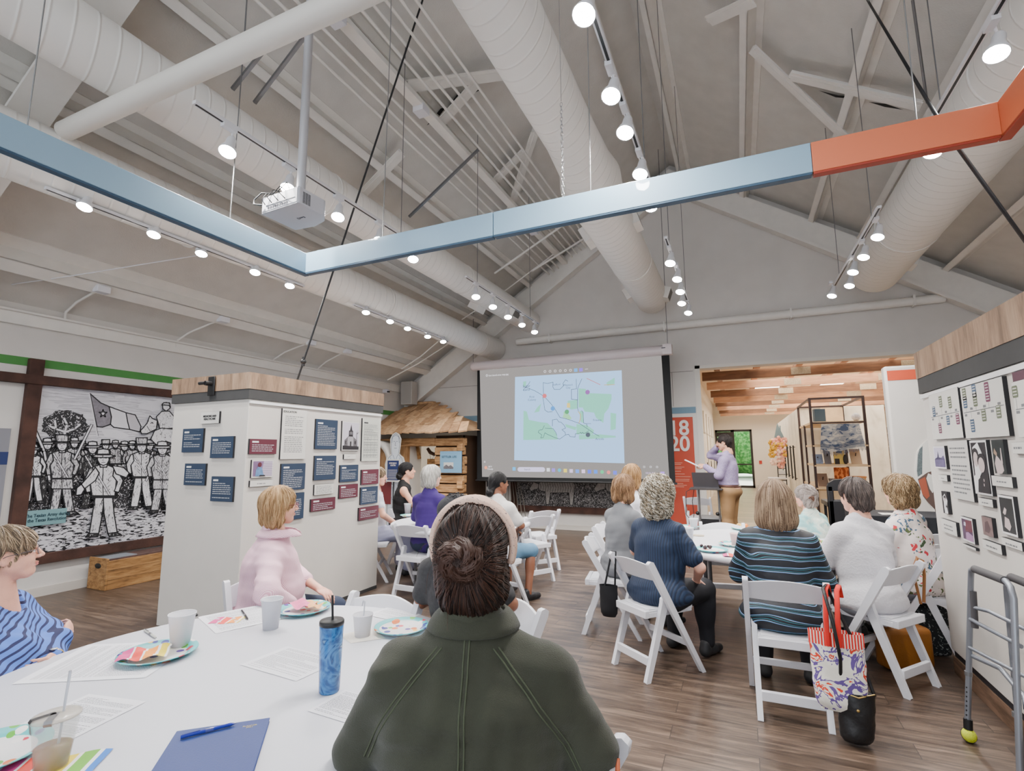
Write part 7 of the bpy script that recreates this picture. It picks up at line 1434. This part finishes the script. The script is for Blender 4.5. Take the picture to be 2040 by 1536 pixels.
t = thing('patterned_bag', 'dark bag with light leaf pattern on the floor beside the mustard handbag', 'bag', (1.24, 5.12, 0), R(20)); MB().box((-.12, -.08, .003), (.14, .1, .36)).build('bag_body', pattern('leaf_cloth', [(0, (30, 34, 38)), (.55, (34, 38, 42)), (.6, (150, 156, 154))], 30, 'noise', dist=2, rough=.9), t, bev=.03, seg=3); MB().tube([(-.05, 0, .34), (0, 0, .46), (.06, 0, .34)], .008, 6).build('handle', MATS['leaf_cloth'], t)
t = thing('brown_strap', 'brown leather strap looped over the chair back of the white-topped woman', 'strap'); MB().tube([(1.10, 4.50, .52), (1.125, 4.52, .70), (1.12, 4.50, .80), (1.10, 4.53, .815), (1.07, 4.56, .72), (1.09, 4.53, .5)], .012, 6, flat=.5).build('strap_band', mat('strap_tan', (132, 84, 40), .6), t)
t = thing('black_bag', 'small black bag hanging from the chair of the woman in navy', 'bag', (-.98, 4.02, 0)); MB().grid(bagf(-.07, .07, .32, .55, .05), 16, 8).build('bag_body', mat('bag_black_cloth', (22, 22, 26), .9), t); MB().tube([(-.03, 0, .53), (.03, .02, .80), (.06, .02, .80), (.05, 0, .53)], .008, 6).build('strap', MATS['bag_black_cloth'], t)
# ================================================================ walker
AL = mat('walker_aluminium', (134, 138, 146), .35, .6); GRP = mat('walker_grip', (66, 64, 66), .7)
t = thing('walking_frame', 'grey folding walker standing against the right display wall', 'walker'); t.scale = (1.02, 1, 1.07)
ft = [Vector((1.02, 3.70, 0)), Vector((1.06, 3.30, 0)), Vector((1.17, 2.86, 0)), Vector((1.20, 3.12, 0))]
def leg(p, q, nm='leg'): MB().tube([p, q], .0135, 12).build(nm, AL, t)
hA, hB = Vector((1.10, 3.68, .86)), Vector((1.13, 3.28, .86)); hC, hD = Vector((1.19, 3.52, .86)), Vector((1.21, 3.10, .86))
def hoop(a, b, fa, fb, nm='frame_hoop'):
    pts = [fa]; 
    pts += [a+Vector((0, 0, -.06)), a+Vector((0, -.02, -.015)), a+Vector((0, -.06, .0)), b+Vector((0, .06, 0)), b+Vector((0, .02, -.015)), b+Vector((0, 0, -.06)), fb]; MB().tube(pts, .0135, 12).build(nm, AL, t)
hoop(hA, hB, Vector((1.02, 3.70, .10)), Vector((1.06, 3.26, .02))); hoop(hC, hD, Vector((1.17, 3.54, .02)), Vector((1.20, 3.06, .02)))
for a, b_ in ((hA, hB), (hC, hD)): MB().tube([a+Vector((0, -.07, .0)), b_+Vector((0, .07, 0))], .019, 12).build('hand_grip', GRP, t)
MB().tube([hA+Vector((0, 0, -.12)), hA+Vector((-.01, 0, -.30))], .018, 10).build('leg_sleeve', GRP, t); MB().tube([hD+Vector((0, 0, -.12)), hD+Vector((0, 0, -.32))], .018, 10).build('leg_sleeve', GRP, t)
MB().tube([Vector((1.08, 3.69, .66)), Vector((1.14, 3.62, .66)), Vector((1.2, 3.1, .66))], .010, 8).tube([Vector((1.075, 3.69, .60)), Vector((1.13, 3.27, .60))], .010, 8).tube([Vector((1.07, 3.68, .42)), Vector((1.12, 3.5, .43)), Vector((1.13, 3.3, .38)), Vector((1.12, 3.27, .34))], .012, 8).tube([Vector((1.06, 3.68, .46)), Vector((1.2, 3.12, .46))], .009, 8).build('cross_bar', AL, t)
for p in ((1.045, 3.695, .32), (1.085, 3.28, .3), (1.18, 3.53, .3), (1.2, 3.08, .3)): MB().tube([Vector(p), Vector(p)+Vector((.001, 0, .02))], .017, 12).build('joint_clip', GREYM, t)
b = MB()
for i in range(8): b.ell((1.012+.0025*i, 3.688, .11+.022*i), (.004, .004, .005), n=6)
b.build('adjustment_holes', BLACK, t)
F = Sdf(.004); F.u(elli((0, 0, .033), (.033, .033, .033))); v, f = nets(F, .004); o = npmesh('tennis_ball', [(v, f, 0)], [mat('tennis_yellow', (196, 206, 50), .95, bump=.5, bs=300)], t); o.location = (1.018, 3.70, 0)
MB().tube([(1.018, 3.70, .062), (1.022, 3.70, .11)], .02, 12).lathe([(.033, -.004), (.0345, 0), (.033, .004)], 24, M=basis((1.018, 3.70, .033), (1, 0, 0), (0, .5, .86), (0, -.86, .5))).build('rubber_foot', BLACK, t)
for p in ((1.06, 3.26, 0), (1.17, 3.54, 0), (1.20, 3.06, 0)): MB().tube([Vector(p), Vector(p)+Vector((0, 0, .05))], .02, 12).build('rubber_foot', BLACK, t)
# ================================================================ people
def spots(name, base, cols, scale=16, rough=.85, thr=.32):
    m, nt, b = newmat(name); tc = N(nt, 'ShaderNodeTexCoord'); no = N(nt, 'ShaderNodeTexNoise', i_Scale=scale*.5, i_Detail=2.); L(nt, tc.outputs['Object'], no.inputs['Vector']); ad = N(nt, 'ShaderNodeMix', data_type='VECTOR'); ad.inputs[0].default_value = .22; L(nt, tc.outputs['Object'], ad.inputs[4]); L(nt, no.outputs['Color'], ad.inputs[5])
    v = N(nt, 'ShaderNodeTexVoronoi', i_Scale=float(scale)); L(nt, ad.outputs[1], v.inputs['Vector']); s = N(nt, 'ShaderNodeSeparateColor'); L(nt, v.outputs['Color'], s.inputs[0]); c = ramp(nt, [(i/len(cols), k) for i, k in enumerate(cols)], 'CONSTANT'); L(nt, s.outputs[0], c.inputs[0])
    d = N(nt, 'ShaderNodeMath', operation='LESS_THAN'); d.inputs[1].default_value = thr; L(nt, v.outputs['Distance'], d.inputs[0]); mx = N(nt, 'ShaderNodeMix', data_type='RGBA'); L(nt, d.outputs[0], mx.inputs[0]); mx.inputs[6].default_value = srgb(base); L(nt, c.outputs[0], mx.inputs[7]); L(nt, mx.outputs[2], b.inputs['Base Color']); b.inputs['Roughness'].default_value = rough; return m
BLUES = pattern('top_blue_stripe', [(0, (22, 26, 70)), (.26, (72, 112, 196))], 15, 'wave', rot=(0, -.35, .4), rough=.8, dist=.35, dscale=1., detail=1, bump=.1)
PINKS = pattern('shirt_pink_stripe', [(0, (232, 202, 212)), (.4, (210, 156, 174))], 60, 'wave', rough=.85, dist=.8, dscale=1, detail=1, dirn='X', bump=.15)
OLIVE = mat('jacket_olive', (52, 54, 42), .9, var=.16, vs=7, bump=.35, bs=420, sheen=.15)
STRB = pattern('top_blue_black', [(0, (10, 12, 22)), (.5, (80, 124, 180)), (.60, (150, 190, 226)), (.68, (12, 14, 26)), (.88, (50, 130, 146)), (.94, (10, 12, 24))], 3.4, 'wave', mapping=(.45, 1, 1.5), rough=.6, dist=9., dscale=.9, detail=2, dirn='Z')
AQUA = pattern('top_aqua', [(0, (70, 134, 142)), (.45, (140, 190, 188)), (.56, (206, 214, 200)), (.7, (90, 156, 160))], 6, 'noise', interp='LINEAR', dist=1.5, rough=.8)
FLOR = spots('blouse_floral', (222, 212, 208), [(222, 212, 208), (60, 80, 52), (222, 212, 208), (190, 50, 60), (222, 212, 208), (70, 96, 120), (96, 110, 70), (222, 212, 208)], 24, thr=.5)
WHT = mat('top_white_knit', (200, 198, 202), .9, var=.03, vs=8, bump=.4, bs=70); WTEE = mat('tee_white', (204, 200, 196), .85, bump=.15, bs=90)
NAVYT = pattern('top_navy_rib', [(0, (10, 22, 44)), (.5, (22, 42, 70))], 18, 'wave', rough=.75, dist=.6, dirn='X', detail=1, interp='LINEAR', bump=.4)
GREYT = mat('shirt_grey', (104, 106, 110), .85, var=.06, vs=8, bump=.15, bs=200); PURP = mat('top_purple', (48, 22, 96), .8, bump=.1, bs=200); BLKT = mat('tank_black', (20, 20, 22), .8); WSH = mat('shirt_white_thin', (214, 214, 220), .8)
DENIM = mat('denim_light', (84, 122, 150), .85, var=.1, vs=12, bump=.2, bs=300); LAV = mat('dress_lavender', (158, 160, 186), .85, var=.05, vs=6); KHAKI = mat('trousers_khaki', (142, 110, 74), .85, var=.05, vs=8)
LAVSH = spots('shirt_lavender_check', (140, 122, 162), [(110, 92, 138), (206, 198, 216)], 90, thr=.42)
BLKP = mat('trousers_black', (22, 22, 28), .85); NAVP = mat('trousers_navy', (30, 40, 62), .85); GRP_ = mat('trousers_grey', (140, 142, 150), .85)
blond = hcol('blond', (158, 124, 84), (190, 156, 112), (136, 104, 66)); dblond = hcol('darkblond', (120, 98, 72), (158, 134, 100), (90, 70, 50)); straw = hcol('strawberry', (130, 98, 68), (164, 128, 92), (98, 70, 46)); gold = hcol('golden', (160, 122, 76), (190, 152, 104), (130, 94, 56))
silver = hcol('silver', (176, 172, 164), (206, 204, 198), (150, 146, 138)); curlyw = hcol('curly', (150, 142, 128), (214, 206, 190), (150, 136, 114)); brownh = hcol('brown', (44, 28, 22), (66, 42, 32), (30, 19, 16)); blk = hcol('black', (18, 16, 18), (30, 28, 30), (12, 11, 12)); ashb = hcol('ash', (118, 100, 80), (158, 136, 108), (92, 76, 60)); dgrey = hcol('darkgrey', (74, 64, 60), (98, 86, 80), (56, 48, 46)); lgrey = hcol('lightgrey', (140, 130, 124), (170, 160, 152), (116, 104, 98)); wavy = hcol('wavy', (146, 118, 84), (180, 154, 116), (112, 88, 60)); dkm = hcol('darkman', (34, 26, 24), (48, 38, 34), (24, 18, 16))
short = dict(w=1.05, line=.055, add=[cone((0, -.05, .0), (0, -.065, -.05), .085, .07)], len=.07, n=900, fall=.5, lump=.005)
bobs = dict(w=1.08, line=.05, add=[cone((-.035, -.045, .0), (-.045, -.05, -.075), .072, .062), cone((.035, -.045, .0), (.045, -.05, -.075), .072, .062)], len=.10, n=1100, fall=1., ears=0, lump=.006, wf=11)
longb = dict(w=1.1, line=.04, add=[cone((-.03, -.03, .0), (-.045, -.035, -.12), .085, .085), cone((.03, -.03, .0), (.045, -.035, -.12), .085, .085), cone((0, -.06, .0), (0, -.07, -.12), .08, .085)], len=.17, n=1500, fall=1.4, ears=0, lump=.0025, wf=7, mess=.04, fw=.06)
# --- woman in the olive jacket
r0, Mh, hs, J, K = person('person in olive jacket with flowered headband seen from behind', (-.66, 1.22), R(20), sc=1.02, g=1.5, shw=1.26, lean=.06, hyaw=R(-4), hpit=R(10), near=True, seat=.47,
    arms=[((-.255, .06, -.31), (-.10, .25, -.43)), ((.245, .02, -.27), (.12, .27, -.36))], top=OLIVE, bottom=NAVP, folds_a=.0062, sleeve='long', skn='olive', collar=OLIVE, hem=1,
    hair=dict(w=1.12, line=.06, add=[cone((0, -.06, -.01), (0, -.065, -.075), .078, .070), cone((-.03, -.05, -.02), (-.04, -.05, -.072), .062, .056), cone((.03, -.05, -.02), (.04, -.05, -.072), .062, .056)], len=.10, n=2600, to=(0, -.15, .035), lump=.005, wf=6, mess=.7, r=.0019), hc=brownh, headz=.0)
bn = Mh @ Vector((-.008, -.128, .03)); F = Sdf(.02); F.u(elli(bn, (.058, .044, .054))); F.u(elli(bn+Vector((.02, .01, -.015)), (.038, .036, .036)))
ph = [0]
def bpost(P, D): t_ = np.arctan2(P[:, 0]-bn.x, P[:, 2]-bn.z); rr = np.hypot(P[:, 0]-bn.x, P[:, 2]-bn.z); return D+.003*np.sin(t_*5+rr*190)+.002*np.sin(t_*11-rr*120)+np.exp(-(rr/.007)**2)*.006
F.post = bpost; v, f = nets(F, .0045); parts = [(v, f, 0)]; rs = np.random.RandomState(4); n = 420; th = rs.rand(n)*6.28; pa = []
for i in range(9): t_ = i/8; rr = .012+.050*t_; a = th+1.6*t_; pa.append(np.stack([bn.x+rr*np.cos(a)*1.05, bn.y-.047*(1-(t_*.9)**2)-.002+rs.rand(n)*.003, bn.z+rr*np.sin(a)], -1))
pa = np.stack(pa, 1).astype(np.float32); q_ = pa.reshape(-1, 3)
for _ in range(2): q_ = q_-(grad(F, q_)*np.clip(F(q_)-.001, -.03, .03)[:, None]).astype(np.float32)
tv, tf = tubes_np(q_.reshape(pa.shape), .0018*np.sin(np.linspace(.4, 2.9, 9)), 3); parts.append((tv, tf, 1))
n = 160; st_ = np.array(bn)+rs.randn(n, 3)*[.035, .012, .035]; d_ = rs.randn(n, 3); pa = np.stack([st_+d_*t_*.02+[0, -.01*t_, -.03*t_*t_] for t_ in np.linspace(0, 1, 6)], 1); tv, tf = tubes_np(pa, np.linspace(.0009, .0004, 6), 3); parts.append((tv, tf, 1))
npmesh('hair_bun', parts, brownh, r0)
hbm = spots('headband_print', (222, 186, 166), [(222, 186, 166), (60, 56, 70), (226, 200, 184), (120, 110, 120)], 60, thr=.28)
b = MB(); n = 34
def hb(u, v):
    a = -1.95+3.9*u; w_ = .022*(1+.25*cos(a)**2)+(.006 if abs(a) < .25 else 0); R_ = (.101*1.02, .113); x = sin(a)*.116; z = .030+cos(a)*.122; y = .0-.03*(1-cos(a))*.5+(v-.5)*w_*2; bulge = 1+.05*sin(pi*v); kn = .006*math.exp(-(a/.12)**2)*sin(v*6.28)
    return Mh @ Vector((x*bulge, y, .035+(z-.035)*bulge+kn))
b.grid(hb, n, 6); o = b.build('headband', hbm, r0); s_ = o.modifiers.new('s', 'SOLIDIFY'); s_.thickness = .016; s_.offset = -1
# stitched seams on the jacket back
F = Sdf(.04)
b = MB(); bpy.context.view_layer.update()
jk = [c for c in COL.objects if c.parent == r0 and c.name.startswith('shirt')][0]
from mathutils.bvhtree import BVHTree
bv = BVHTree.FromPolygons([v_.co for v_ in jk.data.vertices], [tuple(p.vertices) for p in jk.data.polygons])
def seam(p0, p1, n=26, bend=0):
    for off in (-.006, .006):
        pts = []
        for i in range(n+1):
            t_ = i/n; x = p0[0]+(p1[0]-p0[0])*t_+bend*sin(pi*t_)+off; z = p0[1]+(p1[1]-p0[1])*t_; h_ = bv.ray_cast(Vector((x, -1, z)), Vector((0, 1, 0)))
            if h_[0] is not None: pts.append(h_[0]+Vector((0, -.0008, 0)))
        if len(pts) > 2: b.tube(pts, .0022, 5)
zs = K['neck'].z; seam((0, zs-.03), (0, zs-.62)); seam((-.07, zs-.05), (-.27, zs-.34), bend=-.02); seam((.07, zs-.05), (.27, zs-.34), bend=.02)
b.build('jacket_seams', mat('seam_olive', (70, 76, 58), .9), r0)
er = MB(); er.tube([Mh @ Vector((.084, -.006, -.04)), Mh @ Vector((.088, -.004, -.055)), Mh @ Vector((.09, -.006, -.078))], .0018, 6).ell(Mh @ Vector((.09, -.006, -.085)), (.004, .004, .007)); er.build('earring', MATS['brass'], r0)
# --- man hidden behind her
r1, M1, h1, J1, K1 = person('person in dark grey mostly hidden behind the olive jacket, brown arm showing', (-1.30, 2.34), R(14), sc=.96, g=.95, lean=.10, side=-.12, hyaw=R(0), hpit=R(4), skn='brown', male=True,
    arms=[((-.22, .05, -.24), (-.10, .28, -.26)), ((.30, .0, -.22), (.13, .14, .0))], top=mat('tee_charcoal', (46, 46, 48), .85, var=.3, vs=60), sleeve='short', bottom=NAVP, hair=dict(w=1.0, line=.05, len=.02, n=900, curl=.006, turns=1.2, lump=.003), hc=blk)
F = Sdf(.02); c_ = M1 @ Vector((0, -.01, .055)); F.u(elli(c_, (.1, .115, .075))); F.u(elli(M1 @ Vector((0, .12, .03)), (.07, .07, .012))); v, f = nets(F, .006); npmesh('cap', [(v, f, 0)], [mat('cap_dark', (40, 40, 44), .9, var=.3, vs=70)], r1)
# --- woman in blue stripes (left edge)
rB, MB_, hB_, JB, KB = person('woman in blue and navy striped top with crossed arms at the left edge', (-2.94, 1.17), R(-46), sc=.95, g=1.36, lean=.02, hyaw=R(22), hpit=R(8), near=True, skn='light', seat=.37, bust=1, neckline=.03,
    arms=[((-.24, .12, -.26), (.10, .27, -.24)), ((.24, .12, -.27), (-.08, .24, -.19))], hands=((.9, (1, .1, .1), (0, 1, 0)), (.9, (-1, -.1, .25), (0, 1, .2))), top=BLUES, bottom=NAVP, hair=dict(short, mess=.14, n=1300, lump=.007), hc=ashb, glasses=(90, 80, 84), brow=(140, 112, 84))
# --- woman in pink
person('woman in pink striped shirt with short blond hair and glasses', (-2.76, 2.42), R(-44), sc=.97, g=1.55, lean=.04, hyaw=R(20), hpit=R(2), near=True, skn='light', seat=.45,
    arms=[((-.26, .10, -.26), (-.06, .30, -.36)), ((.33, .0, -.25), (.32, .20, -.40))], top=PINKS, bottom=NAVP, sleeve='34', hair=dict(bobs, mess=.12, n=1500, line=.055), hc=blond, glasses=(120, 30, 50), collar=PINKS, hem=1)
# --- hidden woman in lavender
person('woman in lavender dress half hidden by the left display wall', (-4.42, 5.5), R(-42), sc=1.02, g=1.05, lean=.02, hyaw=R(-15), skn='light', arms=[((-.24, .08, -.25), (-.02, .30, -.42)), ((.25, .06, -.26), (.04, .30, -.44))], top=mat('top_white_sleeveless', (196, 196, 206), .8), sleeve='cap', skirt=LAV, legskin=0., hair=dict(short), hc=ashb)
# --- black tank
person('woman in black tank top with dark tied hair looking right', (-4.52, 6.2), R(-54), sc=1.05, g=1.05, lean=.10, hyaw=R(4), hpit=R(8), skn='tan', seat=.48, arms=[((-.24, .10, -.24), (-.02, .40, -.27)), ((.24, .14, -.25), (.16, .46, -.26))], top=BLKT, sleeve='none', bottom=BLKP,
    hair=dict(w=1.03, line=.06, add=[cone((0, -.07, -.02), (0, -.11, -.06), .05, .045), elli((0, -.115, -.04), (.04, .035, .04))], to=(0, -.13, -.03), len=.09, n=900, lump=.001, mess=.03), hc=blk)
# --- purple
person('woman in purple top with short white hair', (-3.30, 5.06), R(-6), sc=1.04, g=1.12, lean=.06, hyaw=R(-22), hpit=R(2), skn='pale', seat=.47, arms=[((-.25, .08, -.25), (-.14, .32, -.28)), ((.25, .12, -.24), (.20, .36, -.22))], top=PURP, bottom=NAVP, hair=dict(bobs, lump=.005, len=.09, n=1300), hc=silver)
# --- white tee
person('person in white tee and denim shorts with black tied-back hair', (-2.42, 5.05), R(-8), sc=.98, g=1.05, lean=.02, hyaw=R(-28), hpit=R(2), skn='brown', seat=.45, arms=[((-.24, .12, -.22), (-.10, .36, -.28)), ((.24, .10, -.24), (.06, .30, -.34))], legs=[((-.1, .38, .5), (-.1, .38, .09)), ((.20, .38, .49), (.24, .24, .09))], top=WTEE, sleeve='short', bottom=DENIM, legskin=.12, shoes=(24, 24, 28),
    hair=dict(w=1.0, line=.06, add=[cone((0, -.07, .0), (0, -.10, -.07), .05, .04), elli((0, -.12, -.10), (.045, .035, .035))], to=(0, -.14, -.07), len=.1, n=1100, lump=.0015, mess=.04), hc=blk)
# --- grey shirt
person('woman in grey shirt with strawberry blond bob', (-1.03, 4.78), R(-38), sc=.97, g=1.2, lean=.05, hyaw=R(30), hpit=R(2), skn='light', seat=.45, arms=[((-.25, .10, -.25), (-.10, .32, -.30)), ((.25, .10, -.25), (.10, .32, -.30))], top=GREYT, sleeve='short', bottom=NAVP, hair=dict(bobs, w=1.14, len=.1, n=1600, mess=.16), hc=straw, hem=1)
# --- blond behind
person('woman in thin white shirt with golden bob, behind the grey shirt', (-1.14, 5.75), R(-40), sc=1.04, g=1.0, lean=.05, hyaw=R(32), hpit=R(2), skn='light', seat=.47, top=WSH, bottom=BLKP, hair=dict(bobs, w=1.1, len=.12, n=1300, lump=.003), hc=gold)
# --- curly navy
person('woman in navy ribbed top with curly white hair', (-.62, 4.10), R(-26), sc=1.0, g=1.28, lean=.06, hyaw=R(14), hpit=R(2), skn='light', seat=.43, arms=[((-.25, .08, -.26), (-.08, .32, -.32)), ((.27, .06, -.30), (.16, .24, -.44))], top=NAVYT, sleeve='short', bottom=BLKP, hem=1, near=True,
    hair=dict(w=1.14, line=.045, add=[cone((0, -.04, .0), (0, -.05, -.085), .1, .095)], len=.075, n=1500, curl=.013, turns=1.4, r=.0034, lump=.006, mess=.6, ears=0, fall=.5), hc=curlyw)
# --- striped blue black
person('woman in blue and black wave striped top with straight brown bob', (.19, 3.80), R(-4), sc=1.0, g=1.28, shw=1.1, lean=.06, hyaw=R(8), hpit=R(0), skn='light', seat=.44, arms=[((-.225, .08, -.29), (-.13, .33, -.30)), ((.225, .04, -.29), (.14, .28, -.34))], top=STRB, bottom=BLKP, hem=1, near=True, hair=longb, hc=lgrey if False else hcol('bobbrown', (128, 104, 82), (162, 138, 112), (104, 82, 64)), glasses=(60, 56, 60))
# --- aqua
person('elderly woman in aqua print top with clipped grey hair', (.66, 5.88), R(50), sc=.86, g=1.2, lean=.16, hyaw=R(18), hpit=R(-2), skn='light', seat=.42, top=AQUA, bottom=GRP_, hair=dict(bobs, w=1.12, to=(0, -.12, .02), len=.09, n=900), hc=lgrey)
tag(MB().tube([(.60, 5.84, 1.10), (.615, 5.83, 1.12), (.635, 5.83, 1.115), (.64, 5.84, 1.09)], .008, 6).tube([(.61, 5.835, 1.11), (.64, 5.84, 1.075)], .007, 6).build('hair_clip', mat('tortoise', (84, 52, 34), .3)), 'brown claw clip in the grey hair of the woman in aqua', 'hair clip')
# --- white top
person('woman in white knit top with short dark grey hair', (.79, 4.48), R(26), sc=1.0, g=1.22, lean=.07, hyaw=R(6), hpit=R(-4), skn='light', seat=.43, arms=[((-.22, .10, -.27), (-.08, .36, -.28)), ((.215, .08, -.27), (.08, .34, -.32))], top=WHT, bottom=GRP_, hem=1, near=True, hair=dict(short, w=1.08, mess=.12, n=1300), hc=dgrey)
# --- floral
person('woman in floral blouse with wavy blond-grey hair and glasses', (1.22, 5.14), R(54), sc=1.0, g=1.32, lean=.05, hyaw=R(-14), hpit=R(2), skn='light', seat=.43, arms=[((-.23, .10, -.27), (-.12, .36, -.28)), ((.225, .06, -.27), (.10, .34, -.30))], top=FLOR, bottom=GRP_, hem=1, hair=dict(bobs, w=1.12, mess=.4, n=1500, curl=.003, len=.09), hc=wavy, glasses=(40, 34, 36))
# --- speaker
r2, M2, h2, J2, K2 = person('man standing in lavender checked shirt and khaki trousers holding a sheet', (-.17, 8.72), R(74), sc=1.07, g=1.22, shw=1.05, stand=True, lean=.02, hyaw=R(4), hpit=R(-5), male=True, skn='tan', top=LAVSH, bottom=KHAKI, shoes=(52, 38, 30),
    arms=[((-.20, .06, -.27), (-.16, .27, -.14)), ((.19, .30, .02), (.075, .155, .15))], hands=((.7, (.1, .9, .25), (-.6, .1, 1)), (.3, (-.35, -.25, .9), (0, 1, .1))), collar=LAVSH, folds_a=.004, hair=dict(w=1.03, line=.06, add=[cone((0, -.05, .0), (0, -.05, -.055), .068, .055)], len=.045, n=1100, mess=.15, fall=.25, lump=.003), hc=dkm, brow=(40, 30, 26))
F = Sdf(.02); F.u(elli(K2['pel']+Vector((0, -.004, .085)), (.205, .160, .034))); v, f = nets(F, .008); v[:, 2] = K2['pel'].z+.08+(v[:, 2]-K2['pel'].z-.085)*.7; npmesh('belt', [(v, f, 0)], [mat('belt_brown', (66, 36, 28), .5)], r2)
hw = r2.matrix_basis @ J2[0][2] if False else Matrix.Translation(r2.location) @ Matrix.Rotation(r2.rotation_euler.z, 4, 'Z') @ J2[0][2]
tag(MB().add([(-.03, -.1, -.03), (-.03, .1, -.02), (-.25, .10, .09), (-.25, -.1, .08)], [(0, 1, 2, 3)]).build('held_sheet', mat('sheet_white', (0, 0, 0)), loc=hw+Vector((-.05, 0, .02))), 'white sheet held up in the left hand of the standing man', 'paper')
# watch on the crossed arm
wM = Matrix.Translation(rB.location) @ Matrix.Rotation(rB.rotation_euler.z, 4, 'Z'); e_, w_ = JB[0][1], JB[0][2]; d_ = (w_-e_).normalized(); s_, u_ = frame(d_)
t = thing('wrist_watch', 'gold wrist watch on the woman in blue stripes', 'watch', M=wM @ basis(w_-d_*.012, s_, d_, s_.cross(d_))); MB().tube([(.039*cos(a), 0, .039*sin(a)) for a in np.linspace(0, 2*pi, 25)], .0045, 6).build('watch_band', MATS['brass'], t); MB().lathe([(0, 0), (.014, 0), (.014, .006), (0, .006)], 20, M=basis((0, 0, .039), (1, 0, 0), (0, 1, 0), (0, 0, 1))).build('watch_face', CHROME, t)
# ================================================================ light
w = bpy.data.worlds.new('world'); SC.world = w; w.use_nodes = True; nt = w.node_tree; bg = nt.nodes['Background']
bg.inputs[0].default_value = (.80, .85, .92, 1); bg.inputs[1].default_value = 1.6
def area(x, y, z, sx, sy, e, col=(1, 1, 1), rot=(0, 0, 0), nm='gallery_fill'):
    d = bpy.data.lights.new(nm, 'AREA'); d.shape = 'RECTANGLE'; d.size = sx; d.size_y = sy; d.energy = e; d.color = col; o = bpy.data.objects.new(nm, d); COL.objects.link(o); o.location = (x, y, z); o.rotation_euler = rot; return o
area(2.8, 14.5, 3.35, 5, 5, 170, (1, .90, .78)); area(2.2, 21, 3.3, 5, 6, 190, (1, .92, .82))  # area lights added inside to brighten the gallery
s = bpy.data.lights.new('sun', 'SUN'); s.energy = 5; s.angle = .02; so = bpy.data.objects.new('sun', s); COL.objects.link(so); so.rotation_euler = (R(-35), R(10), 0); so.location = (0, 40, 20)
SC.view_settings.view_transform = 'AgX'; SC.view_settings.look = 'AgX - Base Contrast'; SC.view_settings.exposure = 1.08
# ================================================================ single-piece things: fold an empty with one plain part into one object
bpy.context.view_layer.update()
for e in [o for o in COL.objects if o.type == 'EMPTY' and o.parent is None and 'label' in o]:
    kids = [c for c in COL.objects if c.parent == e]
    if len(kids) != 1 or any(c.parent == kids[0] for c in COL.objects) or kids[0].type != 'MESH': continue
    k = kids[0]; nm = e.name; M_ = k.matrix_world.copy()
    for q in ('label', 'category', 'group', 'kind'):
        if q in e: k[q] = e[q]
    k.parent = None; k.matrix_world = M_; bpy.data.objects.remove(e); k.name = nm
